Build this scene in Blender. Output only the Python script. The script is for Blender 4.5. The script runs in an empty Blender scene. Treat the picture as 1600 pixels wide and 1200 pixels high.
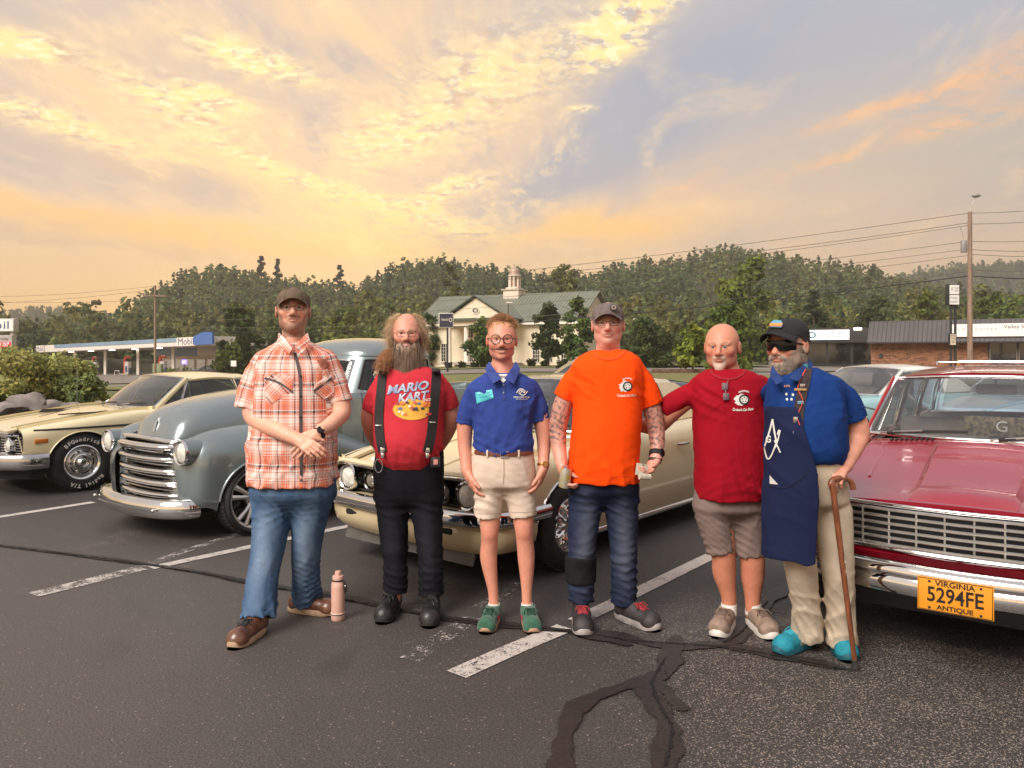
import bpy,bmesh,math,random
import numpy as np
from mathutils import Vector,Matrix,Euler
from mathutils.bvhtree import BVHTree
# camera, sky, added fill lamp, exposure
SC=bpy.context.scene
COL=SC.collection
F,HZ,CH=1200.0,552.0,1.55
cam_d=bpy.data.cameras.new('camera')
cam=bpy.data.objects.new('camera',cam_d)
COL.objects.link(cam)
cam.location=(0,0,CH)
cam.rotation_euler=(math.radians(90),0,0)
cam_d.sensor_fit='HORIZONTAL'
cam_d.sensor_width=36
cam_d.lens=36*F/1600
cam_d.shift_y=-(600-HZ)/1600
cam_d.clip_start,cam_d.clip_end=0.05,6000
SC.camera=cam
SC.view_settings.view_transform='Standard'
SC.view_settings.look='None'
SC.view_settings.exposure=0.5
SC.view_settings.gamma=1.0
SC.view_settings.use_curve_mapping=False
SC.render.engine='CYCLES'
SC.cycles.max_bounces=8
SC.cycles.transparent_max_bounces=12
SC.cycles.sample_clamp_indirect=6
SC.cycles.use_denoising=True
SC.cycles.caustics_reflective=False
SC.cycles.caustics_refractive=False
def lin(r,g,b):
 def c(v):
  v/=255.0
  return v/12.92 if v<=0.04045 else((v+0.055)/1.055)**2.4
 return(c(r),c(g),c(b))
class X:
 """a tiny expression helper: arithmetic on shader sockets"""
 def __init__(s,nt,sock):s.nt,s.s=nt,sock
 def _m(s,op,b=None,c=None):
  n=s.nt.nodes.new('ShaderNodeMath');n.operation=op
  for i,v in enumerate((s,b,c)):
   if v is None:continue
   if isinstance(v,X):s.nt.links.new(v.s,n.inputs[i])
   else:n.inputs[i].default_value=v
  return X(s.nt,n.outputs[0])
 def __add__(s,o):return s._m('ADD',o)
 __radd__=__add__
 def __sub__(s,o):return s._m('SUBTRACT',o)
 def __rsub__(s,o):return(s*-1.0)+o
 def __mul__(s,o):return s._m('MULTIPLY',o)
 __rmul__=__mul__
 def __truediv__(s,o):return s._m('DIVIDE',o)
 def f(s,op,b=None,c=None):return s._m(op,b,c)
 def clamp(s):
  n=s.nt.nodes.new('ShaderNodeClamp');s.nt.links.new(s.s,n.inputs[0]);return X(s.nt,n.outputs[0])
 def ss(s,a,b):
  n=s.nt.nodes.new('ShaderNodeMapRange');n.interpolation_type='SMOOTHSTEP'
  s.nt.links.new(s.s,n.inputs[0]);n.inputs[1].default_value=a;n.inputs[2].default_value=b
  return X(s.nt,n.outputs[0])
 def ramp(s,*stops):
  n=s.nt.nodes.new('ShaderNodeValToRGB');cr=n.color_ramp
  s.nt.links.new(s.s,n.inputs[0])
  while len(cr.elements)<len(stops):cr.elements.new(0.5)
  for e,(p,c)in zip(cr.elements,stops):
   e.position=p;e.color=(c[0],c[1],c[2],1)
  return n.outputs[0]
def mixc(nt,fac,a,b,mode='MIX'):
 n=nt.nodes.new('ShaderNodeMix');n.data_type='RGBA';n.blend_type=mode
 for idx,v in((0,fac),(6,a),(7,b)):
  if isinstance(v,X):nt.links.new(v.s,n.inputs[idx])
  elif isinstance(v,bpy.types.NodeSocket):nt.links.new(v,n.inputs[idx])
  elif idx==0:n.inputs[0].default_value=v
  else:n.inputs[idx].default_value=(v[0],v[1],v[2],1)
 return n.outputs[2]
def combine(nt,x,y,z):
 n=nt.nodes.new('ShaderNodeCombineXYZ')
 for i,v in enumerate((x,y,z)):
  if isinstance(v,X):nt.links.new(v.s,n.inputs[i])
  else:n.inputs[i].default_value=v
 return n.outputs[0]
def sep(nt,sock):
 n=nt.nodes.new('ShaderNodeSeparateXYZ');nt.links.new(sock,n.inputs[0])
 return[X(nt,n.outputs[i])for i in range(3)]
def noise(nt,vec,scale,detail=4,rough=0.55,dist=0.0,out=0):
 n=nt.nodes.new('ShaderNodeTexNoise')
 if vec is not None:nt.links.new(vec,n.inputs['Vector'])
 n.inputs['Scale'].default_value=scale;n.inputs['Detail'].default_value=detail
 n.inputs['Roughness'].default_value=rough;n.inputs['Distortion'].default_value=dist
 return X(nt,n.outputs[out])
def build_world():
 w=bpy.data.worlds.new('World');SC.world=w;w.use_nodes=True
 nt=w.node_tree;nt.nodes.clear()
 tc=nt.nodes.new('ShaderNodeTexCoord')
 d=tc.outputs['Generated']
 x,y,z=sep(nt,d)
 az=x.f('ARCTAN2',y)
 el=z.f('ARCSINE')
 den=z.f('MAXIMUM',0.0)+0.13
 cp=combine(nt,x/den,y/den,0.0)
 rot=nt.nodes.new('ShaderNodeMapping');nt.links.new(cp,rot.inputs[0])
 rot.inputs['Rotation'].default_value=(0,0,math.radians(-24));rot.inputs['Scale'].default_value=(1.0,0.42,1)
 cpr=rot.outputs[0]
 big=noise(nt,cpr,0.75,5,0.55,0.6)
 mid=noise(nt,cpr,2.6,6,0.62,0.5)
 fine=noise(nt,cp,11.0,5,0.65,0.25)
 puff=noise(nt,cp,30.0,4,0.6,0.3)
 wx=(noise(nt,d,5.0,4,0.6)-0.5)*0.16
 wy=(noise(nt,cpr,3.1,4,0.6)-0.5)*0.13
 def ang(px,py):
  a=math.atan2(px-800,F)
  return a,math.atan2(HZ-py,F/math.cos(a))
 def band(px,py,rx,ry,deg=0.0,warp=1.0):
  """soft elongated patch of cloud in the sky's own azimuth / elevation"""
  a0,e0=ang(px,py)
  c,s=math.cos(math.radians(deg)),math.sin(math.radians(deg))
  u=az+wx*warp-a0
  v=el+wy*warp-e0
  p=(u*c+v*s)/(rx/F)
  q=(v*c-u*s)/(ry/F)
  return((p*p+q*q)*-1.0).f('EXPONENT')
 base=el.f('MAXIMUM',0.0).ramp((0.0,lin(255,210,134)),(0.09,lin(255,216,160)),(0.2,lin(232,204,178)),(0.34,lin(199,186,176)),(0.6,lin(192,188,190)),(1.0,lin(196,192,194)))
 right=az.ss(0.02,0.6)
 coolg=el.f('MAXIMUM',0.0).ramp((0.0,lin(246,206,164)),(0.1,lin(230,200,172)),(0.22,lin(190,181,170)),(0.36,lin(171,176,188)),(0.6,lin(178,182,194)),(1.0,lin(188,188,194)))
 col=mixc(nt,right*0.9,base,coolg)
 grey=mixc(nt,big.ss(0.44,0.66)*el.ss(0.05,0.2)*0.7,col,lin(186,180,178))
 col=grey
 warm=lin(250,214,160)
 col=mixc(nt,(band(640,130,330,150,-20)*0.85+band(380,250,330,70,-18)*0.7).clamp()*mid.ss(0.25,0.7),col,lin(244,206,160))
 col=mixc(nt,band(560,60,420,60,8)*mid.ss(0.35,0.65)*0.6,col,warm)
 wedge=(band(900,265,250,62,33,0.7)+band(690,385,105,30,12,0.6)+band(1100,120,250,120,25,0.8)*0.8).clamp()
 col=mixc(nt,wedge*0.92,col,lin(162,169,184))
 col=mixc(nt,(band(200,270,320,22,-8)+band(120,365,300,14,-3)*0.9).clamp()*0.62,col,lin(208,184,160))
 rows=(band(470,278,210,13,-17,.35)+band(330,150,60,14,-14,.4)+band(390,95,85,20,-13,.4)*1.1+band(270,160,90,18,-20,.4)+band(90,195,150,17,-10,.4)+band(640,330,170,13,-13,.35)+band(700,300,60,14,22,.3)*1.5+band(25,72,62,16,3,.3)*1.4+band(620,215,90,42,10,.4)*.8+band(760,120,130,60,20,.4)*.6+band(985,20,90,22,22,.4)+band(960,80,60,18,20,.4)*.8+band(905,170,18,5,0,.1)).clamp()
 veil=(band(600,200,420,190,-15)+band(120,230,260,110,-10)*.7).clamp()
 rip=noise(nt,cpr,17.0,5,0.68,0.35)
 col=mixc(nt,(veil*mid.ss(.48,.62)*rip.ss(.46,.64)*.8).clamp(),col,lin(255,228,180))
 col=mixc(nt,(veil*mid.ss(.52,.38)*rip.ss(.62,.4)*.85).clamp(),col,lin(186,176,174))
 col=mixc(nt,((band(250,110,330,70,-12)+band(130,265,260,34,-8))*big.ss(.4,.6)*.6).clamp(),col,lin(190,182,182))
 col=mixc(nt,(rows*1.5*fine.ss(0.38,0.58)).clamp(),col,lin(255,226,164))
 col=mixc(nt,(rows*1.3*puff.ss(0.5,0.6)*0.85).clamp(),col,lin(255,238,196))
 col=mixc(nt,(rows*puff.ss(0.5,0.36)*fine.ss(.5,.35)*0.8).clamp(),col,lin(214,170,122))
 st=(band(1590,95,130,28,22,.25)*1.3+band(1330,185,210,9,11,.25)+band(1400,222,260,11,10,.25)*.8+band(1120,262,120,10,24,.3)*.6).clamp()
 col=mixc(nt,(st*mid.ss(0.3,0.65)*fine.ss(.3,.55)*0.8).clamp(),col,lin(250,192,132))
 low=(band(940,360,150,26,6,.4)*1.1+band(520,385,190,26,-3,.4)+band(150,345,330,18,-4,.4)*.9).clamp()
 col=mixc(nt,(low*mid.ss(0.2,0.55)).clamp(),col,lin(255,206,130))
 col=mixc(nt,(band(560,398,30,22,-30,.3)*.8).clamp(),col,lin(255,226,164))
 col=mixc(nt,((band(575,372,150,46,-6,.5)+band(470,300,190,26,-17,.4)*.6).clamp()*fine.ss(.25,.6)*.75).clamp(),col,lin(255,228,152))
 col=mixc(nt,(mid.ss(0.52,0.68)*el.ss(0.02,0.1)*0.4).clamp(),col,lin(250,214,165))
 col=mixc(nt,z.ss(0.0,-0.12),col,lin(120,108,96))
 sky=nt.nodes.new('ShaderNodeTexSky');sky.sky_type='NISHITA';sky.sun_disc=False
 sky.sun_elevation=math.radians(4);sky.sun_rotation=math.radians(-11)
 bg1=nt.nodes.new('ShaderNodeBackground');bg1.inputs[1].default_value=0.012
 nt.links.new(sky.outputs[0],bg1.inputs[0])
 bg2=nt.nodes.new('ShaderNodeBackground');bg2.inputs[1].default_value=1.0
 gm=nt.nodes.new('ShaderNodeGamma');gm.inputs[1].default_value=1.26;nt.links.new(col,gm.inputs[0])
 nt.links.new(gm.outputs[0],bg2.inputs[0])
 add=nt.nodes.new('ShaderNodeAddShader')
 nt.links.new(bg1.outputs[0],add.inputs[0]);nt.links.new(bg2.outputs[0],add.inputs[1])
 out=nt.nodes.new('ShaderNodeOutputWorld');nt.links.new(add.outputs[0],out.inputs[0])
 w.cycles.sampling_method='MANUAL';w.cycles.sample_map_resolution=512
build_world()
sky_fill_d=bpy.data.lights.new('sky_fill','SUN');sky_fill_d.energy=3.4;sky_fill_d.angle=math.radians(34);sky_fill_d.color=(1.0,0.94,0.88)  # fill lamp added behind the camera, standing in for bright sky there
sky_fill=bpy.data.objects.new('sky_fill',sky_fill_d);COL.objects.link(sky_fill)
sky_fill.rotation_euler=Vector((0.46,0.58,-0.66)).to_track_quat('-Z','Y').to_euler()
# helpers
def P(px,py,Y):
 """photo pixel at depth Y -> point of the world"""
 return Vector(((px-800)/F*Y,Y,CH-(py-HZ)/F*Y))
def G(px,py,z=0.0):
 Y=(CH-z)*F/(py-HZ)
 return Vector(((px-800)/F*Y,Y,z))
def tag(o,label=None,cat=None,group=None,kind=None):
 if label:o['label']=label
 if cat:o['category']=cat
 if group:o['group']=group
 if kind:o['kind']=kind
 return o
def empty(name,loc=(0,0,0),label=None,cat=None,group=None,rz=0.0):
 o=bpy.data.objects.new(name,None);COL.objects.link(o)
 o.location=loc;o.rotation_euler=(0,0,rz);o.empty_display_size=0.1
 return tag(o,label,cat,group)
def link(name,me,parent=None,M=None):
 o=bpy.data.objects.new(name,me);COL.objects.link(o)
 if parent is not None:o.parent=parent
 if M is not None:o.matrix_local=M
 return o
def copy_tree(o,parent=None):
 c=o.copy();COL.objects.link(c)
 if parent is not None:c.parent=parent
 for ch in list(o.children):copy_tree(ch,c)
 return c
class MB:
 """collects geometry and links it as ONE mesh object"""
 def __init__(s):s.v,s.f,s.m,s.n=[],[],[],0
 def add(s,v,f,m=0,M=None):
  if M is not None:v=[M@Vector(p)for p in v]
  n=s.n
  s.v.extend([tuple(p)for p in v]);s.f.extend([tuple(i+n for i in q)for q in f]);s.m.extend([m]*len(f));s.n+=len(v)
  return s
 def box(s,c,d,m=0,M=None,bev=0.0):
  x,y,z=d[0]/2,d[1]/2,d[2]/2
  if bev<=0:
   v=[(c[0]+i*x,c[1]+j*y,c[2]+k*z)for i in(-1,1)for j in(-1,1)for k in(-1,1)]
   f=[(0,1,3,2),(4,6,7,5),(0,4,5,1),(2,3,7,6),(0,2,6,4),(1,5,7,3)]
   return s.add(v,f,m,M)
  b=min(bev,x,y,z)
  bm=bmesh.new();bmesh.ops.create_cube(bm,size=1.0)
  for q in bm.verts:q.co=Vector((c[0]+q.co.x*d[0],c[1]+q.co.y*d[1],c[2]+q.co.z*d[2]))
  bmesh.ops.bevel(bm,geom=bm.edges[:],offset=b,segments=2,affect='EDGES',profile=0.5)
  bm.verts.index_update()
  s.add([q.co for q in bm.verts],[[q.index for q in fa.verts]for fa in bm.faces],m,M);bm.free()
  return s
 def grid(s,R,m=0,cu=False,cv=False,M=None,flip=False):
  nu,nv=len(R),len(R[0])
  v=[p for r in R for p in r];f=[]
  for i in range(nu if cu else nu-1):
   for j in range(nv if cv else nv-1):
    a,b=i*nv+j,i*nv+(j+1)%nv
    c,d=((i+1)%nu)*nv+(j+1)%nv,((i+1)%nu)*nv+j
    f.append((a,d,c,b)if flip else(a,b,c,d))
  return s.add(v,f,m,M)
 def tube(s,pts,r,n=8,m=0,caps=True,M=None,flat=1.0,up=None):
  pts=[Vector(p)for p in pts];rr=r if hasattr(r,'__len__')else[r]*len(pts)
  rings=[];prev=None
  for i,p in enumerate(pts):
   t=(pts[min(i+1,len(pts)-1)]-pts[max(i-1,0)])
   t=t.normalized()if t.length>1e-9 else Vector((0,0,1))
   if prev is None:
    a=Vector(up)if up is not None else(Vector((0,0,1))if abs(t.z)<0.9 else Vector((0,1,0)))
    e1=(a-t*a.dot(t)).normalized()
   else:
    e1=(prev-t*prev.dot(t)).normalized()
   prev=e1;e2=t.cross(e1)
   rings.append([p+e1*(math.cos(2*math.pi*k/n)*rr[i])+e2*(math.sin(2*math.pi*k/n)*rr[i]*flat)for k in range(n)])
  s.grid(rings,m,cv=True,M=M)
  if caps:
   s.add(rings[0],[tuple(range(n))],m,M);s.add(rings[-1],[tuple(reversed(range(n)))],m,M)
  return s
 def lathe(s,prof,n=24,m=0,M=None,a0=0.0,a1=2*math.pi):
  full=abs(a1-a0-2*math.pi)<1e-6
  k=n if full else n+1
  R=[[(r*math.cos(a0+(a1-a0)*i/n),r*math.sin(a0+(a1-a0)*i/n),z)for i in range(k)]for r,z in prof]
  return s.grid(R,m,cv=full,M=M)
 def prism(s,poly,z0,z1,m=0,M=None):
  n=len(poly)
  v=[(p[0],p[1],z0)for p in poly]+[(p[0],p[1],z1)for p in poly]
  f=[tuple(reversed(range(n))),tuple(range(n,2*n))]+[(i,(i+1)%n,n+(i+1)%n,n+i)for i in range(n)]
  return s.add(v,f,m,M)
 def ball(s,c,r,n=12,m=0,M=None):
  r=r if hasattr(r,'__len__')else(r,r,r)
  R=[[(c[0]+r[0]*math.sin(math.pi*i/n)*math.cos(2*math.pi*j/(2*n)),c[1]+r[1]*math.sin(math.pi*i/n)*math.sin(2*math.pi*j/(2*n)),c[2]+r[2]*math.cos(math.pi*i/n))for j in range(2*n)]for i in range(n+1)]
  return s.grid(R,m,cv=True,M=M)
 def mesh(s,name,mats,smooth=35):
  me=bpy.data.meshes.new(name)
  me.from_pydata(s.v,[],s.f)
  for q in(mats if isinstance(mats,(list,tuple))else[mats]):me.materials.append(q)
  if any(s.m):me.polygons.foreach_set('material_index',s.m)
  finish(me,smooth)
  return me
 def build(s,name,mats,parent=None,smooth=35,M=None):
  return link(name,s.mesh(name,mats,smooth),parent,M)
def finish(me,smooth=35,fix=True):
 if fix:
  bm=bmesh.new();bm.from_mesh(me)
  bmesh.ops.remove_doubles(bm,verts=bm.verts,dist=1e-5)
  bmesh.ops.recalc_face_normals(bm,faces=bm.faces)
  bm.to_mesh(me);bm.free()
 if smooth:
  me.polygons.foreach_set('use_smooth',[True]*len(me.polygons))
  if smooth<180:me.set_sharp_from_angle(angle=math.radians(smooth))
 me.update()
def np_mesh(name,V,Q,mat,smooth=True,cols=None,uvs=None):
 """mesh from numpy arrays: V (n,3); Q (m,3|4)"""
 me=bpy.data.meshes.new(name)
 k=Q.shape[1]
 me.vertices.add(len(V));me.vertices.foreach_set('co',np.ascontiguousarray(V,dtype=np.float32).ravel())
 me.loops.add(Q.size);me.loops.foreach_set('vertex_index',np.ascontiguousarray(Q,dtype=np.int32).ravel())
 me.polygons.add(len(Q));me.polygons.foreach_set('loop_start',np.arange(0,Q.size,k,dtype=np.int32))
 if smooth:me.polygons.foreach_set('use_smooth',np.ones(len(Q),dtype=bool))
 if cols is not None:
  a=me.color_attributes.new('Col','FLOAT_COLOR','POINT')
  c4=np.ones((len(V),4),dtype=np.float32);c4[:,:cols.shape[1]]=cols
  a.data.foreach_set('color',c4.ravel())
 if uvs is not None:
  l=me.uv_layers.new(name='UVMap');l.data.foreach_set('uv',np.ascontiguousarray(uvs[Q.ravel()],dtype=np.float32).ravel())
 for q in(mat if isinstance(mat,(list,tuple))else[mat]):me.materials.append(q)
 me.update(calc_edges=True);me.validate()
 return me
def text_geo(s,size=1.0,extrude=0.0,shear=0.0,spacing=1.0,bold=0.0,res=3):
 """(verts, faces) of a line of lettering in the xy plane, centred"""
 c=bpy.data.curves.new('lettering','FONT');c.body=s;c.size=size;c.extrude=extrude;c.shear=shear
 c.align_x='CENTER';c.align_y='CENTER';c.space_character=spacing;c.offset=bold;c.resolution_u=res
 o=bpy.data.objects.new('lettering',c);COL.objects.link(o)
 dg=bpy.context.evaluated_depsgraph_get();dg.update()
 me=bpy.data.meshes.new_from_object(o.evaluated_get(dg))
 v=[q.co.copy()for q in me.vertices];f=[tuple(p.vertices)for p in me.polygons]
 bpy.data.objects.remove(o);bpy.data.curves.remove(c);bpy.data.meshes.remove(me)
 return v,f
def lettering(name,s,size,mat,M,parent=None,wmax=None,**kw):
 v,f=text_geo(s,size,**kw)
 if wmax and v:
  w=max(p.x for p in v)-min(p.x for p in v)
  if w>0:v=[Vector((p.x*wmax/w,p.y,p.z))for p in v]
 mb=MB();mb.add(v,f,0,M)
 o=mb.build(name,mat,parent,smooth=0)
 return o
def facing(loc,right,up):
 """matrix whose x is right and y is up"""
 r=Vector(right).normalized();u=Vector(up);u=(u-r*u.dot(r)).normalized();n=r.cross(u)
 M=Matrix((r,u,n)).transposed().to_4x4();M.translation=Vector(loc)
 return M
MATS={}
def pmat(name,col,rough=0.6,metal=0.0,var=0.12,vscale=6.0,bump=0.0,bscale=60.0,coat=0.0,emit=None,estr=0.0,spec=0.5,stretch=None,col2=None,sheen=0.0,alpha=1.0,trans=0.0):
 if name in MATS:return MATS[name]
 m=bpy.data.materials.new(name);m.use_nodes=True;nt=m.node_tree
 b=nt.nodes['Principled BSDF']
 tc=nt.nodes.new('ShaderNodeTexCoord').outputs['Object']
 if stretch:
  mp=nt.nodes.new('ShaderNodeMapping');nt.links.new(tc,mp.inputs[0]);mp.inputs['Scale'].default_value=stretch;tc=mp.outputs[0]
 n1=noise(nt,tc,vscale,4,0.6)
 c2=col2 if col2 else tuple(c*(1-var*1.6)for c in col)
 c1=col if col2 else tuple(min(1.0,c*(1+var))for c in col)
 nt.links.new(mixc(nt,n1.ss(0.3,0.7),c1,c2),b.inputs['Base Color'])
 b.inputs['Roughness'].default_value=rough;b.inputs['Metallic'].default_value=metal
 b.inputs['Coat Weight'].default_value=coat;b.inputs['Coat Roughness'].default_value=0.04
 b.inputs['Specular IOR Level'].default_value=spec
 b.inputs['Sheen Weight'].default_value=sheen
 b.inputs['Alpha'].default_value=alpha
 if bump>0:
  n2=noise(nt,tc,bscale,3,0.6)
  bp=nt.nodes.new('ShaderNodeBump');bp.inputs['Strength'].default_value=bump;bp.inputs['Distance'].default_value=0.01
  nt.links.new(n2.s,bp.inputs['Height']);nt.links.new(bp.outputs[0],b.inputs['Normal'])
 if emit:
  b.inputs['Emission Color'].default_value=(*emit,1);b.inputs['Emission Strength'].default_value=estr
 MATS[name]=m
 return m
def glass_mat(name,tint=(0.8,0.85,0.85),clear=0.75,body=(0.02,0.025,0.028),ior=1.6,gain=1.3):
 """window pane: mirror at grazing angles, else see-through with a tint"""
 if name in MATS:return MATS[name]
 m=bpy.data.materials.new(name);m.use_nodes=True;nt=m.node_tree;nt.nodes.clear()
 fr=nt.nodes.new('ShaderNodeLayerWeight');f0=((ior-1)/(ior+1))**2
 gl=nt.nodes.new('ShaderNodeBsdfGlossy');gl.inputs['Roughness'].default_value=0.01
 tr=nt.nodes.new('ShaderNodeBsdfTransparent');tr.inputs[0].default_value=(*tint,1)
 df=nt.nodes.new('ShaderNodeBsdfDiffuse');df.inputs[0].default_value=(*body,1)
 m1=nt.nodes.new('ShaderNodeMixShader');m1.inputs[0].default_value=clear
 nt.links.new(df.outputs[0],m1.inputs[1]);nt.links.new(tr.outputs[0],m1.inputs[2])
 m2=nt.nodes.new('ShaderNodeMixShader')
 fx=X(nt,fr.outputs['Facing']).f('POWER',4.0)*(1-f0)+f0
 nt.links.new((fx*gain+0.0).clamp().s,m2.inputs[0])
 nt.links.new(m1.outputs[0],m2.inputs[1]);nt.links.new(gl.outputs[0],m2.inputs[2])
 o=nt.nodes.new('ShaderNodeOutputMaterial');nt.links.new(m2.outputs[0],o.inputs[0])
 MATS[name]=m
 return m
def tnoise(x,y,s=0):
 """cheap smooth 2-d noise for terrain and displacement (numpy friendly)"""
 return(np.sin(x*1.0+1.7*np.sin(y*0.7+s)+s*3.1)+np.sin(y*1.3+1.3*np.sin(x*0.9-s)+s*1.7)+0.5*np.sin(x*2.7-y*2.1+s))/2.5
HAZE=0.0008
CHROME=pmat('chrome',(0.74,0.73,0.72),0.06,1.0,0.03,3.0)
DARKMET=pmat('dark_metal',(0.03,0.03,0.032),0.45,0.0,0.2,9)
BLACKR=pmat('black_rubber',(0.018,0.018,0.019),0.75,0.0,0.2,30,bump=0.15,bscale=120)
# ground, paint, tar, grass, rocks, hills, woods
RNG=np.random.default_rng(7)
def sstep(x,a,b):
 t=np.clip((x-a)/(b-a),0,1)
 return t*t*(3-2*t)
def zt(x,y):
 """height of the land: level lot, falling away to the filling station on the left"""
 x=np.asarray(x,float);y=np.asarray(y,float)
 a=x/np.maximum(np.abs(y),1.0)
 g=np.interp(a,[-1.2,-.62,-.4,-.25,-.1,0],[2.9,2.6,1.9,1.2,.3,0])
 return-g*sstep(y,14,112)
def sheet(name,xs,ys,dz,mat,kind='structure',mask=None,label=None):
 Xg,Yg=np.meshgrid(xs,ys)
 Z=zt(Xg,Yg)+dz
 V=np.stack([Xg,Yg,Z],-1).reshape(-1,3)
 n=len(xs);i=np.arange(len(ys)-1)[:,None]*n+np.arange(n-1)[None]
 Q=np.stack([i,i+1,i+n+1,i+n],-1).reshape(-1,4)
 if mask is not None:
  c=V[Q].mean(1);Q=Q[mask(c[:,0],c[:,1])]
 o=link(name,np_mesh(name,V,Q,mat));o['kind']=kind
 return o
def asphalt_mat():
 m=bpy.data.materials.new('asphalt');m.use_nodes=True;nt=m.node_tree;b=nt.nodes['Principled BSDF']
 tc=nt.nodes.new('ShaderNodeTexCoord').outputs['Object']
 x,y,z=sep(nt,tc)
 patch=noise(nt,tc,0.55,4,0.6,0.4);mott=noise(nt,tc,4.0,4,0.6)
 grain=noise(nt,tc,95,3,0.75)
 vo=nt.nodes.new('ShaderNodeTexVoronoi');nt.links.new(tc,vo.inputs[0]);vo.inputs['Scale'].default_value=78;vo.inputs['Randomness'].default_value=1
 chip=X(nt,vo.outputs['Distance']);cid=sep(nt,vo.outputs['Color'])[0]
 base=mixc(nt,patch.ss(0.3,0.7),lin(50,47,47),lin(62,58,56))
 base=mixc(nt,mott.ss(0.3,0.75)*0.5,base,lin(46,42,41))
 base=mixc(nt,(x*-1.0).ss(-1.0,2.2)*(y*-1.0+9).ss(0,5)*0.55,base,lin(92,84,79))  # lighter towards the left: evening sky sheen painted into the asphalt colour
 base=mixc(nt,grain.ss(0.5,0.68)*0.55,base,lin(112,102,94))
 base=mixc(nt,grain.ss(0.48,0.33)*0.7,base,lin(34,30,28))
 wear=((x-0.2).ss(-0.6,2.0)*(y*-1.0+5.2).ss(-0.4,1.3)*0.8+noise(nt,tc,1.3,3,0.6).ss(0.56,0.74)*0.5).clamp()
 thr=cid-wear*0.5
 clus=noise(nt,tc,7,4,.65);v2=nt.nodes.new('ShaderNodeTexVoronoi');nt.links.new(tc,v2.inputs[0]);v2.inputs['Scale'].default_value=140
 c2=X(nt,v2.outputs['Distance']);i2=sep(nt,v2.outputs['Color'])[0]
 vis=((chip.ss(0.42,0.2)*(thr+(clus-.5)*1.3).ss(0.34,0.2)+c2.ss(.45,.2)*(i2+(clus-.5)*1.2-wear*.4).ss(.3,.18))*wear.ss(0.05,0.5)).clamp()
 few=chip.ss(0.4,0.25)*cid.ss(0.05,0.03)
 base=mixc(nt,(vis*0.85+few*0.7).clamp(),base,mixc(nt,mott,lin(176,160,146),lin(128,116,106)))
 st=noise(nt,tc,0.8,3,0.5,0.8).ss(0.62,0.75)
 base=mixc(nt,st*0.4,base,lin(44,39,37))
 nt.links.new(base,b.inputs['Base Color'])
 nt.links.new((grain*0.25+0.5).s,b.inputs['Roughness'])
 b.inputs['Specular IOR Level'].default_value=0.6
 bp=nt.nodes.new('ShaderNodeBump');bp.inputs['Strength'].default_value=0.55;bp.inputs['Distance'].default_value=0.006
 nt.links.new((grain+chip.ss(0.5,0.2)*0.35).s,bp.inputs['Height']);nt.links.new(bp.outputs[0],b.inputs['Normal'])
 return m
def paint_mat():
 """worn white road paint: gaps let the asphalt below show"""
 m=bpy.data.materials.new('road_paint');m.use_nodes=True;nt=m.node_tree;b=nt.nodes['Principled BSDF']
 tc=nt.nodes.new('ShaderNodeTexCoord').outputs['Object']
 at=nt.nodes.new('ShaderNodeAttribute');at.attribute_name='Col'
 wear=sep(nt,at.outputs['Color'])[0]
 g=noise(nt,tc,85,3,0.8)+(noise(nt,tc,9,3,0.6)-0.5)*0.6
 nt.links.new(mixc(nt,noise(nt,tc,30,3),lin(205,197,190),lin(170,160,152)),b.inputs['Base Color'])
 nt.links.new((g-wear).ss(0.0,0.07).s,b.inputs['Alpha'])
 b.inputs['Roughness'].default_value=0.7
 return m
def tar_mat():
 m=bpy.data.materials.new('tar');m.use_nodes=True;nt=m.node_tree;b=nt.nodes['Principled BSDF']
 tc=nt.nodes.new('ShaderNodeTexCoord').outputs['Object']
 at=nt.nodes.new('ShaderNodeAttribute');at.attribute_name='Col'
 u=sep(nt,at.outputs['Color'])[0]
 n=noise(nt,tc,60,3,0.6)
 nt.links.new(mixc(nt,n.ss(.4,.7),lin(36,31,30),lin(50,43,40)),b.inputs['Base Color'])
 edge=noise(nt,tc,16,4,0.7)*0.8
 nt.links.new((u*1.15-edge).ss(0.0,0.22).s,b.inputs['Alpha'])
 b.inputs['Roughness'].default_value=0.5
 bp=nt.nodes.new('ShaderNodeBump');bp.inputs['Strength'].default_value=0.25;bp.inputs['Distance'].default_value=0.004
 nt.links.new(n.s,bp.inputs['Height']);nt.links.new(bp.outputs[0],b.inputs['Normal'])
 return m
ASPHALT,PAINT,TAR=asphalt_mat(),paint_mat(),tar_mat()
GRASSM=pmat('lawn',lin(96,100,50),0.9,0,0.25,1.3,bump=0.6,bscale=40,col2=lin(120,112,62))
EARTH=pmat('earth',lin(100,96,58),0.95,0,0.25,0.08,bump=0.3,bscale=3,col2=lin(86,90,50))
ROADM=pmat('road_surface',lin(128,118,108),0.85,0,0.12,0.6,bump=0.2,bscale=60)
CONC=pmat('concrete',lin(168,156,142),0.85,0,0.1,2.5,bump=0.15,bscale=50)
gx=np.concatenate([[-900,-800,-600,-450],np.linspace(-300,300,121),[450,600,800,900]])
gy=np.concatenate([[-300,-200,-150,-100],np.linspace(-40,420,185),[500,700,1000,1120]])
sheet('ground',gx,gy,-0.09,EARTH)
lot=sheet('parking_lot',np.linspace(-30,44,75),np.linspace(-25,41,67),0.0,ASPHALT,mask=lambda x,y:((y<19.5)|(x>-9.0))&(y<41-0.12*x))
sheet('road',np.linspace(-170,190,181),np.linspace(62,86,13),-0.02,ROADM,mask=lambda x,y:np.abs(y-74-.08*x)<9)
sheet('forecourt',np.linspace(-110,-30,41),np.linspace(90,150,31),0.0,ROADM,mask=lambda x,y:(x/y<-.2))
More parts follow.
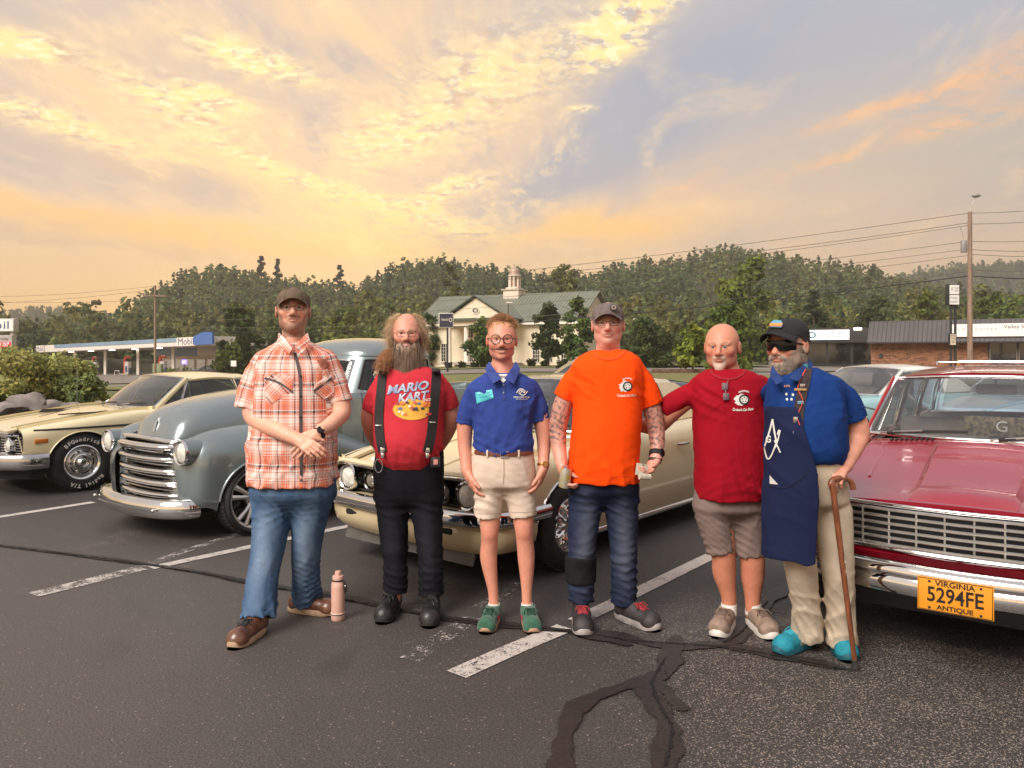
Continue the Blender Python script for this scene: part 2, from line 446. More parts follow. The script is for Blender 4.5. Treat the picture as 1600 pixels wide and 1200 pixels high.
sheet('verge',np.linspace(-60,44,105),np.linspace(19.5,62,86),-0.005,GRASSM,kind='structure',mask=lambda x,y:(((y>19.5)&(x<-9.0)&(y<31))|(y>41-0.12*x))&(y<61))
sheet('lawn',np.linspace(-40,30,36),np.linspace(85,101,9),0.0,GRASSM)
sheet('store_lot',np.linspace(18,110,47),np.linspace(42,98,29),0.0,ROADM,mask=lambda x,y:(y<62)|(y>84))
def ribbon(name,pts,w,z,mat,wear=0.3,seg=14,jitter=0.0,profile=False,seed=0):
 """flat strip laid on the ground along photo points"""
 rng=random.Random(seed+int(pts[0][0]))
 Pg=[G(*p)for p in pts]
 line=[]
 for i in range(len(Pg)-1):
  p0,p1,p2,p3=Pg[max(i-1,0)],Pg[i],Pg[i+1],Pg[min(i+2,len(Pg)-1)]
  for k in range(seg):
   t=k/seg
   line.append(0.5*((2*p1)+(p2-p0)*t+(2*p0-5*p1+4*p2-p3)*t*t+(3*p1-p0-3*p2+p3)*t**3))
 line.append(Pg[-1])
 us=[-1,-.6,0,.6,1];V,C=[],[]
 for i,p in enumerate(line):
  t=(line[min(i+1,len(line)-1)]-line[max(i-1,0)]);t.z=0;t.normalize();nrm=Vector((t.y,-t.x,0))
  ww=(w if not hasattr(w,'__len__')else w[0]+(w[1]-w[0])*i/(len(line)-1))/2
  ww*=1+jitter*rng.uniform(-1,1)+(.22*math.sin(i*.31+seed)+.14*math.sin(i*.83+2*seed)if profile else 0)
  endf=min(1.0,.15+min(i,len(line)-1-i)/7.0)
  off=nrm*(jitter*0.25*w if not hasattr(w,'__len__')else jitter*.25*w[0])*rng.uniform(-1,1)
  for u in us:
   q=p+off+nrm*ww*u;V.append((q.x,q.y,z))
   wv=wear if not hasattr(wear,'__len__')else wear[0]+(wear[1]-wear[0])*i/(len(line)-1)
   C.append(((1.0-abs(u)**1.5)*endf if profile else wv,)*3)
 n=len(us);i=np.arange(len(line)-1)[:,None]*n+np.arange(n-1)[None]
 Q=np.stack([i,i+1,i+n+1,i+n],-1).reshape(-1,4)
 o=link(name,np_mesh(name,np.array(V),Q,mat,cols=np.array(C)));o['kind']='structure'
 return o
for k,(pts,w,wear)in enumerate([([(-160,834),(0,808),(70,797),(146,785)],.105,.34),([(52,930),(130,911),(222,888)],.14,.46),([(236,888),(330,868),(456,841),(590,813)],.10,.36),([(222,886),(300,858),(392,829)],.09,.52),([(713,1055),(800,1016),(884,981)],.13,.36),([(900,972),(1010,919),(1112,869),(1200,828),(1290,786)],.115,.34),([(640,1032),(690,998),(738,966)],.12,.56),([(742,955),(790,925),(830,896)],.10,.6),([(545,980),(600,992),(700,1008),(860,1030)],.12,.74),
([(585,990),(770,1008),(900,1024),(1000,1040)],.1,.72),([(330,1190),(390,1165),(425,1150)],.05,.62)]):
 ribbon('parking_line',pts,w,0.004+.0003*k,PAINT,wear,seed=k)
for k,(pts,w)in enumerate([([(-40,848),(0,853),(150,872),(300,893),(378,909),(455,922),(520,930),(600,948),(700,968),(800,979),(880,987),(960,993),(1010,1006),(1060,1012),(1112,1009),(1165,1016),(1250,1032),(1338,1049)],(.075,.15)),([(1112,1010),(1140,1002),(1172,972),(1200,940),(1232,918),(1275,900)],.17),([(1062,990),(1050,1016),(1042,1048),(1012,1072),(1028,1108),(1046,1142),(1040,1180),(1032,1230)],.15),
([(1040,1048),(1014,1064),(958,1080),(906,1104),(886,1140),(878,1180),(872,1235)],.13),([(1020,1062),(1036,1078),(1056,1100),(1074,1116)],.1),([(880,985),(940,1000),(1000,1012)],.12)]):
 ribbon('tar_seam',pts,w,0.0078+.0005*k,TAR,seg=9,jitter=0.06,profile=True,seed=k+40)
CRK=pmat('crack',lin(18,15,15),0.9)
for k,pts in enumerate([[(-20,851),(150,873),(300,895),(378,911),(455,924),(600,949),(700,969),(880,988),(1000,1004),(1100,1011),(1165,1018),(1335,1051)],[(1040,1030),(1020,1070),(1034,1110),(1050,1142),(1040,1200)],[(1130,1006),(1160,988),(1200,941)]]):
 ribbon('asphalt_crack',pts,.012,0.0114+.0004*k,CRK,0,seg=26,jitter=0.9,seed=k+90)
 # warm evening air
hz_m=bpy.data.materials.new('haze');hz_m.use_nodes=True;_nt=hz_m.node_tree;_nt.nodes.clear()
_v=_nt.nodes.new('ShaderNodeVolumePrincipled');_v.inputs['Color'].default_value=(1.0,.95,.88,1);_v.inputs['Density'].default_value=HAZE;_v.inputs['Anisotropy'].default_value=0.55
_o=_nt.nodes.new('ShaderNodeOutputMaterial');_nt.links.new(_v.outputs[0],_o.inputs['Volume'])
hz=MB().box((0,410,62),(2900,1460,146)).build('haze',hz_m,smooth=0);hz['kind']='stuff'
# leaves
def leaf_mat(name,tint=(1,1,1)):
 m=bpy.data.materials.new(name);m.use_nodes=True;nt=m.node_tree;nt.nodes.clear()
 at=nt.nodes.new('ShaderNodeAttribute');at.attribute_name='Col'
 tc=nt.nodes.new('ShaderNodeTexCoord').outputs['Object']
 c=mixc(nt,noise(nt,tc,0.9,3).ss(.3,.7)*0.35,at.outputs['Color'],(0.03,0.04,0.015))
 c=mixc(nt,1.0,c,tint,'MULTIPLY')
 d=nt.nodes.new('ShaderNodeBsdfDiffuse');t=nt.nodes.new('ShaderNodeBsdfTranslucent');mx=nt.nodes.new('ShaderNodeMixShader');mx.inputs[0].default_value=0.35
 nt.links.new(c,d.inputs[0]);nt.links.new(c,t.inputs[0]);nt.links.new(d.outputs[0],mx.inputs[1]);nt.links.new(t.outputs[0],mx.inputs[2])
 o=nt.nodes.new('ShaderNodeOutputMaterial');nt.links.new(mx.outputs[0],o.inputs[0])
 return m
LEAF=leaf_mat('leaves',(1.18,1.3,1.25))
BARK=pmat('bark',lin(84,70,58),0.9,0,0.25,5,bump=0.7,bscale=18)
def leaves(rng,clumps,n,size,col,cvar=0.35,droop=0.0):
 """leaf quads spread through the outer part of ellipsoid clumps -> V (4n,3), colours (4n,3)"""
 clumps=np.asarray(clumps,float)
 w=(clumps[:,3]*clumps[:,4])**1.0;k=rng.choice(len(clumps),n,p=w/w.sum())
 d=rng.normal(size=(n,3));d/=np.linalg.norm(d,axis=1)[:,None]
 rad=rng.uniform(0.2,1.0,n)**0.5*(1+.35*np.abs(rng.normal(size=n))*(rng.uniform(size=n)<.35))
 c=clumps[k,:3]+d*rad[:,None]*clumps[k][:,[3,3,4]]
 nrm=d*0.6+rng.normal(size=(n,3))*0.6+[0,0,.25];nrm/=np.linalg.norm(nrm,axis=1)[:,None]
 a=np.cross(nrm,rng.normal(size=(n,3)));a/=np.linalg.norm(a,axis=1)[:,None]+1e-9
 b=np.cross(nrm,a)
 s=size*rng.uniform(0.55,1.35,n)[:,None]
 a*=s;b*=s*0.62
 V=np.stack([c-a,c-b+0.15*a,c+a,c+b+0.15*a],1).reshape(-1,3)
 tone=(1+cvar*rng.uniform(-1,1,len(clumps)))[k]*(1+0.3*rng.uniform(-1,1,n))
 hue=rng.uniform(-1,1,len(clumps))[k]
 C=np.asarray(col)[None]*tone[:,None]*np.stack([1+.16*hue,1+.02*hue,1-.15*hue],-1)
 return V,np.repeat(np.clip(C,0.004,1),4,0)
def crown_clumps(rng,h,w,n,base=0.25,kind='round'):
 out=[]
 for i in range(n):
  t=(i+rng.uniform(0.2,0.8))/n
  z=base+(1-base)*t
  if kind=='round':r=w*math.sqrt(max(0.05,1-(2*(t-.42))**2*.78))
  elif kind=='pine':r=w*(1.02-t)**0.8
  else:r=w*(0.5+0.5*math.sin(math.pi*min(1,t+.15)))
  a=rng.uniform(0,2*math.pi);q=r*rng.uniform(0.25,0.8)
  s=w*rng.uniform(0.2,0.4)*(0.75 if kind=='pine' else 1)*(1-.45*t)
  out.append((q*math.cos(a),q*math.sin(a),z*h-s*.3,s,s*rng.uniform(.6,.95)*(0.6 if kind=='pine' else 1)))
 return out
GREENS=[lin(106,110,68),lin(96,104,68),lin(114,112,68),lin(90,98,66),lin(122,118,74)]
def wood(name,places,protos,mat):
 """one mass of many trees (far woods)"""
 VV,CC=[],[]
 for(x,y,z,s,rz,k,tone)in places:
  V,C=protos[k]
  c,sn=math.cos(rz),math.sin(rz)
  R=np.array([[c,sn,0],[-sn,c,0],[0,0,1]])
  VV.append((V*s)@R+[x,y,z]);CC.append(C*tone)
 V=np.concatenate(VV);C=np.concatenate(CC)
 o=link(name,np_mesh(name,V,np.arange(len(V)).reshape(-1,4),mat,smooth=False,cols=C))
 return tag(o,kind='stuff')
def protoset(rng,nq,size,num=7):
 out=[]
 for i in range(num):
  h=rng.uniform(10,14);kind='pine' if i%4==3 else 'round'
  cl=crown_clumps(rng,h,h*(.2 if kind=='pine' else rng.uniform(.3,.4)),13,0.12,kind)
  out.append(leaves(rng,cl,nq,size,GREENS[i%5]if kind=='round' else lin(82,90,64),.28))
 return out
RIDGE=np.array([(-900,470),(-300,505),(120,512),(178,496),(205,476),(240,451),(290,426),(345,416),(440,438),(560,444),(600,424),(640,412),(690,405),(760,416),(835,428),(900,428),(960,416),(1050,406),(1100,392),(1140,384),(1190,393),(1240,403),(1300,408),(1360,420),(1400,436),(1480,447),(1600,462),(2200,470),(3200,470)],float)
RIDGE2=np.array([(-1500,500),(-300,505),(20,484),(60,478),(110,481),(165,489),(240,500),(600,500),(1350,440),(1440,420),(1500,411),(1560,408),(1640,406),(1900,430),(3000,470)],float)
R1,R2=370.0,760.0
def hill_h(a,r,ridge,R,r0,tree):
 py=np.interp(800+F*np.clip(a,-2.2,2.2),ridge[:,0],ridge[:,1])
 top=CH+(HZ-py)/F*R-tree
 return np.maximum(top,-2)*sstep(r,r0,R)-0.25*np.maximum(top,0)*sstep(r,R,R*1.4)+1.2*tnoise(a*40,r*.03,2)
def hill_mesh(name,ridge,R,r0,r1,tree):
 aa=np.linspace(-1.25,1.25,140);rr=np.linspace(r0,r1,40)
 A,RR=np.meshgrid(np.arctan(aa),rr)
 Y=RR;Xh=np.tan(A)*RR
 Z=hill_h(np.tan(A),RR,ridge,R,r0,tree)+np.where(RR<r0+8,-4,0)
 n=len(aa);i=np.arange(len(rr)-1)[:,None]*n+np.arange(n-1)[None]
 Q=np.stack([i,i+1,i+n+1,i+n],-1).reshape(-1,4)
 o=link(name,np_mesh(name,np.stack([Xh,Y,Z],-1).reshape(-1,3),Q,pmat('forest_floor',lin(58,58,34),0.95,0,0.2,0.1)));o['kind']='structure'
hill_mesh('hill',RIDGE,R1,150,520,9)
hill_mesh('far_hill',RIDGE2,R2,500,1100,9)
def in_site(x,y):
 a=x/y
 return(y<158 and-.70<a<-.30)or(y<128 and-.16<a<.17)or(y<120 and a>.3)or y<135
def place(rng,r0,r1,s0,s1,amax,ridge,R,hr0,tree,cond=None):
 out=[];r=r0
 while r<r1:
  s=s0+(s1-s0)*(r-r0)/(r1-r0)
  n=int(2*amax*r/s)
  for i in range(n):
   a=-amax+2*amax*(i+rng.uniform(0,1))/n
   y=r+rng.uniform(-.5,.5)*s;x=a*y
   if in_site(x,y):continue
   if cond and not cond(a,y):continue
   z=float(hill_h(np.array(a),np.array(y),ridge,R,hr0,tree))if y>hr0 else float(zt(x,y))
   warm=float(tnoise(x*.02,y*.03,1))
   out.append((x,y,z-.8,rng.uniform(.72,1.12)*(.8 if y>206 else 1),rng.uniform(0,6.3),int(rng.integers(0,7)),np.array([1.0+.22*warm,1.0+.1*warm,1.0])*rng.uniform(.84,1.14)))
  r+=s*.9
 return out
pn,pm,pf=protoset(RNG,280,.63),protoset(RNG,120,.84),protoset(RNG,46,2.0)
wood('wood_edge',place(RNG,138,205,6.5,7.5,.98,RIDGE,R1,150,9),pn,LEAF)
wood('hillside_wood',place(RNG,206,400,7.2,6.8,.96,RIDGE,R1,150,9),pm,LEAF)
wood('far_wood',place(RNG,600,790,11,12,1.0,RIDGE2,R2,500,9,lambda a,y:a<-.36 or a>.46),pf,LEAF)
def tree(px,base_y,top_y,wpx,Y,label,group=None,kind='round',col=None,n=1700,size=.34,seed=0,trunk=.3,cb=.25,name='tree',nclump=40):
 rng=np.random.default_rng(seed)
 x=(px-800)/F*Y;z0=float(zt(x,Y))if Y<150 else CH-(base_y-HZ)/F*Y
 h=CH-(top_y-HZ)/F*Y-z0;w=wpx/2/F*Y
 t=empty(name,(x,Y,z0),label,'tree',group)
 mb=MB()
 mb.tube([(0,0,-.2),(.05,0,h*.3),(-.03,.04,h*.6),(.02,0,h*.93)],[trunk,trunk*.75,trunk*.45,.04],8)
 for i in range(7):
  a=rng.uniform(0,6.28);zz=h*rng.uniform(.25,.75);L=w*rng.uniform(.5,.85)
  mb.tube([(0,0,zz),(L*.5*math.cos(a),L*.5*math.sin(a),zz+L*(.1 if kind=='pine' else .35)),(L*math.cos(a),L*math.sin(a),zz+L*(.05 if kind=='pine' else .6))],[trunk*.3,trunk*.18,.02],5)
 mb.build('trunk',BARK,t)
 cl=crown_clumps(rng,h,w,nclump,cb,kind)
 V,C=leaves(rng,cl,n,size,col or GREENS[seed%5],.4)
 link('crown',np_mesh('crown',V,np.arange(len(V)).reshape(-1,4),LEAF,smooth=False,cols=C),t)
 return t
tree(758,570,497,72,93,'young broad tree growing before the pale portico, between its white columns',None,col=lin(87,102,53),n=2600,size=.26,seed=3,cb=.2,trunk=.14)
tree(857,572,474,62,92,'slim dark leafed tree standing on the bank lawn in front of the twin white windows',col=lin(69,76,46),n=2400,size=.26,seed=4,cb=.2,trunk=.13)
tree(905,575,466,68,88,'full green tree at the right corner of the bank, just past the dark slim tree',col=lin(89,102,55),n=2600,size=.28,seed=5,cb=.15,trunk=.16)
tree(1008,575,498,110,84,'low broad dark green tree right of the bank beside the white lamp',col=lin(73,83,51),n=2600,size=.3,seed=6,cb=.04,trunk=.16)
tree(1172,575,402,130,112,'tall light green tree rising above the wood behind the bald man',col=lin(116,120,55),n=4200,size=.42,seed=7,cb=.1,trunk=.3,nclump=34)
tree(1082,566,508,62,62,'small yellow green tree just behind the bald man\'s head',col=lin(125,129,57),n=1800,size=.24,seed=8,cb=.2,trunk=.1)
tree(1135,580,470,90,70,'light green tree with drooping boughs behind the bald man\'s shoulder',col=lin(107,115,57),n=3000,size=.28,seed=9,cb=.04,trunk=.15)
tree(1272,572,452,80,122,'dark conifer behind the lit white shop sign',kind='pine',col=lin(58,67,46),n=2600,size=.36,seed=10,cb=.05,trunk=.25)
tree(1452,560,450,66,128,'rounded tree with yellowing left side behind the shop roof',col=lin(109,109,48),n=3000,size=.36,seed=11,cb=.05,trunk=.25)
tree(1370,560,462,70,132,'dull green round tree above the left end of the dark shop roof',col=lin(78,85,51),n=2600,size=.38,seed=12,cb=.05,trunk=.25)
tree(1560,560,455,110,126,'wide bushy tree behind the shop at the edge of the frame',col=lin(98,104,53),n=3200,size=.38,seed=13,cb=.05,trunk=.25)
tree(370,585,478,92,96,'dense tree hiding the near end of the filling station canopy',col=lin(85,92,51),n=3600,size=.32,seed=14,cb=.12,trunk=.2)
tree(545,580,480,110,118,'pale leafy tree between the two men at the left, below the bare ridge pine',col=lin(109,113,62),n=3400,size=.36,seed=15,cb=.08,trunk=.22)
tree(460,580,470,110,126,'olive tree behind the man in the plaid shirt',col=lin(96,99,57),n=3200,size=.36,seed=16,cb=.08,trunk=.22)
tree(668,578,490,60,112,'dark tree at the left end of the bank behind its blue sign',col=lin(73,85,48),n=2600,size=.32,seed=17,cb=.08,trunk=.2)
tree(703,560,416,46,150,'narrow light tree standing up behind the left slope of the green roof',col=lin(103,104,57),n=2400,size=.42,seed=18,cb=.1,trunk=.2)
tree(880,560,412,78,152,'lit tree crowning the wood right of the cupola',col=lin(109,106,53),n=2800,size=.44,seed=19,cb=.1,trunk=.25)
for k,(px,ty,w,lab)in enumerate([(408,400,34,'ridge pine with flat spreading boughs, left of the close pair'),(434,405,26,'ridge pine with flat spreading boughs, right of the close pair'),(531,414,30,'lone ragged pine on the ridge above the pale leafy tree'),(345,413,28,'flat topped pine at the shoulder of the left hill')]):
 py=float(np.interp(px,RIDGE[:,0],RIDGE[:,1]))
 tree(px,py+34,ty,w,352,lab,'pines on the ridge','pine',lin(52,54,36),1500,.8,30+k,.35,.3,'pine_tree',14)
def shrub(x,y,h,w,label,group,col,n,seed,size=.055,name='shrub',kind='tall'):
 rng=np.random.default_rng(seed);z0=float(zt(x,y))
 t=empty(name,(x,y,z0),label,'shrub',group)
 mb=MB()
 for i in range(9):
  a=rng.uniform(0,6.28);L=w*rng.uniform(.3,.8)
  mb.tube([(0,0,-.05),(L*.5*math.cos(a),L*.5*math.sin(a),h*.45),(L*math.cos(a),L*math.sin(a),h*.85)],[.03,.02,.006],5)
 mb.build('stem',BARK,t)
 cl=[(rng.uniform(-1,1)*w*.75,rng.uniform(-1,1)*w*.5,h*rng.uniform(.12,.82),w*rng.uniform(.25,.42),h*rng.uniform(.18,.3))for i in range(22)]
 V,C=leaves(rng,cl,n,size,col,.35)
 link('foliage',np_mesh('foliage',V,np.arange(len(V)).reshape(-1,4),LEAF,smooth=False,cols=C),t)
for k,(px,D,h,w,lab)in enumerate([(-10,25,1.75,1.7,'large pale green shrub at the very edge of the picture under the price sign'),(52,26,1.65,1.5,'large loose shrub behind the boulders, second from the frame edge'),(104,27,1.5,1.2,'rounded shrub before the first fuel pump'),(134,25.5,.95,.6,'low dark shrub ending the row beside the grass')]):
 shrub((px-800)/F*D,D,h,w,lab,'shrubs behind the boulders',[lin(166,158,104),lin(160,154,100),lin(154,150,96),lin(120,122,76)][k],5200 if w>1 else 2200,60+k,.075)
def rock(px,py,w,h,label,seed):
 rng=np.random.default_rng(seed);D=CH*F/(py-HZ)
 bm=bmesh.new();bmesh.ops.create_icosphere(bm,subdivisions=3,radius=1)
 ph=rng.uniform(0,9,6)
 for v in bm.verts:
  c=v.co;d=1+.22*math.sin(3*c.x+ph[0])*math.sin(2.5*c.y+ph[1])+.12*math.sin(6*c.z+ph[2]+3*c.x)+.06*math.sin(13*c.y+ph[3])
  for nx in range(3):
   nrm=Vector((math.cos(ph[nx]*3),math.sin(ph[nx]*3),math.sin(ph[nx+3])*.6)).normalized();q=c.dot(nrm)
   if q>.62:d*=.62/q+.15*(1-.62/q)
  v.co=Vector((c.x*w*d,c.y*w*.7*d,max(c.z,-.5)*h*d))
 me=bpy.data.meshes.new('boulder');bm.to_mesh(me);bm.free();me.materials.append(pmat('rock',lin(142,132,126),.9,0,.25,3,bump=.7,bscale=14,col2=lin(104,96,92)));finish(me,40)
 o=link('boulder',me);o.location=((px-800)/F*D,D,h*.35);tag(o,label,'boulder','boulders along the edge of the lot')
for k,(px,py,w,h,lab)in enumerate([(48,648,.52,.42,'largest grey boulder with a broken flat top beside the yellow car\'s hood'),(12,650,.45,.26,'flat grey boulder at the edge of the frame'),(85,645,.48,.22,'low wide boulder right of the largest one'),(118,642,.3,.18,'small boulder at the end of the row on the left'),(150,640,.32,.16,'pale small rock half hidden by the yellow hood'),(-40,652,.5,.36,'dark boulder just outside the frame edge'),(28,632,.22,.2,'little dark rock lying on the grass above the boulders')]):
 rock(px,py,w,h,lab,80+k)
rng=np.random.default_rng(3);n=9000
gx_,gy_=rng.uniform(-34,-9.2,n),19.6+11*rng.uniform(0,1,n)**1.5
gz_=zt(gx_,gy_);hh=rng.uniform(.05,.16,n);an=rng.uniform(0,6.28,n);wv=.012+hh*.08
c0=np.stack([gx_,gy_,gz_],-1);dx=np.stack([np.cos(an)*wv,np.sin(an)*wv,0*an],-1);tip=np.stack([rng.normal(0,.03,n),rng.normal(0,.03,n),hh],-1)
V=np.stack([c0-dx,c0+dx,c0+tip],1).reshape(-1,3)
C=np.repeat(np.array(lin(120,120,60))[None]*rng.uniform(.6,1.3,n)[:,None],3,0)
tag(link('grass',np_mesh('grass',V,np.arange(3*n).reshape(-1,3),LEAF,smooth=False,cols=C)),kind='stuff')
# buildings, filling station, signs, poles, wires
CREAM=pmat('cream_render',lin(232,216,188),.85,0,.06,.8,bump=.1,bscale=12)
WHITEP=pmat('white_trim',lin(232,222,206),.6,0,.04,2)
GROOF=pmat('green_metal_roof',lin(122,128,112),.4,.35,.1,.5)
GTRIM=pmat('green_trim',lin(82,92,78),.5,0,.08,1)
PANE=pmat('window_dark',lin(52,52,50),.08,0,.3,.6)
GREYW=pmat('pale_grey_panel',lin(206,198,188),.6,0,.05,1)
def wnd(mbf,mbp,x,z,w,h,y,arch=False,nx=3,nz=5):
 """frame pieces into mbf, pane into mbp; y is the wall's front face, outside is -y"""
 mbp.box((x,y-.02,z),(w,.03,h))
 t=.09
 for s in(-1,1):mbf.box((x+s*(w/2+t/2),y-.05,z),(t,.12,h+2*t))
 for s in(-1,1):mbf.box((x,y-.05,z+s*(h/2+t/2)),(w,.115,t))
 for i in range(1,nx):mbf.box((x-w/2+w*i/nx,y-.045,z),(.045,.04,h))
 for i in range(1,nz):mbf.box((x,y-.047,z-h/2+h*i/nz),(w,.038,.045))
def bank():
 cx,cy=-2.4,107.0
 t=empty('bank_building',(cx,cy,0),'cream bank with green metal roof, white portico and a cupola','building',rz=math.radians(-27))
 W,Dp,E,R=25.0,13.0,6.1,10.1
 mb=MB();mb.box((0,Dp/2,E/2-.2),(W,Dp,E+.4))
 for s in(-1,1):
  mb.add([(s*W/2,0,E),(s*W/2,Dp,E),(s*W/2,Dp/2,R-.2)],[(0,1,2)])
 mb.build('wall',CREAM,t)
 ov=.6;sl=math.atan2(R-E,Dp/2);roof=MB();seam=MB()
 for s in(0,1):
  ye,yr=(-ov,Dp/2)if s==0 else(Dp+ov,Dp/2)
  ze=E-ov*math.tan(sl)
  a,b,c,d=(-W/2-ov,ye,ze),(W/2+ov,ye,ze),(W/2+ov,yr,R),(-W/2-ov,yr,R)
  up=Vector((0,0,.14))
  roof.add([a,b,c,d]+[Vector(q)+up for q in(a,b,c,d)],[(0,1,2,3),(4,7,6,5),(0,4,5,1),(1,5,6,2),(3,2,6,7),(0,3,7,4)])
  for i in range(53):
   x=-W/2-ov+.05+(W+2*ov-.1)*i/52
   seam.tube([(x,ye,ze+.17),(x,yr,R+.17)],.06,4,caps=False)
 r=roof.build('roof',GROOF,t)
 so=seam.build('roof_seam',pmat('seam_light',lin(168,168,148),.4,.3),r);so['kind']='stuff'
 eav=MB();eav.box((0,-ov-.06,E-.52),(W+2*ov+.1,.12,.3));eav.box((0,-.08,E-.75),(W,.16,.5));eav.build('eave',WHITEP,t)
 pw,pd,ph,pa=10.4,3.6,6.2,9.35
 px0=-1.0
 tym=MB();tym.add([(px0-pw/2+.5,-pd,ph),(px0+pw/2-.5,-pd,ph),(px0,-pd,pa-.25)],[(0,1,2)])
 tym.box((px0,-pd/2,ph-.45),(pw-.3,pd,.9));tym.build('pediment',CREAM,t)
 pr=MB();back=Dp/2*.92
 for s in(-1,1):
  a=(px0+s*(pw/2+.35),-pd-.4,ph-.1);b=(px0,-pd-.4,pa);c=(px0,back,pa);d=(px0+s*(pw/2+.35),back*.35,ph-.1)
  up=Vector((0,0,.16))
  pr.add([a,b,c,d]+[Vector(q)+up for q in(a,b,c,d)],[(0,1,2,3),(4,7,6,5),(0,4,5,1),(1,5,6,2),(3,2,6,7),(0,3,7,4)])
 pr.build('portico_roof',GROOF,t)
 rk=MB()
 rk.box((px0,-pd-.3,ph-.02),(pw+.9,.5,.3))
 for s in(-1,1):rk.tube([(px0+s*(pw/2+.3),-pd-.36,ph-.02),(px0,-pd-.36,pa+.02)],.16,4,up=(0,1,0))
 rk.build('cornice',GTRIM,t)
 ow=MB();M=Matrix.Translation((px0,-pd-.03,ph+1.15))@Matrix.Rotation(math.radians(90),4,'X')@Matrix.Diagonal((1.35,1,1,1))
 ow.lathe([(.34,0),(.46,0),(.46,.1),(.34,.1)],20,0,M)
 for q in range(4):ow.box((px0,-pd-.07,ph+1.15),(.05,.06,.68),M=Matrix.Translation((px0,0,ph+1.15))@Matrix.Rotation(q*math.pi/4,4,'Y')@Matrix.Translation((-px0,0,-ph-1.15)))
 wo=ow.build('oval_window',WHITEP,t)
 op=MB();op.lathe([(0,.02),(.35,.02)],20,0,M);op.build('pane',PANE,wo)
 for x in(-4.55,-1.75,1.75,4.55):
  c=MB();c.lathe([(.5,0),(.5,.25),(.4,.32),(.38,.4),(.33,5.1),(.4,5.2),(.48,5.25),(.48,5.4)],18,0,Matrix.Translation((px0+x,-pd+.5,0)))
  c.build('column',WHITEP,t)
 st=MB()
 for i in range(3):st.box((px0,-pd/2-.1*(3-i),.08+.1*i-.05),(pw+.8-.3*i,pd+1.6-.5*i,.1))
 st.build('step',CONC,t)
 for x,w in((-11,1.0),(-8.2,1.0),(-3.9,.9),(-1.0,1.5),(1.9,.9),(6.4,1.0),(8.3,1.0),(10.6,1.0)):
  f,p=MB(),MB();wnd(f,p,x,1.65,w,2.5,0)
  fo=f.build('window',WHITEP,t);p.build('pane',PANE,fo)
 for x in(-1.0,1.9,-3.9):
  f,p=MB(),MB();wnd(f,p,x,4.45,.9,1.3,0,nx=2,nz=3)
  fo=f.build('window',WHITEP,t);p.build('pane',PANE,fo)
 for y in(3,6.5,10):
  f,p=MB(),MB();wnd(f,p,0,1.65,1.0,2.5,0)
  M=Matrix.Translation((-W/2,y,0))@Matrix.Rotation(math.radians(-90),4,'Z')
  fo=f.build('window',WHITEP,t,M=M);p.build('pane',PANE,fo)
 cu=MB();Z=R-.7;y=Dp/2
 cu.box((px0+.8,y,Z+.6),(2.5,2.5,1.6),bev=.04);cu.box((px0+.8,y,Z+1.45),(2.9,2.9,.18));cu.box((px0+.8,y,Z+1.65),(1.9,1.9,.25))
 for i in range(8):
  a=math.pi/4*i+math.pi/8;cu.box((px0+.8+.78*math.cos(a),y+.78*math.sin(a),Z+2.6),(.2,.2,1.7))
 cu.lathe([(.0,0),(1.0,0),(1.05,.12),(.98,.2),(.75,.24)],8,0,Matrix.Translation((px0+.8,y,Z+3.4)))
 cu.lathe([(.66,0),(.66,1.7)],8,0,Matrix.Translation((px0+.8,y,Z+1.75)))
 cu.build('cupola',pmat('cupola_white',lin(222,206,186),.7),t)
 lv=MB()
 for i in range(8):
  a=math.pi/4*i
  lv.box((0,0,0),(.03,.34,1.25),M=Matrix.Translation((px0+.8+.64*math.cos(a),y+.64*math.sin(a),Z+2.55))@Matrix.Rotation(a,4,'Z'))
 lv.build('louvre',pmat('louvre_brown',lin(150,120,96),.7),t)
 do=MB();do.lathe([(.82,0),(.8,.35),(.66,.75),(.4,1.05),(.12,1.2),(.06,1.3),(.05,1.7),(0,1.72)],16,0,Matrix.Translation((px0+.8,y,Z+3.62)))
 do.build('dome',pmat('copper_dome',lin(176,150,128),.5,.2),t)
bank()
for k,(px,py,s)in enumerate([(722,571,.5),(742,572,.45),(830,571,.6),(850,570,.5),(902,577,.75),(878,576,.6),(700,572,.5),(925,573,.6),(945,572,.6),(968,574,.7)]):
 D=92 if py<574 else 80
 shrub((px-800)/F*D,D,s*1.5,s,'low clipped bush before the bank, '+('beside its end column','between the columns at its end','by the portico steps','under the window past the portico','before the slim dark tree','between the two dark trees','nearest the navy bank sign','at the foot of the full green tree','past the full green tree','largest, beside the low broad tree')[k],'low bushes before the bank',lin(60,62,38),420,120+k,.12,'bush')
fp=MB();fp.tube([(0,0,0),(0,0,6.6)],[.06,.035],8)
fo=fp.build('flagpole',WHITEP);fo.location=P(745.5,552,94)*1;fo.location.z=0;tag(fo,'thin white flagpole in front of the bank portico','flagpole')
LAMPM=pmat('lamp_glow',(1,.93,.8),.5,emit=(1,.9,.72),estr=5)
# generic street lamp
def lamp(px,Y,ty,label):
 x=(px-800)/F*Y;z0=float(zt(x,Y));h=CH-(ty-HZ)/F*Y-z0
 t=empty('street_lamp',(x,Y,z0),label,'lamp')
 m=MB();m.tube([(0,0,0),(0,0,h)],[.08,.05],8);m.build('pole',DARKMET,t)
 m=MB();m.box((.15,0,h),(.7,.3,.16),bev=.04);m.build('lamp_head',WHITEP,t)
lamp(992,96,499,'slim lamp with white head right of the orange shirt man\'s cap, before the dark trees')
lamp(794,90,473,'thin dark lamp post standing before the right half of the pediment')
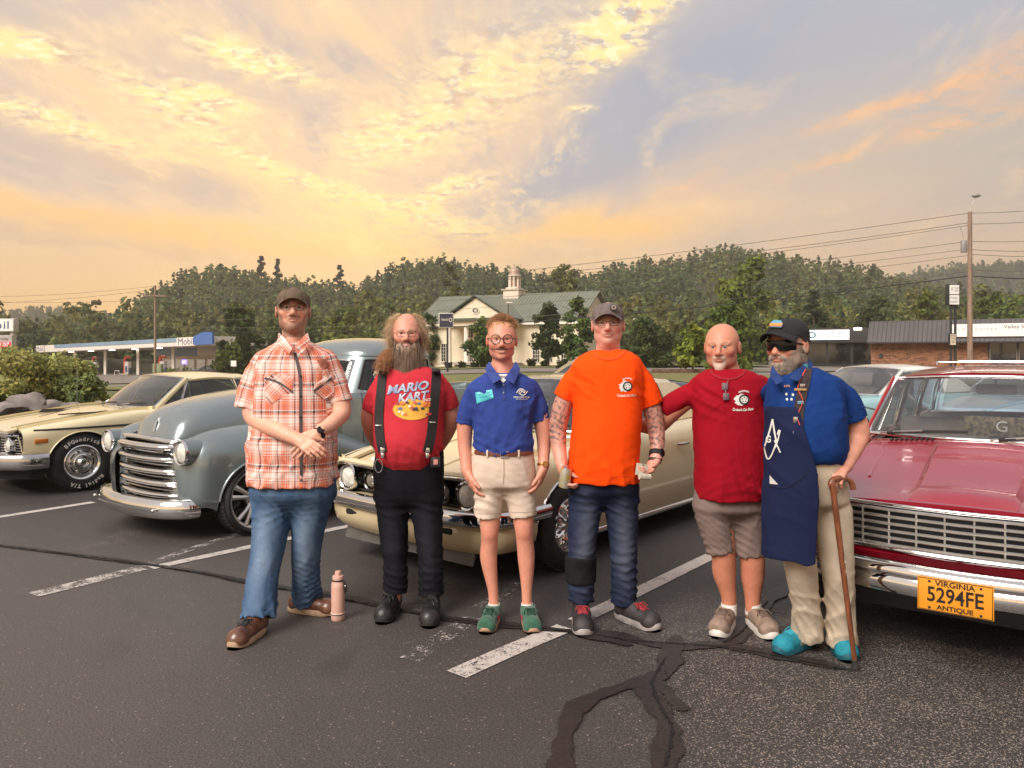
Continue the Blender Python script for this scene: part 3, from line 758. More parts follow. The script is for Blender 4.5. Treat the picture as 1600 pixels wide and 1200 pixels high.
# filling station
def station():
 A,B=P(57,551,150),P(329,539.0,114)
 u=(B-A);L=u.length;u.normalize();n=Vector((u.y,-u.x,0)).normalized()
 if n.y>0:n=-n
 t=empty('canopy',A,'long filling station canopy with blue and white fascia on white columns','canopy')
 M=facing((0,0,0),u,(0,0,1))
 BLUE=pmat('fascia_blue',lin(128,152,172),.45,0,.06,.4);WH=pmat('fascia_white',lin(226,216,206),.45,0,.04,.4)
 m=MB();m.box((L/2,.68,-5),(L-.1,1.3,9.9),M=M);m.build('canopy_deck',WH,t)
 m=MB();m.box((L/2+3,1.0,.04),(L-10,.62,.1),M=M);m.build('fascia',BLUE,t)
 m=MB();m.box((L/2+3,.34,.03),(L-10,.6,.08),M=M);m.build('fascia',WH,t)
 for x,w in((1.9,3.6),(L-6.5,5.2)):
  m=MB();m.box((x,.68,.07),(w,1.32,.12),M=M);p=m.build('sign_panel',WHITEP,t)
  lettering('lettering','Mobil',1.5,pmat('mobil_blue',lin(44,62,120),.5),M@Matrix.Translation((x,.66,.142)),p,wmax=w*.82)
 m=MB();m.prism([(L-4,.1),(L+1,.1),(L+1,1.9),(L-.5,2.0),(L-2.2,1.85),(L-4,1.35)],0,.35,M=M);m.build('crown_panel',pmat('fascia_deep',lin(72,108,168),.4),t)
 lights=[9,17,25,33,41]
 for x in lights:
  m=MB();m.box((x,-.03,-2.5),(1.1,.06,.6),M=M);m.build('canopy_light',LAMPM,t)
 for x in(9.5,21.5,33.2,44.5):
  q=A+u*x-n*4.6*0;q=Vector((q.x,q.y,0))-n*3.0
  g=float(zt(q.x,q.y));top=(A+u*x).z
  m=MB();m.box((0,0,(top+g)/2-A.z),(.42,.42,top-g),M=Matrix.Translation((q.x-A.x,q.y-A.y,0)))
  m.build('column',WH,t)
 RED=pmat('pump_red',lin(190,70,52),.45);GR=pmat('pump_grey',lin(190,184,178),.5);DK=pmat('pump_blue',lin(58,72,98),.4)
 proto=None
 labs=['fuel pump with red arched frame under the far end of the canopy','red framed fuel pump, second from the far end of the canopy','fuel pump with red arched frame just left of the wooden power pole','fuel pump with red arched frame nearest the store']
 for i,x in enumerate((7.5,19.2,31.0,42.6)):
  q=A+u*x-n*2.2;g=float(zt(q.x,q.y))+.02;p=(q.x,q.y,g)
  if proto is None:
   proto=empty('fuel_pump',p)
   k=MB();k.box((0,0,.1),(2.6,1.2,.2),bev=.04);k.build('island',CONC,proto)
   k=MB();k.box((.25,0,1.25),(1.3,.6,2.1),bev=.06);k.build('cabinet',GR,proto)
   k=MB();k.box((.3,-.32,1.0),(.7,.06,1.0),bev=.02);k.build('panel',DK,proto)
   k=MB();k.tube([(-.75,0,.2),(-.75,0,2.5),(-.6,0,2.95),(-.25,0,3.1),(.9,0,3.0)],[.28,.28,.27,.24,.2],8);k.build('arched_frame',RED,proto)
   k=MB();k.box((1.2,-.1,.75),(.45,.5,1.0),bev=.05);k.build('bin',DK,proto)
   o=proto
  else:o=copy_tree(proto)
  o.location=p;o.rotation_euler=(0,0,math.atan2(u.y,u.x));tag(o,labs[i],'fuel pump','fuel pumps under the canopy')
 for i,x in enumerate((4.6,16.4,28.2)):
  q=A+u*x-n*1.8;g=float(zt(q.x,q.y))
  k=MB();k.tube([(-.8,0,0),(-.8,0,.75),(.8,0,.75),(.8,0,0)],.06,6)
  o=k.build('barrier',WH);o.location=(q.x,q.y,g);o.rotation_euler=(0,0,math.atan2(u.y,u.x));tag(o,'white hoop barrier beside the %s fuel pump of the canopy'%('farthest','second farthest','third farthest')[i],'barrier','hoop barriers by the pumps')
 C=P(300,578,132);gz=float(zt(C.x,C.y))
 s=empty('station_store',(C.x,C.y,gz),'small filling station store with pale blue band and lit windows','building',rz=math.radians(-14))
 k=MB();k.box((0,3,2.0),(13,6,4.0));k.build('wall',CREAM,s)
 k=MB();k.box((0,-.35,3.9),(13.4,.7,1.7));k.build('fascia',BLUE,s)
 k=MB();k.box((3.6,-.74,3.9),(4.0,.1,1.72));k.build('sign_panel',WH,s)
 for i in range(5):
  k=MB();k.box((-4.5+2.1*i,-.04,1.4),(1.8,.08,2.3));w=k.build('window',pmat('store_frame',lin(196,186,172),.5),s)
  k=MB();k.box((-4.5+2.1*i,-.09,1.4),(1.6,.03,2.1));k.build('pane',pmat('store_glow',lin(150,130,110),.2,emit=(.8,.65,.5),estr=.25,col2=lin(60,54,60),vscale=2.2),w)
 k=MB();k.box((-1.4,-.14,2.0),(1.0,.06,.8));k.build('neon_sign',pmat('neon_purple',lin(120,90,200),.4,emit=(.35,.2,.95),estr=1.6),s)
 lettering('lettering','#1',.8,pmat('neon_white',(1,1,1),.4,emit=(1,.9,1),estr=1.5),facing((-1.4,-.175,2.0),(1,0,0),(0,0,1)),s)
station()
def board(name,c,w,h,mat,label,cat='sign',lines=(),depth=.25,frame=None,posts=(),pmatl=None,group=None,right=(1,0,0)):
 """sign board: c centre; lines: (text, x, y, size, material, wmax)"""
 t=empty(name,c,label,cat,group)
 M=facing((0,0,0),right,(0,0,1))
 m=MB();m.box((0,0,-depth/2),(w,h,depth),M=M,bev=.03);m.build('frame',frame or DARKMET,t)
 m=MB();m.box((0,0,.012),(w-.12,h-.12,.03),M=M);p=m.build('panel',mat,t)
 for(s,x,y,sz,mt,wm)in lines:
  lettering('lettering',s,sz,mt,M@Matrix.Translation((x,y,.032)),p,wmax=wm)
 for(x,zlow,r)in posts:
  m=MB();q=M@Vector((x,0,-depth/2));m.tube([(q.x,q.y,-h/2+.05),(q.x,q.y,zlow-c[2])],r,8);m.build('post',pmatl or DARKMET,t)
 return t,p,M
SIGNW=pmat('sign_white',lin(226,220,212),.4,0,.03,1,emit=(.9,.88,.85),estr=.15)
INK=pmat('sign_ink',lin(40,40,42),.6);MB_BLUE=pmat('mobil_blue',lin(44,62,120),.5);MB_RED=pmat('mobil_red',lin(200,50,48),.5)
D=52
c=P(-10,508,D);s=D/F
t,p,M=board('station_sign',c,64*s,21*s,SIGNW,'tall white filling station sign with red and green lit fuel prices at the frame edge','sign',depth=.5,frame=pmat('sign_grey',lin(190,182,174),.5))
for ch,x,mt in(('M',-18.5,MB_BLUE),('o',-3.5,MB_RED),('b',7,MB_BLUE),('i',16.5-1,MB_BLUE),('l',21,MB_BLUE)):
 lettering('lettering',ch,17*s,mt,M@Matrix.Translation((x*s+2*s,-.5*s if ch!='o' else-2.6*s,.035)),p,bold=.012)
o=MB();o.box((0,-31*s,-.25),(58*s,31*s,.5),M=M,bev=.03);pb=o.build('price_board',pmat('price_grey',lin(176,164,158),.5),t)
lettering('lettering','Synergy',6*s,pmat('price_text',lin(110,80,84),.6),M@Matrix.Translation((14*s,-21*s,.01)),pb)
for y,mt,bg,txt in((-30.5,pmat('led_red',(1,.2,.2),.4,emit=(1,.55,.55),estr=1.6),pmat('led_red_back',lin(200,40,48),.4,emit=(.8,.05,.08),estr=.8),'3.07'),(-39.5,pmat('led_green',(.3,1,.4),.4,emit=(.6,1,.6),estr=1.6),pmat('led_green_back',lin(60,150,70),.4,emit=(.08,.45,.1),estr=.8),'3.59')):
 o=MB();o.box((16*s,y*s,.01),(22*s,7.6*s,.03),M=M);q=o.build('price_display',bg,t)
 lettering('lettering',txt,7.6*s,mt,M@Matrix.Translation((16*s,y*s,.028)),q,wmax=17*s)
for x in(-24,26.5):
 o=MB();q=M@Vector((x*s,0,-.25));o.box((q.x,q.y,(-c.z-2.6-10*s)/2),(.22,.22,c.z+2.6-10*s));o.build('post',pmat('sign_grey',lin(190,182,174),.5),t)
D=70;s=D/F;c=P(697,500.5,D);g0=float(zt(c.x,D))
BKB=pmat('bank_blue',lin(46,46,66),.4)
t,p,M=board('bank_sign',c,23*s,23*s,BKB,'dark navy bank sign with white lettering on a slim post','sign',[('TRUIST',-1.6*s,.6*s,5*s,WHITEP,12.5*s)],depth=.35,posts=[(2.0*s,g0,.09)],frame=WHITEP)
o=MB();o.lathe([(1.5*s,0),(2.1*s,0)],16,0,M@Matrix.Translation((7.2*s,.6*s,.034))@Matrix.Diagonal((1,1.6,1,1)));o.build('emblem',WHITEP,p)
D=56;s=D/F
c=P(1491,460.5,D)
t,p,M=board('pylon_sign',c,19*s,33*s,SIGNW,'white two part shop sign on black posts left of the wooden pole','sign',[('V',-4.5*s,8*s,9*s,INK,4*s),('VALLEY',3.2*s,10.2*s,3.4*s,INK,9*s),('VAPE',3.2*s,6*s,3.4*s,INK,7*s),('STYLING',-1.5*s,-5.2*s,4.2*s,INK,13*s),('CENTER',-1.5*s,-11.4*s,4.2*s,INK,13*s)],depth=.4,posts=[(-2.5*s,0,.09),(5.4*s,0,.09)],right=(.985,.17,0))
o=MB();o.box((0,.5*s,.02),(19*s,.8*s,.06),M=M);o.build('divider',INK,t)
c2=P(1489,530.5,D-.12)
board('small_sign',c2,12*s,19.5*s,pmat('sign_cream',lin(214,200,176),.5),'small cream notice board fixed low on the black sign posts','sign',[('STYLING',0,5.8*s,3*s,INK,8*s),('SHOP',0,1.6*s,3*s,INK,7*s),('OPEN',0,-4*s,3*s,INK,6*s)],depth=.2,right=(.985,.17,0))
m=MB();m.lathe([(0,1.05),(.1,1.04),(.15,.98),(.15,0)],14);o=m.build('bollard',pmat('bollard_yellow',lin(206,148,54),.5));o.location=P(1497,553,58);o.location.z=0
tag(o,'yellow bollard at the foot of the black sign posts','bollard')
# shops on the right
def brick_wall(name,t,O,r,W,H,y,mats,gap=.012,bw=.4,bh=.13):
 """running bond of proud bricks; pieces joined (far too many and too small to pick apart)"""
 mb=MB();nrow=int(H/bh);rr=random.Random(5)
 for j in range(nrow):
  x=-(bw/2 if j%2 else 0)
  while x<W:
   a,b=max(x,0),min(x+bw-gap,W)
   if b-a>.05:
    d=rr.uniform(.015,.03)
    mb.add([(O[0]+a,y,O[2]+j*bh),(O[0]+b,y,O[2]+j*bh),(O[0]+b,y,O[2]+(j+1)*bh-gap),(O[0]+a,y,O[2]+(j+1)*bh-gap),(O[0]+a,y-d,O[2]+j*bh),(O[0]+b,y-d,O[2]+j*bh),(O[0]+b,y-d,O[2]+(j+1)*bh-gap),(O[0]+a,y-d,O[2]+(j+1)*bh-gap)],[(4,5,6,7),(0,4,7,3),(5,1,2,6),(7,6,2,3),(0,1,5,4)],rr.choice((0,0,1,2)))
   x+=bw
 o=mb.build(name,mats,t,smooth=0);o['kind']='stuff'
 return o
def shops():
 Dl,Dr=82.0,74.0
 A=P(1361,560,Dl);B=P(1612,560,Dr)
 u=Vector((B.x-A.x,B.y-A.y,0));ang=math.atan2(u.y,u.x);g=.25
 t=empty('brick_shop',(A.x,A.y,0),'brick shop with dark ribbed metal roof band and long white sign','building',rz=ang)
 L=u.length+16
 MR=pmat('mansard_metal',lin(74,70,70),.42,.3,.1,.5)
 m=MB();m.box((L/2,6,1.7),(L,11.8,3.4));m.build('wall',pmat('shop_wall',lin(92,70,56),.9),t)
 zt_,zb,zl=4.95,2.72,0.2
 m=MB();a,b,c,d=(-.2,-1.2,zb),(L,-1.2,zb),(L,.3,zt_),(-.2,.3,zt_)
 m.add([a,b,c,d,(-.2,.5,zb),(L,.5,zb),(L,6,zt_),(-.2,6,zt_)],[(0,1,2,3),(0,4,5,1),(3,2,6,7),(0,3,7,4),(1,5,6,2)])
 r=m.build('mansard_roof',MR,t)
 m=MB()
 for i in range(int(L/.42)):
  x=-.1+i*.42;m.tube([(x,-1.22,zb),(x,.28,zt_)],.035,4,caps=False)
 so=m.build('roof_seam',pmat('seam_dark',lin(96,92,92),.4,.3),r);so['kind']='stuff'
 m=MB();m.box((L/2,-1.2,zb-.06),(L+.4,.12,.14));m.build('gutter',DARKMET,t)
 BR=[pmat('brick_red',lin(150,104,76),.9,0,.2,8),pmat('brick_tan',lin(166,118,86),.9,0,.2,8),pmat('brick_dark',lin(122,84,62),.9,0,.2,8)]
 w=10.6
 brick_wall('bricks',t,(0,0,zl-.3),u,w,zb-zl+.3,-.02,BR)
 m=MB();m.box((1.0,-.12,1.3),(.35,.2,.4));m.build('meter_box',DARKMET,t)
 for i in range(7):
  x=w+1.3+i*2.4
  m=MB();m.box((x,-.05,1.35),(2.3,.12,2.6));f=m.build('window',pmat('shop_frame',lin(120,112,104),.4),t)
  m=MB();m.box((x,-.12,1.4),(2.1,.03,2.3));m.build('pane',pmat('shop_glass',lin(40,38,38),.05,0,.4,.5,spec=.8),f)
 m=MB();m.box((12.4,-1.0,3.82),(10.0,.25,1.25),M=Matrix.Identity(4));p=m.build('sign_panel',SIGNW,t)
 lettering('lettering','Valley Styling Center',.5,INK,facing((14.2,-1.14,4.1),(1,0,0),(0,0,1)),p,wmax=4.5)
 w_=lettering('lettering','S A L O N   S U I T E S',.36,pmat('sign_grey_text',lin(150,146,142),.6),facing((9.4,-1.14,3.9),(1,0,0),(0,0,1)),p,wmax=4);w_['kind']='stuff'
 w_=lettering('lettering','4 6 7 - 1 2 2 2',.34,INK,facing((15.0,-1.14,3.5),(1,0,0),(0,0,1)),p,wmax=2.8);w_['kind']='stuff'
 A2=P(1252,560,92);ang2=ang
 t2=empty('glass_shop',(A2.x,A2.y,0),'dark glass fronted shop with a lit white sign, left of the brick shop','building',rz=ang2)
 DKW=pmat('dark_fascia',lin(44,40,38),.6)
 m=MB();m.box((8,4,2.2),(16,7.8,4.4));m.build('wall',DKW,t2)
 m=MB();m.box((8,-.3,3.65),(16.2,.7,1.7));m.build('fascia',DKW,t2)
 for i in range(4):
  m=MB();m.box((1.6+i*2.7,-.05,1.45),(2.6,.1,2.7));f=m.build('window',pmat('shop_frame_dark',lin(56,52,50),.4),t2)
  m=MB();m.box((1.6+i*2.7,-.11,1.45),(2.4,.03,2.5));m.build('pane',pmat('shop_glass',lin(40,38,38),.05),f)
 m=MB();m.box((2.4,-.75,3.7),(6.2,.18,1.15));p=m.build('sign_panel',pmat('sign_lit',(1,1,1),.5,emit=(1,.98,.94),estr=.4),t2)
 lettering('lettering','NEW RIVER',.42,INK,facing((3.6,-.845,3.9),(1,0,0),(0,0,1)),p,wmax=2.6)
 lettering('lettering','EYECARE',.4,INK,facing((3.6,-.845,3.45),(1,0,0),(0,0,1)),p,wmax=2.2)
 m=MB();m.lathe([(.22,0),(.38,0)],18,0,facing((1.4,-.845,3.7),(1,0,0),(0,0,1))@Matrix.Diagonal((1.3,1,1,1)));m.build('emblem',pmat('emblem_teal',lin(70,130,150),.5),p)
 m=MB();m.box((6.4,-.75,4.35),(.8,.3,.28),bev=.05);m.build('floodlight',LAMPM,t2)
shops()
# power poles and wires
WOODP=pmat('pole_wood',lin(146,122,104),.9,0,.2,2,bump=.4,bscale=25,stretch=(6,6,.5))
WIRE=pmat('wire',lin(96,88,82),.6)
def pole(px,Y,ty,label,r0=.16,r1=.12):
 x=(px-800)/F*Y;z0=float(zt(x,Y));h=CH-(ty-HZ)/F*Y-z0
 t=empty('power_pole',(x,Y,z0),label,'power pole')
 m=MB();m.tube([(0,0,-.1),(0,0,h)],[r0,r1],12);m.build('pole_shaft',WOODP,t)
 return t,Vector((x,Y,z0)),h
t,p0,h=pole(1515.5,52,331,'wooden power pole with a lamp on top and a transformer, beside the shop sign',.18,.13)
m=MB();m.tube([(0,0,h-.3),(.08,0,h+.2),(.3,0,h+1.0)],.035,6);m.build('lamp_arm',CHROME,t)
m=MB();m.ball((.36,-.1,h+1.08),(.3,.2,.14),8);m.build('lamp_head',pmat('lamp_grey',lin(150,146,142),.5),t)
m=MB();m.lathe([(0,.0),(.17,0),(.19,.05),(.19,.75),(.15,.82),(0,.84)],14,0,Matrix.Translation((-.42,0,h-2.75)));m.box((-.2,0,h-2.3),(.25,.1,.1));m.build('transformer',pmat('transformer_grey',lin(138,134,130),.5),t)
m=MB();m.tube([(-.42,0,h-1.9),(-.5,0,h-1.4),(-.62,0,h-1.2)],.02,5);m.lathe([(.03,0),(.05,.05),(.03,.1),(.05,.15),(.03,.2)],8,0,Matrix.Translation((-.62,0,h-1.2)));m.build('insulator',pmat('porcelain',lin(170,160,150),.3),t)
t,p1,h1=pole(242.5,88,446,'thin wooden power pole with a crossarm in front of the fuel pumps',.15,.11)
m=MB();m.box((0,-.15,h1-1.2),(2.6,.12,.14));m.build('crossarm',WOODP,t)
for x in(-1.2,-.5,.5,1.2):
 m=MB();m.lathe([(.03,0),(.06,.06),(.03,.12),(.06,.2),(0,.24)],8,0,Matrix.Translation((x,-.15,h1-1.12)));m.build('insulator',pmat('porcelain',lin(170,160,150),.3),t)
def wire(a,b,sag,label,r=.02,mat=WIRE):
 o=empty
 pts=[]
 for i in range(25):
  s=i/24;q=a.lerp(b,s);q.z-=sag*4*s*(1-s);pts.append(q-a)
 m=MB();m.tube(pts,r,5)
 ob=m.build('power_line',mat);ob.location=a
 return tag(ob,label,'power line','power lines strung across the scene')
spans=[(333,(-60,470,118),'topmost thin power line meeting the tall pole just under its lamp',2.2,.02),(348,(242,447,88),'power line joining the heads of the two wooden poles',1.6,.02),(352,(246,449,88),'power line running close below the one that joins the pole heads',1.7,.018),(377,(240,463,88),'power line tied to the tall pole at its transformer',1.5,.018),(389,(244,480,88),'thin cable leaving the tall pole below the transformer',1.3,.016),(399,(246,500,88),'thin cable crossing before the green roof and pediment',1.2,.016),
(424,(241,510,88),'grey cable crossing the wood behind the bald man',1.4,.02),(431,(244,516,88),'thick black cable low on the tall pole',1.5,.035)]
for ry,(lx,ly,lD),lab,sag,r in spans:
 wire(P(1515,ry,52),P(lx,ly,lD),sag,lab,r,INK if r>.03 else WIRE)
for ry,ey,lab in((333,318,'topmost line going on to the frame edge past the tall pole'),(350,336,'second line going on to the frame edge past the tall pole'),(377,370,'third line going on past the tall pole, level with its transformer'),(390,388,'fourth line going on past the tall pole, just below its transformer'),(397,398,'fifth thin line going on past the tall pole'),(421,422,'grey cable going on to the frame edge above the black one'),(431,433,'thick black cable going on to the frame edge past the tall pole')):
 wire(P(1516,ry,52),P(1700,ey,50),.15,lab,.035 if ry==431 else .018,INK if ry==431 else WIRE)
for ry,ly,lab in((447,463,'upper pair of lines leaving the thin pole to the frame edge'),(452,475,'lower lines leaving the thin pole to the frame edge'),(500,530,'low cable leaving the thin pole over the canopy')):
 wire(P(242,ry,88),P(-120,ly,96),.5,lab,.018)
m=MB();m.box((0,0,.8),(1.1,.8,1.6),bev=.06);o=m.build('utility_box',pmat('box_green',lin(136,150,108),.6));q=P(247,580,100);o.location=(q.x,100,float(zt(q.x,100))+.6)
tag(o,'pale green utility cabinet at the foot of the thin power pole','utility box')
board('road_sign',P(365,568,90),.75,.8,SIGNW,'small white road sign under the tree by the filling station','sign',posts=[(0,-2.3,.04)],depth=.06)
shrub((275-800)/F*104,104,1.5,2.0,'low green bush before the store end of the canopy',None,lin(92,104,56),900,161,.2,'bush')
m=MB();m.box((0,0,.12),(6.5,1.2,.3),bev=.05);o=m.build('planting_bed',pmat('mulch',lin(104,78,60),.95,0,.3,6,bump=.8,bscale=30));o.location=P(1083,577,62);o.location.z=0
tag(o,'long brown mulched planting bed beside the road','planting bed')
# cars
def paint(name,col,flake=0.0,rough=0.22,coat=1.0):
 m=pmat(name,col,rough,flake,.02,1.5,coat=coat)
 return m
IVORY_B=paint('paint_cream',lin(216,197,156));IVORY_N=paint('paint_pale_yellow',lin(222,208,168));TEALG=paint('paint_grey_teal',lin(126,138,140),.55,.27)
REDP=paint('paint_red',lin(146,8,34),0,.18,.6);SKYB=paint('paint_sky_blue',lin(168,196,214));TEALD=paint('paint_dark_teal',lin(66,74,76));AQUA=paint('paint_aqua',lin(150,186,190))
INNER=pmat('body_inner',(.012,.012,.013),.8);UPH=pmat('upholstery',lin(66,62,60),.7,0,.15,8,bump=.1);UPHL=pmat('upholstery_grey',lin(150,142,138),.7,0,.12,8,bump=.1)
GLASS=glass_mat('car_glass',(.78,.8,.79),.9);SCREEN=glass_mat('windscreen_glass',(.74,.76,.75),.9,ior=1.95);DGLASS=glass_mat('car_glass_dark',(.4,.42,.42),.75)
TYRE=pmat('tyre',(.017,.017,.018),.7,0,.2,12,bump=.3,bscale=60);RUBB=pmat('rubber_trim',(.02,.02,.02),.5)
LENS=pmat('headlight_lens',lin(222,218,208),.06,0,.12,30,coat=1,bump=.2,bscale=60);AMBER=pmat('amber_lens',lin(206,120,40),.2,coat=1);REDL=pmat('red_lens',lin(150,20,20),.2,coat=1)
STEELD=pmat('steel_dark',lin(96,94,92),.25,1.0,.1,6);ALU=pmat('brushed_aluminium',lin(214,211,207),.34,1.0,.06,8)
def herm(xk,V,x):
 """smooth, non overshooting interpolation of rows V at x"""
 xk=np.asarray(xk,float);V=np.asarray(V,float);x=np.clip(np.atleast_1d(np.asarray(x,float)),xk[0],xk[-1])
 h=np.diff(xk);sh=(len(h),)+(1,)*(V.ndim-1);d=np.diff(V,axis=0)/h.reshape(sh)
 m=np.zeros_like(V);m[0],m[-1]=d[0],d[-1]
 if len(h)>1:
  a,b=d[:-1],d[1:];m[1:-1]=np.where(a*b>0,2*a*b/np.where(np.abs(a+b)<1e-9,1,a+b),0)
 i=np.clip(np.searchsorted(xk,x,side='right')-1,0,len(h)-1)
 t=((x-xk[i])/h[i]).reshape((-1,)+(1,)*(V.ndim-1));H=h[i].reshape(t.shape)
 return(2*t**3-3*t**2+1)*V[i]+(t**3-2*t**2+t)*H*m[i]+(-2*t**3+3*t**2)*V[i+1]+(t**3-t**2)*H*m[i+1]
class Shell:
 """car body surface S(x, s): s runs from the centre line of the hood over the fender crest down to the sill"""
 def __init__(s,keys,arches,side0=4,tens=None):
  s.xk=[k[0]for k in keys];s.V=np.array([[(p[0],p[1])for p in k[1]]for k in keys],float);s.M=s.V.shape[1]
  s.arches=arches;s.side0=side0;s.sharp=tens or()
 def bottom(s,x):
  z=-1.0
  for(xw,zw,R)in s.arches:
   d=abs(x-xw)
   if d<R:z=max(z,zw+math.sqrt(R*R-d*d))
  return z
 def side_y(s,x,z):
  q=s.row(x,np.linspace(s.side0-1,s.M-1,50));return float(np.interp(-z,-q[:,1],q[:,0]))
 def curve(s,C,ss):
  out=[]
  for t in ss:
   i=min(int(t),s.M-2);u=t-i;p1,p2=C[i],C[i+1]
   m1=(p2-C[i-1])/2 if i>0 and i not in s.sharp else(p2-p1)
   m2=(C[i+2]-p1)/2 if i+2<s.M and(i+1)not in s.sharp else(p2-p1)
   out.append((2*u**3-3*u**2+1)*p1+(u**3-2*u**2+u)*m1+(-2*u**3+3*u**2)*p2+(u**3-u**2)*m2)
  return np.array(out)
 def row(s,x,ss):
  C=herm(s.xk,s.V,x)[0];ss=np.asarray(ss,float)
  q=s.curve(C,ss);zb=s.bottom(x);z0,zend=C[s.side0][1],C[-1][1]
  if zb>zend:
   fs=np.linspace(s.side0,s.M-1,40);fc=s.curve(C,fs)
   for k,t in enumerate(ss):
    if t>s.side0:
     zz=z0+(q[k][1]-z0)*(zb-z0)/(zend-z0)
     q[k]=(np.interp(-zz,-fc[:,1],fc[:,0]),zz)
  return q
 def stations(s,x0,x1,step=.075):
  xs=list(np.linspace(x0,x1,max(2,int((x1-x0)/step)+1)))
  for(xw,zw,R)in s.arches:
   xs+=[xw-R*math.cos(t)for t in np.linspace(0,math.pi,25)]+[xw-R-.002,xw+R+.002]
  return sorted(set(round(x,4)for x in xs if x0-1e-6<=x<=x1+1e-6))
 def panel(s,name,x0,x1,s0,s1,mats,parent,side=0,gap=.004,sub=4,depth=.03,step=.075,rim=True):
  """one body panel; side +1/-1, or 0 for a panel that spans both sides"""
  xs=s.stations(x0+gap,x1-gap,step);eps=gap/.12
  ss=np.linspace(s0+(eps if s0>0 else 0),s1-(eps if s1<s.M-1 else 0),max(2,int((s1-s0)*sub)+1))
  R=[]
  for x in xs:
   q=s.row(x,ss)
   if side==0:pts=[(x,-y,z)for y,z in q[::-1]]+[(x,y,z)for y,z in q[1:]]
   else:pts=[(x,side*y,z)for y,z in q]
   R.append([Vector(p)for p in pts])
  mb=MB();mb.grid(R)
  if rim:
   loop=[(0,j)for j in range(len(R[0]))]+[(i,len(R[0])-1)for i in range(1,len(R))]+[(len(R)-1,j)for j in range(len(R[0])-2,-1,-1)]+[(i,0)for i in range(len(R)-2,0,-1)]
   outer,inn=[],[]
   for i,j in loop:
    a=R[min(i+1,len(R)-1)][j]-R[max(i-1,0)][j];b=R[i][min(j+1,len(R[0])-1)]-R[i][max(j-1,0)]
    n=a.cross(b);p=R[i][j]
    if n.length>0:n.normalize()
    if side==0:
     if n.z>0:n=-n
    elif n.y*side>0:n=-n
    outer.append(p);inn.append(p+n*depth)
   mb.grid([outer,inn],cv=True)
  return mb.build(name,mats,parent,40)
 def inner(s,parent,off=.02,segs=()):
  mb=MB()
  for sd in(-1,1):
   for x0,x1,s0,s1 in segs:
    R=[]
    for x in s.stations(x0,x1,.15):
     q=s.row(x,np.linspace(s0,s1,int((s1-s0)*2)+1))
     R.append([(x,sd*max(0,y-off),z-off*(1 if t<3 else 0))for t,(y,z)in zip(np.linspace(s0,s1,len(q)),q)])
    mb.grid(R)
  return mb.build('inner_shell',INNER,parent,60)
def sweep(mb,path,sec,m=0,up=(0,0,1),closed=True,M=None):
 """section (out, up) swept along a path; out is horizontal, to the left of travel"""
 path=[Vector(p)for p in path];R=[]
 for i,p in enumerate(path):
  t=(path[min(i+1,len(path)-1)]-path[max(i-1,0)]).normalized();U=Vector(up);o=U.cross(t).normalized()
  R.append([p+o*a+U*b for a,b in sec])
 mb.grid(R,m,cv=closed,M=M)
 if closed:
  n=len(sec);mb.add(R[0],[tuple(range(n))],m,M);mb.add(R[-1],[tuple(reversed(range(n)))],m,M)
 return mb
def hs(w,h,back=.03,n=12,p=.8):
 """rounded bumper section, bulging forward"""
 q=[(w*abs(math.cos(t))**p,h*math.copysign(abs(math.sin(t))**p,math.sin(t)))for t in np.linspace(-math.pi/2,math.pi/2,n)]
 return q+[(-back,h*.92),(-back,-h*.92)]
def smooth_path(pts,n=8):
 P_=[Vector(p)for p in pts];out=[]
 for i in range(len(P_)-1):
  a,b,c,d=P_[max(i-1,0)],P_[i],P_[i+1],P_[min(i+2,len(P_)-1)]
  for k in range(n):
   t=k/n
   out.append(.5*(2*b+(c-a)*t+(2*a-5*b+4*c-d)*t*t+(3*b-a-3*c+d)*t**3))
 return out+[P_[-1]]
ROTX=Matrix.Rotation(math.radians(90),4,'X')
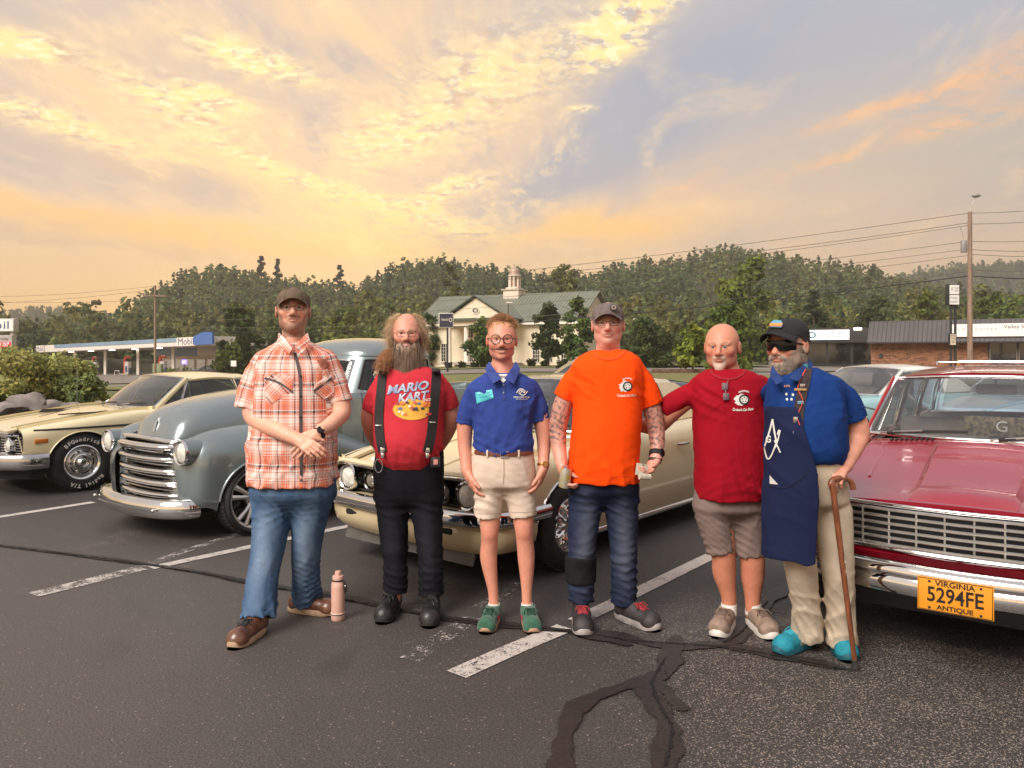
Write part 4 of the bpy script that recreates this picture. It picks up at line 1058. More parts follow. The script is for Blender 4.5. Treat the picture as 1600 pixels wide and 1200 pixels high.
def make_wheel(parent,x,y,R,W,rr,style,zc=None,letters=None,steer=0.0):
 """wheel: rim mesh with its tyre as child; outer face points to the near side of the car"""
 sgn=-1 if y<0 else 1
 M=Matrix.Translation((x,y,R if zc is None else zc))@Matrix.Rotation(steer,4,'Z')@(Matrix.Identity(4)if sgn<0 else Matrix.Rotation(math.pi,4,'Z'))@ROTX
 key='wheel_%s_%.2f'%(style,R)
 mb=MB();w=W/2;am=0
 if style=='five_spoke':
  mb.lathe([(rr*.93,-w*.5),(rr*.93,w*.72),(rr*.99,w*.86),(rr*1.03,w*.88),(rr*1.03,w*.7)],40)
  mb.lathe([(0,w*.62),(.035,w*.62),(.042,w*.55),(.09,w*.5),(.095,w*.3)],24)
  for k in range(5):
   for dlt in(-.19,.19):
    a=2*math.pi*k/5+.3;b=a+dlt;c=a+dlt*.55
    p0=Vector((math.cos(c)*.06,math.sin(c)*.06,w*.42));p1=Vector((math.cos(b)*rr*.95,math.sin(b)*rr*.95,w*.66))
    mb.tube([p0,p0.lerp(p1,.5)+Vector((0,0,.012)),p1],[.021,.019,.025],6)
   a=2*math.pi*k/5+.3+math.pi/5
   mb.lathe([(0,w*.56),(.011,w*.55),(.011,w*.4)],8,0,Matrix.Translation((math.cos(a)*.062,math.sin(a)*.062,0)))
  mb.lathe([(0,-w*.3),(rr*.93,-w*.3)],30,1)
  mb.lathe([(.05,0),(rr*.78,0),(rr*.78,-.03)],30,2)
  mats=[ALU,INNER,STEELD]
 elif style=='rally':
  mb.lathe([(rr*1.04,w*.72),(rr*1.04,w*.86),(rr*.98,w*.9),(rr*.9,w*.82),(rr*.84,w*.62)],40)
  mb.lathe([(rr*.84,w*.62),(rr*.78,w*.5),(rr*.7,w*.62),(rr*.58,w*.66),(rr*.5,w*.56),(rr*.45,w*.55)],40,1)
  for k in range(5):
   a0=2*math.pi*k/5;L=.62
   mb.grid([[(r*math.cos(a0+L*(t-.5)),r*math.sin(a0+L*(t-.5)),w*.655)for t in np.linspace(0,1,7)]for r in(rr*.62,rr*.7)],2)
  mb.lathe([(rr*.5,w*.5),(rr*.5,w*.78),(rr*.44,w*.86),(rr*.36,w*.84),(rr*.3,w*.74),(rr*.24,w*.86),(rr*.16,w*1.0),(rr*.1,w*1.02),(0,w*1.02)],30)
  for k in range(5):
   a=2*math.pi*(k+.5)/5
   mb.lathe([(0,w*.8),(.014,w*.78),(.014,w*.55)],8,0,Matrix.Translation((math.cos(a)*rr*.66,math.sin(a)*rr*.66,0)))
  mats=[CHROME,ALU,INNER]
 else:
  mb.lathe([(rr*1.04,w*.72),(rr*1.04,w*.86),(rr*.98,w*.9),(rr*.92,w*.7),(rr*.86,w*.5)],40)
  nv=40;R_=[]
  for r,z,amp in((rr*.88,.46,.0),(rr*.74,.54,.035),(rr*.56,.62,.05),(rr*.38,.6,.03),(rr*.26,.74,.0),(0,.8,0)):
   R_.append([(r*math.cos(2*math.pi*i/(nv*2)),r*math.sin(2*math.pi*i/(nv*2)),w*z+amp*math.sin(10*2*math.pi*i/(nv*2)+r*14)*.5)for i in range(nv*2)])
  mb.grid(R_,0,cv=True)
  mats=[CHROME]
 me=mb.mesh(key,mats,35)
 o=link('wheel',me,parent,M)
 t=MB();rt=rr*1.0
 t.lathe([(rt,w*.72),(rt+.012,w*.9),(rt+(R-rt)*.5,w*1.02),(R-.035,w*.93),(R-.01,w*.8),(R,w*.6),(R-.004,w*.3),(R,w*.2),(R,-w*.6),(R-.02,-w*.85),(rt,-w*.9)],48)
 for k in range(56):
  a=2*math.pi*k/56
  for z0,z1 in((w*.25,w*.78),(-w*.3,w*.16),(-w*.78,-w*.38)):
   t.box((R-.001,0,(z0+z1)/2),(.012,R*2*math.pi/56*.62,z1-z0),0,Matrix.Rotation(a+(z0*.5),4,'Z'))
 t.build('tyre',TYRE,o,40)
 if letters:
  L=MB()
  for word,a_mid,span in letters:
   for i,ch in enumerate(word):
    if ch==' ':continue
    a=a_mid-span/2+span*(i+.5)/len(word)
    v,f=text_geo(ch,.058,bold=.0022)
    Mc=Matrix.Rotation(-a,4,'Z')@Matrix.Translation((0,rt+(R-rt)*.52,w*1.028))
    L.add(v,f,0,Mc)
  lo=L.build('tyre_lettering',pmat('tyre_white',lin(226,220,212),.7),o,0);lo['kind']='stuff'
 return o
def round_light(parent,c,r,name='headlight',ring=CHROME,lens=LENS,depth=.08,n=24,tilt=0.0):
 """lamp facing forward (-x)"""
 M=Matrix.Translation(c)@Matrix.Rotation(math.radians(-90),4,'Y')@Matrix.Rotation(tilt,4,'X')
 m=MB();m.lathe([(r*1.02,-depth),(r*1.22,-depth*.5),(r*1.22,.0),(r*1.14,.02),(r*1.0,.012),(r*.98,-.01)],n,0,M);o=m.build(name,ring,parent)
 m=MB();m.lathe([(r*.99,-.012),(r*.9,.004),(r*.6,.018),(r*.3,.025),(0,.027)],n,0,M);m.build('lens',lens,o)
 m=MB();m.lathe([(0,-.04),(r*.9,-.03)],n,0,M);m.build('reflector',STEELD,o)
 return o
def strip(name,pts,r,mat,parent,n=6,flat=1.0):
 m=MB();m.tube(pts,r,n,flat=flat);return m.build(name,mat,parent,60)
def pane_grid(A,B,bulge=(0,0,0),nu=10,nv=6):
 """grid between polylines A (bottom) and B (top), bulged"""
 A=[Vector(p)for p in A];B=[Vector(p)for p in B];b=Vector(bulge);R=[]
 def at(L,t):
  k=t*(len(L)-1);i=min(int(k),len(L)-2);return L[i].lerp(L[i+1],k-i)
 for j in range(nv+1):
  v=j/nv
  R.append([at(A,i/nu).lerp(at(B,i/nu),v)+b*(4*v*(1-v))for i in range(nu+1)])
 return R
def greenhouse(t,g,body,glass=GLASS,trim=CHROME):
 """windscreen, roof, pillars and side glass. g: base/top corners"""
 bx,bz,bw=g['base'];tx,tz,tw=g['top'];rx,rz,rw=g['rear'];kx,kz,kw=g['back'];bow=g.get('bow',.16);crown=g.get('crown',.06)
 nb=12
 base=[(bx-bow*(1-(2*i/nb-1)**2),bw*(2*i/nb-1),bz)for i in range(nb+1)]
 top=[(tx-bow*.55*(1-(2*i/nb-1)**2),tw*(2*i/nb-1),tz+crown*.45*(1-(2*i/nb-1)**2))for i in range(nb+1)]
 m=MB();m.grid(pane_grid(base,top,(-.02,0,.02),16,8));m.build('windscreen',SCREEN,t,60)
 strip('windscreen_trim',[base[0]]+top+[base[-1]],.013,trim,t)
 strip('windscreen_trim',base,.013,trim,t)
 for y0,y1 in g.get('wipers',()):
  def wp(y,d,z):return(bx-bow*(1-(y/bw)**2)-d,y,bz+z)
  wiper(t,wp(y0,.05,.012),wp(y1,.012,.05))
 R=[];N=14
 for k in range(N+1):
  v=k/N;x=tx+(rx-tx)*v;w=tw+(rw-tw)*v;zb=tz+(rz-tz)*v+g.get('arch',.03)*math.sin(math.pi*min(1,v*1.05))
  row=[]
  for i in range(25):
   y=i/12-1;a=abs(y)
   z=zb+crown*.8*(1-a**2.4)-(.035*((a-.9)/.1)**2 if a>.9 else 0)
   xx=x-bow*.55*(1-y*y)*(1-v)**2+(.05*(1-y*y))*v**3
   row.append((xx,y*(w+.028),z+.004))
  R.append(row)
 m=MB();m.grid(R);top_e=R[0]
 m.grid([R[0],[(p[0]+.01,p[1],p[2]-.03)for p in R[0]]]);m.grid([R[-1],[(p[0]-.01,p[1],p[2]-.03)for p in R[-1]]])
 for e in(0,24):m.grid([[r[e]for r in R],[(r[e][0],r[e][1]*.985,r[e][2]-.025)for r in R]])
 m.build('roof',body,t,50)
 m=MB();m.grid([[(p[0],p[1]*.97,p[2]-.035)for p in r]for r in R]);m.build('headliner',g.get('liner',UPHL),t,60)
 bb=[(kx+.08*(1-(2*i/nb-1)**2),kw*(2*i/nb-1),kz)for i in range(nb+1)]
 tt=[(rx+.05*(1-(2*i/nb-1)**2),rw*(2*i/nb-1)*.97,rz+crown*.5*(1-(2*i/nb-1)**2)-.02)for i in range(nb+1)]
 m=MB();m.grid(pane_grid(bb,tt,(.02,0,.02),14,6));m.build('rear_window',glass,t,60)
 def side(x,z):
  f=(z-bz)/max(tz-bz,.01);return bw+.015+(tw-bw)*f
 for sd in(-1,1):
  def pt(x,z,o=0.0):return Vector((x,sd*(side(x,z)+o),z))
  m=MB();m.tube([pt(bx+.02,bz-.02),pt(tx+.03,tz-.01)],.032,8,flat=.7);m.build('pillar',body,t,60)
  zr=lambda x:tz+(rz-tz)*(x-tx)/(rx-tx)-.015
  for(x0,x1,x2,x3)in g['windows']:
   zb0,zb1=g['belt'](x0),g['belt'](x1)
   q=[pt(x0,zb0,-.012),pt(x1,zb1,-.012),pt(x2,zr(x2),-.012),pt(x3,zr(x3),-.012)]
   m=MB();m.grid(pane_grid([q[0],q[1]],[q[3],q[2]],(0,sd*.012,0),4,4));w=m.build('side_window',g.get('sglass',glass),t,60)
   m=MB();m.tube([q[0],q[1],q[2],q[3],q[0]],.011,6);m.build('window_trim',trim,w)
  for poly in g['solid']:
   (xa,za),(xb,zb_),(xc,zc),(xd,zd)=poly
   A=[pt(xa,za),pt((xa+xb)/2,(za+zb_)/2),pt(xb,zb_)];B=[pt(xd,zd),pt((xd+xc)/2,(zd+zc)/2),pt(xc,zc)]
   G_=pane_grid(A,B,(0,sd*.012,0),6,5);m=MB();m.grid(G_);m.grid([[p+Vector((0,-sd*.04,0))for p in r]for r in G_])
   m.build('rear_pillar',body,t,50)
 return R
def interior(t,x0,x1,w,zfloor,seats,dash_x,belt,mat=UPH,wheel_y=-.36,wheel_x=None):
 m=MB();L=x1-x0
 m.box(((x0+x1)/2,0,zfloor),(L,2*w,.03));m.box((x0,0,(zfloor+belt)/2),(.03,2*w,belt-zfloor));m.box((x1,0,(zfloor+belt)/2),(.03,2*w,belt-zfloor))
 for s in(-1,1):m.box(((x0+x1)/2,s*w,(zfloor+belt-.06)/2),(L,.03,belt-zfloor-.06))
 m.build('interior',pmat('trim_dark',lin(58,54,52),.8),t)
 for sx,top in seats:
  m=MB();m.box((sx,0,zfloor+.22),(.55,1.9*w,.24),bev=.07);o=m.build('seat',mat,t)
  for y in(-.36,.36)if w>.55 else(0,):
   m=MB();m.box((0,0,0),(.16,.62,top-zfloor-.25),M=Matrix.Translation((sx+.3,y,(top+zfloor+.25)/2))@Matrix.Rotation(.18,4,'Y'),bev=.06);m.build('backrest',mat,o)
 m=MB();m.box((dash_x,0,belt-.12),(.3,1.9*w,.2),bev=.05);m.build('dashboard',pmat('trim_dark',lin(58,54,52),.8),t)
 wx=wheel_x or dash_x+.32
 M=Matrix.Translation((wx,wheel_y,belt-.05))@Matrix.Rotation(math.radians(-62),4,'Y')
 m=MB();m.tube([(0.19*math.cos(a),.19*math.sin(a),0)for a in np.linspace(0,2*math.pi,25)],.012,6,M=M,caps=False)
 for a in(.2,math.pi-.2):m.tube([(0,0,-.03),(.19*math.sin(a-math.pi/2),.19*math.cos(a-math.pi/2),0)],.008,5,M=M)
 m.lathe([(0,-.01),(.05,-.02),(.05,-.06),(.02,-.3)],12,0,M);m.build('steering_wheel',RUBB,t)
def wiper(t,piv,end,z_up=(0,0,1),mat=RUBB):
 piv,end=Vector(piv),Vector(end);d=(end-piv)
 m=MB();m.tube([piv,piv+d*.5+Vector((-.012,0,.012))],.007,6);o=m.build('wiper',ALU,t)
 m=MB();m.tube([piv+d*.08,piv+d*.5+Vector((-.006,0,.006)),end],.011,6,flat=1.0);m.build('blade',mat,o)
def car(name,u0,n0,yaw_deg,label,group=None,anchor=None):
 """Empty at the middle of the front bumper, on the ground; local x runs to the back, -y is the driver's side"""
 a=math.radians(yaw_deg);u=Vector((math.cos(a),math.sin(a),0));n=Vector((math.sin(a),-math.cos(a),0))
 loc=u*u0+n*n0 if anchor is None else Vector(anchor)
 return empty(name,loc,label,'car',group,rz=a)
def sec(zc,zh,yh,zcr,ycr,zs,ys,zm,ym,zl,yl,zr,yr,yc=.3):
 return[(0,zc),(yc,zc-(zc-zh)*.25),(yh,zh),(ycr,zcr),(ys,zs),(ym,zm),(yl,zl),(yr,zr)]
def body_panels(t,sh,mat,x_hood,x_cowl,x_door,x_deck,x_end,x0,sgap=.004,deck=True,bonnet='hood'):
 a,b=x_hood
 sh.panel(bonnet,a,b,0,2,mat,t,0,step=.06)
 sh.panel('cowl',b,x_cowl,0,2,mat,t,0)
 if deck:sh.panel('boot_lid',x_deck,x_end,0,2,mat,t,0)
 for sd in(-1,1):
  sh.panel('fender',x0,x_door[0],2,sh.M-1,mat,t,sd,step=.05)
  d=sh.panel('door',x_door[0],x_door[1],2,sh.M-1,mat,t,sd)
  sh.panel('quarter_panel',x_door[1],x_end,2,sh.M-1,mat,t,sd)
  q=sh.row(x_door[1]-.16,[sh.side0+.55])[0]
  m=MB();m.tube([(x_door[1]-.28,sd*(q[0]+.012),q[1]),(x_door[1]-.25,sd*(q[0]+.034),q[1]),(x_door[1]-.12,sd*(q[0]+.034),q[1]),(x_door[1]-.09,sd*(q[0]+.012),q[1])],.011,6)
  m.build('handle',CHROME,d)
 sh.inner(t,.022,[(x0,b+.1,0,3),(x_deck,x_end,0,3),(x0,x_end,3,sh.M-1)])
def underbody(t,L,w,arches,z0=.2,z1=.62):
 m=MB();m.box((L/2,0,(z0+z1)/2),(L*.9,2*w,z1-z0));m.build('underbody',INNER,t)
def mirror(t,p,sd=-1,mat=CHROME,r=.06):
 m=MB();m.tube([p,Vector(p)+Vector((0,sd*.06,.05)),Vector(p)+Vector((-.02,sd*.09,.09))],.01,6)
 M=Matrix.Translation(Vector(p)+Vector((-.02,sd*.1,.12)))@Matrix.Rotation(math.radians(-90),4,'Y')
 m.lathe([(0,.05),(r*.7,.04),(r,0),(r,-.012),(0,-.012)],16,0,M);m.build('wing_mirror',mat,t)
 # cream coupe in the middle
def cream_coupe():
 t=car('parked_car',3.66,-4.06,50.5,'cream 1960s coupe with twin round lamps each side, parked behind the men in the middle')
 B=IVORY_B
 K=[(0.06,sec(.725,.72,.60,.755,.73,.715,.80,.62,.825,.46,.81,.34,.74)),(.35,sec(.785,.775,.63,.80,.765,.75,.845,.63,.87,.44,.86,.24,.79)),(.85,sec(.85,.835,.655,.85,.79,.79,.88,.64,.905,.42,.90,.2,.82)),(1.45,sec(.925,.905,.67,.905,.80,.84,.885,.66,.91,.42,.90,.18,.83)),(2.4,sec(.94,.92,.67,.925,.79,.85,.885,.66,.91,.42,.90,.18,.83)),(3.2,sec(.95,.93,.67,.94,.79,.87,.885,.68,.915,.42,.90,.18,.83)),
 (4.0,sec(.93,.92,.64,.925,.77,.86,.86,.68,.90,.44,.88,.22,.80)),(4.72,sec(.84,.83,.60,.84,.72,.78,.80,.64,.84,.46,.80,.34,.72))]
 sh=Shell(K,[(.84,.31,.375),(3.58,.31,.37)])
 body_panels(t,sh,B,(.1,1.2),1.42,(1.43,2.7),3.55,4.7,.06)
 for s in(-1,1):
  pts=[(x,s*(.24+.02*x),sh.row(x,[.24/.3])[0][1]+.004)for x in np.linspace(.16,1.16,14)]
  strip('hood_rib',pts,.006,B,t,flat=1.5)
 underbody(t,4.7,.62,0)
 g=dict(base=(1.43,.925,.69),top=(1.93,1.3,.57),rear=(2.95,1.285,.56),back=(3.7,.95,.60),bow=.17,crown=.05,arch=.03,liner=UPHL,sglass=GLASS,wipers=[(-.14,-.6),(.38,-.08)],windows=[(1.54,1.78,1.97,1.95),(1.8,2.68,2.62,1.99)],belt=lambda x:.935,solid=[((2.70,.93),(3.73,.95),(2.97,1.272),(2.64,1.28))])
 greenhouse(t,g,B)
 interior(t,1.36,3.3,.64,.38,[(2.05,.98),(2.85,.92)],1.55,.9)
 m=MB();m.box((.2,0,.6),(.12,1.46,.26));m.build('grille_backing',INNER,t)
 fr=smooth_path([(.06,-.74,.52),(.02,-.74,.68),(.035,-.66,.735),(.0,-.3,.735),(-.01,0,.735),(.0,.3,.735),(.035,.66,.735),(.02,.74,.68),(.06,.74,.52)],6)
 m=MB();m.tube(fr,.028,8);m.build('grille_surround',B,t)
 strip('grille_trim',[p+Vector((-.02,0,-.008))for p in fr[2:-2]],.009,CHROME,t)
 m=MB();m.grid([[(.0,y,.485),(.06,y,.5),(.12,y,.5)]for y in np.linspace(-.78,.78,20)]);m.build('filler_panel',B,t)
 for s in(-1,1):
  round_light(t,(.055,s*.615,.61),.082);round_light(t,(.08,s*.375,.605),.062,'parking_light',STEELD,pmat('smoked_lens',lin(120,112,102),.1,coat=1))
  for k in range(5):strip('grille_bar',[(.105,s*.08,.52+.042*k),(.105,s*.7,.52+.042*k)],.005,STEELD if k%2 else DARKMET,t)
 m=MB();m.box((.07,0,.61),(.06,.06,.22),bev=.015);m.build('grille_divider',B,t)
 path=smooth_path([(.56,-.895,.475),(.25,-.895,.475),(.06,-.83,.475),(-.03,-.6,.475),(-.07,0,.475),(-.03,.6,.475),(.06,.83,.475),(.25,.895,.475),(.56,.895,.475)],7)
 sect=hs(.045,.052)
 m=MB();sweep(m,path,sect);m.build('bumper',CHROME,t,50)
 path2=[Vector((p.x+.05,p.y*.97,.40))for p in path[4:-4]]
 m=MB();sweep(m,path2,[(-.0,.03),(.03,.0),(.03,-.05),(.015,-.11),(-.05,-.17),(-.08,-.15),(-.03,.03)],closed=True);m.build('valance',B,t,50)
 for s in(-1,1):
  m=MB();m.box((.0,s*.38,.375),(.06,.34,.05),bev=.02);m.build('air_slot',INNER,t)
 m=MB();m.grid([[(.09,y,.25),(.06,y,.15),(.07,y,.15),(.12,y,.25)]for y in np.linspace(-.66,.66,12)]);m.build('air_dam',pmat('grey_plastic',lin(84,80,76),.5),t)
 for s in(-1,1):
  strip('sill_trim',[(x,s*(sh.row(x,[7])[0][0]+.012),.2)for x in np.linspace(1.25,3.18,8)],.022,CHROME,t,flat=.5)
  strip('wheel_lip',[(.84-.375*math.cos(a),s*(sh.row(.84-.37*math.cos(a),[7])[0][0]+.004),.31+.375*math.sin(a))for a in np.linspace(.1,math.pi-.1,20)],.009,CHROME,t)
 for s in(-1,1):
  make_wheel(t,.84,s*.80,.325,.22,.19,'vane');make_wheel(t,3.58,s*.79,.325,.22,.19,'vane')
 m=MB();m.box((4.74,0,.62),(.06,1.3,.16),bev=.02);m.build('tail_light',REDL,t)
 path=smooth_path([(4.5,-.88,.46),(4.72,-.82,.46),(4.8,0,.46),(4.72,.82,.46),(4.5,.88,.46)],6)
 m=MB();sweep(m,path,[(-a,b)for a,b in sect]);m.build('bumper',CHROME,t,50)
 mirror(t,(1.7,-.80,.93))
 # pale yellow coupe on the left
def yellow_coupe():
 t=car('parked_car',2.81,-10.1,50.5,'pale yellow coupe with white lettered tyres, parked at the left end of the row')
 B=IVORY_N
 K=[(0.10,sec(.70,.70,.60,.705,.74,.66,.84,.56,.86,.42,.855,.33,.80)),(.4,sec(.76,.75,.63,.76,.78,.71,.87,.58,.895,.40,.89,.24,.82)),(.9,sec(.825,.81,.655,.82,.80,.77,.885,.60,.91,.40,.905,.18,.83)),(1.5,sec(.885,.87,.67,.87,.81,.82,.89,.62,.915,.40,.905,.16,.84)),(2.6,sec(.90,.885,.67,.885,.80,.83,.89,.62,.915,.40,.905,.16,.84)),(3.3,sec(.93,.91,.66,.91,.79,.85,.885,.64,.92,.40,.91,.16,.84)),(4.1,sec(.90,.885,.63,.885,.76,.83,.86,.64,.90,.42,.88,.22,.80)),
 (4.75,sec(.80,.79,.60,.80,.72,.75,.80,.60,.84,.44,.82,.3,.74))]
 sh=Shell(K,[(.78,.30,.375),(3.55,.30,.37)])
 body_panels(t,sh,B,(.12,1.36),1.62,(1.63,2.75),3.65,4.72,.19)
 underbody(t,4.7,.62,0)
 g=dict(base=(1.68,.885,.69),top=(2.12,1.235,.575),rear=(2.98,1.235,.57),back=(3.8,.915,.60),bow=.18,crown=.045,arch=.03,sglass=DGLASS,wipers=[(-.14,-.6),(.38,-.08)],windows=[(1.78,2.0,2.15,2.14),(2.02,2.86,2.76,2.17),(2.89,3.12,2.95,2.8)],belt=lambda x:.895,solid=[((3.14,.90),(3.83,.915),(3.01,1.222),(2.97,1.225))])
 greenhouse(t,g,B)
 interior(t,1.56,3.4,.64,.36,[(2.2,.94),(2.95,.9)],1.7,.86)
 for s in(-1,1):
  m=MB()
  for k in range(6):m.box((.95+.02*k,s*(.30+.035*k),.833+.0035*k),(.42,.014,.012))
  m.build('hood_vent',STEELD,t)['kind']='stuff'
  pts=[(x,s*.40,sh.row(x,[1.27])[0][1]+.006)for x in np.linspace(.22,1.25,12)]
  strip('hood_rib',pts,.006,B,t,flat=1.5)
 m=MB();m.box((.18,0,.56),(.12,1.5,.24));m.build('grille_backing',INNER,t)
 for k in range(7):strip('grille_bar',[(.075,-.52,.475+.028*k),(.055,0,.475+.028*k),(.075,.52,.475+.028*k)],.006,STEELD,t)
 for s in(-1,1):
  for k in range(7):strip('lamp_louvre',[(.085,s*.55,.475+.028*k),(.19,s*.835,.475+.028*k)],.006,ALU,t)
  round_light(t,(.12,s*.68,.56),.075)
  fr=[(.07,s*.535,.46),(.05,s*.535,.665),(.16,s*.82,.665),(.20,s*.855,.455),(.07,s*.535,.46)]
  strip('lamp_frame',fr,.012,CHROME,t)
  m=MB();m.box((.36,s*(sh.side_y(.36,.60)+.002),.60),(.13,.016,.05),bev=.006);m.build('marker_lamp',AMBER,t)
 strip('hood_lip',smooth_path([(.09,-.78,.69),(.06,-.4,.69),(.04,0,.69),(.06,.4,.69),(.09,.78,.69)],5),.012,CHROME,t)
 path=smooth_path([(.42,-.905,.385),(.3,-.90,.385),(.17,-.85,.385),(-.04,-.5,.385),(-.08,0,.385),(-.04,.5,.385),(.17,.85,.385),(.3,.90,.385),(.42,.905,.385)],7)
 sect=hs(.05,.088)
 m=MB();sweep(m,path,sect);m.build('bumper',pmat('chrome_dull',(.55,.54,.54),.12,1.0,.05,3),t,50)
 for s in(-1,1):
  m=MB();m.box((-.06,s*.42,.385),(.05,.3,.05),bev=.015);m.build('bumper_slot',INNER,t)
 m=MB();m.box((-.1,0,.37),(.02,.31,.155),bev=.004);m.build('number_plate',pmat('plate_white',lin(220,216,206),.4),t)
 path2=[Vector((p.x+.07,p.y*.95,.31))for p in path[5:-5]]
 m=MB();sweep(m,path2,[(.0,.0),(.01,-.03),(-.02,-.12),(-.05,-.12),(-.06,0)]);m.build('valance',INNER,t,50)
 for s in(-1,1):
  strip('side_moulding',[(x,s*(sh.side_y(x,.715)+.004),.715)for x in np.linspace(.3,4.5,40)],.011,DARKMET,t,flat=.6)
  Lt=[('BFGoodrich',-.05,1.55),('Radial T/A',2.95,1.45)]
  make_wheel(t,.78,s*.795,.325,.23,.19,'rally',letters=Lt if s<0 else None);make_wheel(t,3.55,s*.785,.325,.23,.19,'rally')
  strip('wheel_lip',[(.78-.375*math.cos(a),s*(sh.row(.78-.37*math.cos(a),[7])[0][0]+.004),.30+.375*math.sin(a))for a in np.linspace(.1,math.pi-.1,20)],.008,B,t)
 m=MB();m.box((1.80,-.3,.93),(.02,.28,.16),bev=.01);m.build('dash_card',pmat('card_dark',lin(70,66,70),.5),t)
 m=MB();m.tube([(1.3,.62,.87),(1.3,.62,1.45)],[.006,.003],6);m.build('aerial',CHROME,t)
 m=MB();m.box((4.78,0,.56),(.06,1.3,.14),bev=.02);m.build('tail_light',REDL,t)
 # red wagon on the right
def red_wagon():
 u0,yaw=4.262,53.5
 t=car('parked_car',u0,-.47,yaw,'deep red 1960s wagon with wide chrome grille and yellow plate')
 B=REDP
 K=[(0.05,sec(.80,.79,.60,.80,.68,.77,.73,.66,.75,.50,.75,.38,.70)),(.16,sec(.815,.80,.62,.815,.745,.78,.80,.66,.815,.48,.815,.34,.77)),(.34,sec(.83,.82,.64,.835,.78,.79,.85,.66,.87,.46,.87,.3,.82)),(.9,sec(.92,.895,.66,.90,.79,.84,.86,.68,.885,.44,.88,.22,.82)),(1.4,sec(1.0,.965,.67,.955,.795,.88,.865,.70,.885,.44,.88,.2,.83)),(2.6,sec(1.01,.98,.67,.965,.79,.89,.865,.70,.885,.44,.88,.2,.83)),(4.0,sec(1.0,.98,.67,.965,.79,.89,.865,.70,.885,.44,.88,.24,.83)),
 (4.7,sec(.98,.96,.66,.95,.77,.87,.84,.68,.86,.46,.84,.34,.78))]
 sh=Shell(K,[(.82,.32,.37),(3.6,.32,.36)])
 body_panels(t,sh,B,(.05,1.22),1.46,(1.48,2.5),4.5,4.7,.05)
 underbody(t,4.6,.62,0)
 Rr=[]
 for x in np.linspace(.08,1.2,24):
  w=.205+.03*x;zz=[sh.row(x,[min(1,abs(y)/.3)if abs(y)<=.3 else 1+(abs(y)-.3)/.36])[0][1]for y in(0,w*.5,w,w+.03)]
  h=.022*min(1,(x-.08)/.12)
  Rr.append([(x,-w-.03,zz[3]+.001),(x,-w,zz[2]+h),(x,-w*.5,zz[1]+h*1.2),(x,0,zz[0]+h*1.25),(x,w*.5,zz[1]+h*1.2),(x,w,zz[2]+h),(x,w+.03,zz[3]+.001)])
 m=MB();m.grid(Rr);m.build('hood_bulge',B,t,30)
 for s in(-1,1):
  pts=[(x,s*(.46+.14*x*.6),sh.row(x,[1+(.16+.084*x)/.36])[0][1]+.0)for x in np.linspace(.5,1.2,12)]
  strip('hood_crease',pts,.007,B,t,flat=1.5)
  m=MB()
  for k in range(9):m.box((1.36,s*(.30+.03*k),sh.row(1.36,[1.0+(.03*k)/.36])[0][1]+.003),(.07,.012,.012))
  m.build('cowl_vent',INNER,t)['kind']='stuff'
 g=dict(base=(1.5,1.0,.71),top=(1.92,1.365,.61),rear=(4.35,1.375,.58),back=(4.62,1.0,.66),bow=.13,crown=.06,arch=.035,sglass=GLASS,wipers=[(.62,.1),(-.02,-.56)],windows=[(1.64,1.86,2.02,2.0),(1.88,2.46,2.46,2.04),(2.56,3.38,3.36,2.56),(3.48,4.45,4.25,3.46)],belt=lambda x:.985,solid=[((2.47,.975),(2.55,.975),(2.55,1.355),(2.47,1.355)),((3.39,.975),(3.47,.975),(3.45,1.355),(3.37,1.355)),((4.46,.975),(4.6,.975),(4.36,1.355),(4.26,1.355))])
 greenhouse(t,g,B)
 interior(t,1.42,4.45,.66,.42,[(2.1,1.06),(3.0,1.04)],1.62,.96,UPHL)
 m=MB();m.box((2.02,0,1.30),(.03,.24,.07),bev=.02);m.tube([(2.02,0,1.33),(1.98,0,1.38)],.008,6);m.build('rear_view_mirror',pmat('mirror_grey',lin(190,184,180),.3),t)
 m=MB();m.box((1.66,-.03,1.07),(.015,.36,.13),bev=.004);p=m.build('dash_plaque',pmat('plaque',lin(50,44,40),.5,col2=lin(150,132,96),vscale=40),t)
 lettering('lettering','G',.1,pmat('plaque_white',lin(226,222,214),.5),facing((1.648,-.06,1.07),(0,-1,0),(0,0,1)),p)
 for s in(-1,1):
  strip('roof_rail',[(2.45,s*.42,1.455),(2.5,s*.42,1.485),(4.1,s*.42,1.475),(4.15,s*.42,1.44)],.006,CHROME,t)
 for x in(2.6,3.9):strip('roof_bar',[(x,-.44,1.48),(x,.44,1.48)],.006,CHROME,t)
 m=MB();m.box((.17,0,.67),(.1,1.5,.22));m.build('grille_backing',INNER,t)
 zs=[.578+.0355*k for k in range(6)]
 for z in zs:
  m=MB();m.tube([(.075,-.66,z),(.01,-.3,z),(-.01,0,z),(.01,.3,z),(.075,.66,z)],.0085,6,flat=.8);m.build('grille_bar',ALU,t)
 for y in np.linspace(-.56,.56,10):
  m=MB();m.box((.012+.05*y*y,y,.667),(.012,.008,.19));m.build('grille_upright',ALU,t)
 for s in(-1,1):
  round_light(t,(.09,s*.70,.672),.082)
  m=MB();m.box((.12,s*.70,.672),(.03,.2,.2),bev=.01);m.build('lamp_panel',ALU,t)
 fr=[(.13,-.80,.56),(.02,-.4,.562),(-.02,0,.562),(.02,.4,.562),(.13,.80,.56)]
 strip('grille_trim',smooth_path(fr),.011,CHROME,t)
 strip('grille_trim',smooth_path([(x,y,.782)for x,y,z in fr]),.009,CHROME,t)
 m=MB();m.grid([[(.03+.15*y*y,y,.562),(.01+.15*y*y,y,.53),(.04+.15*y*y,y,.48)]for y in np.linspace(-.81,.81,20)]);m.build('filler_panel',B,t)
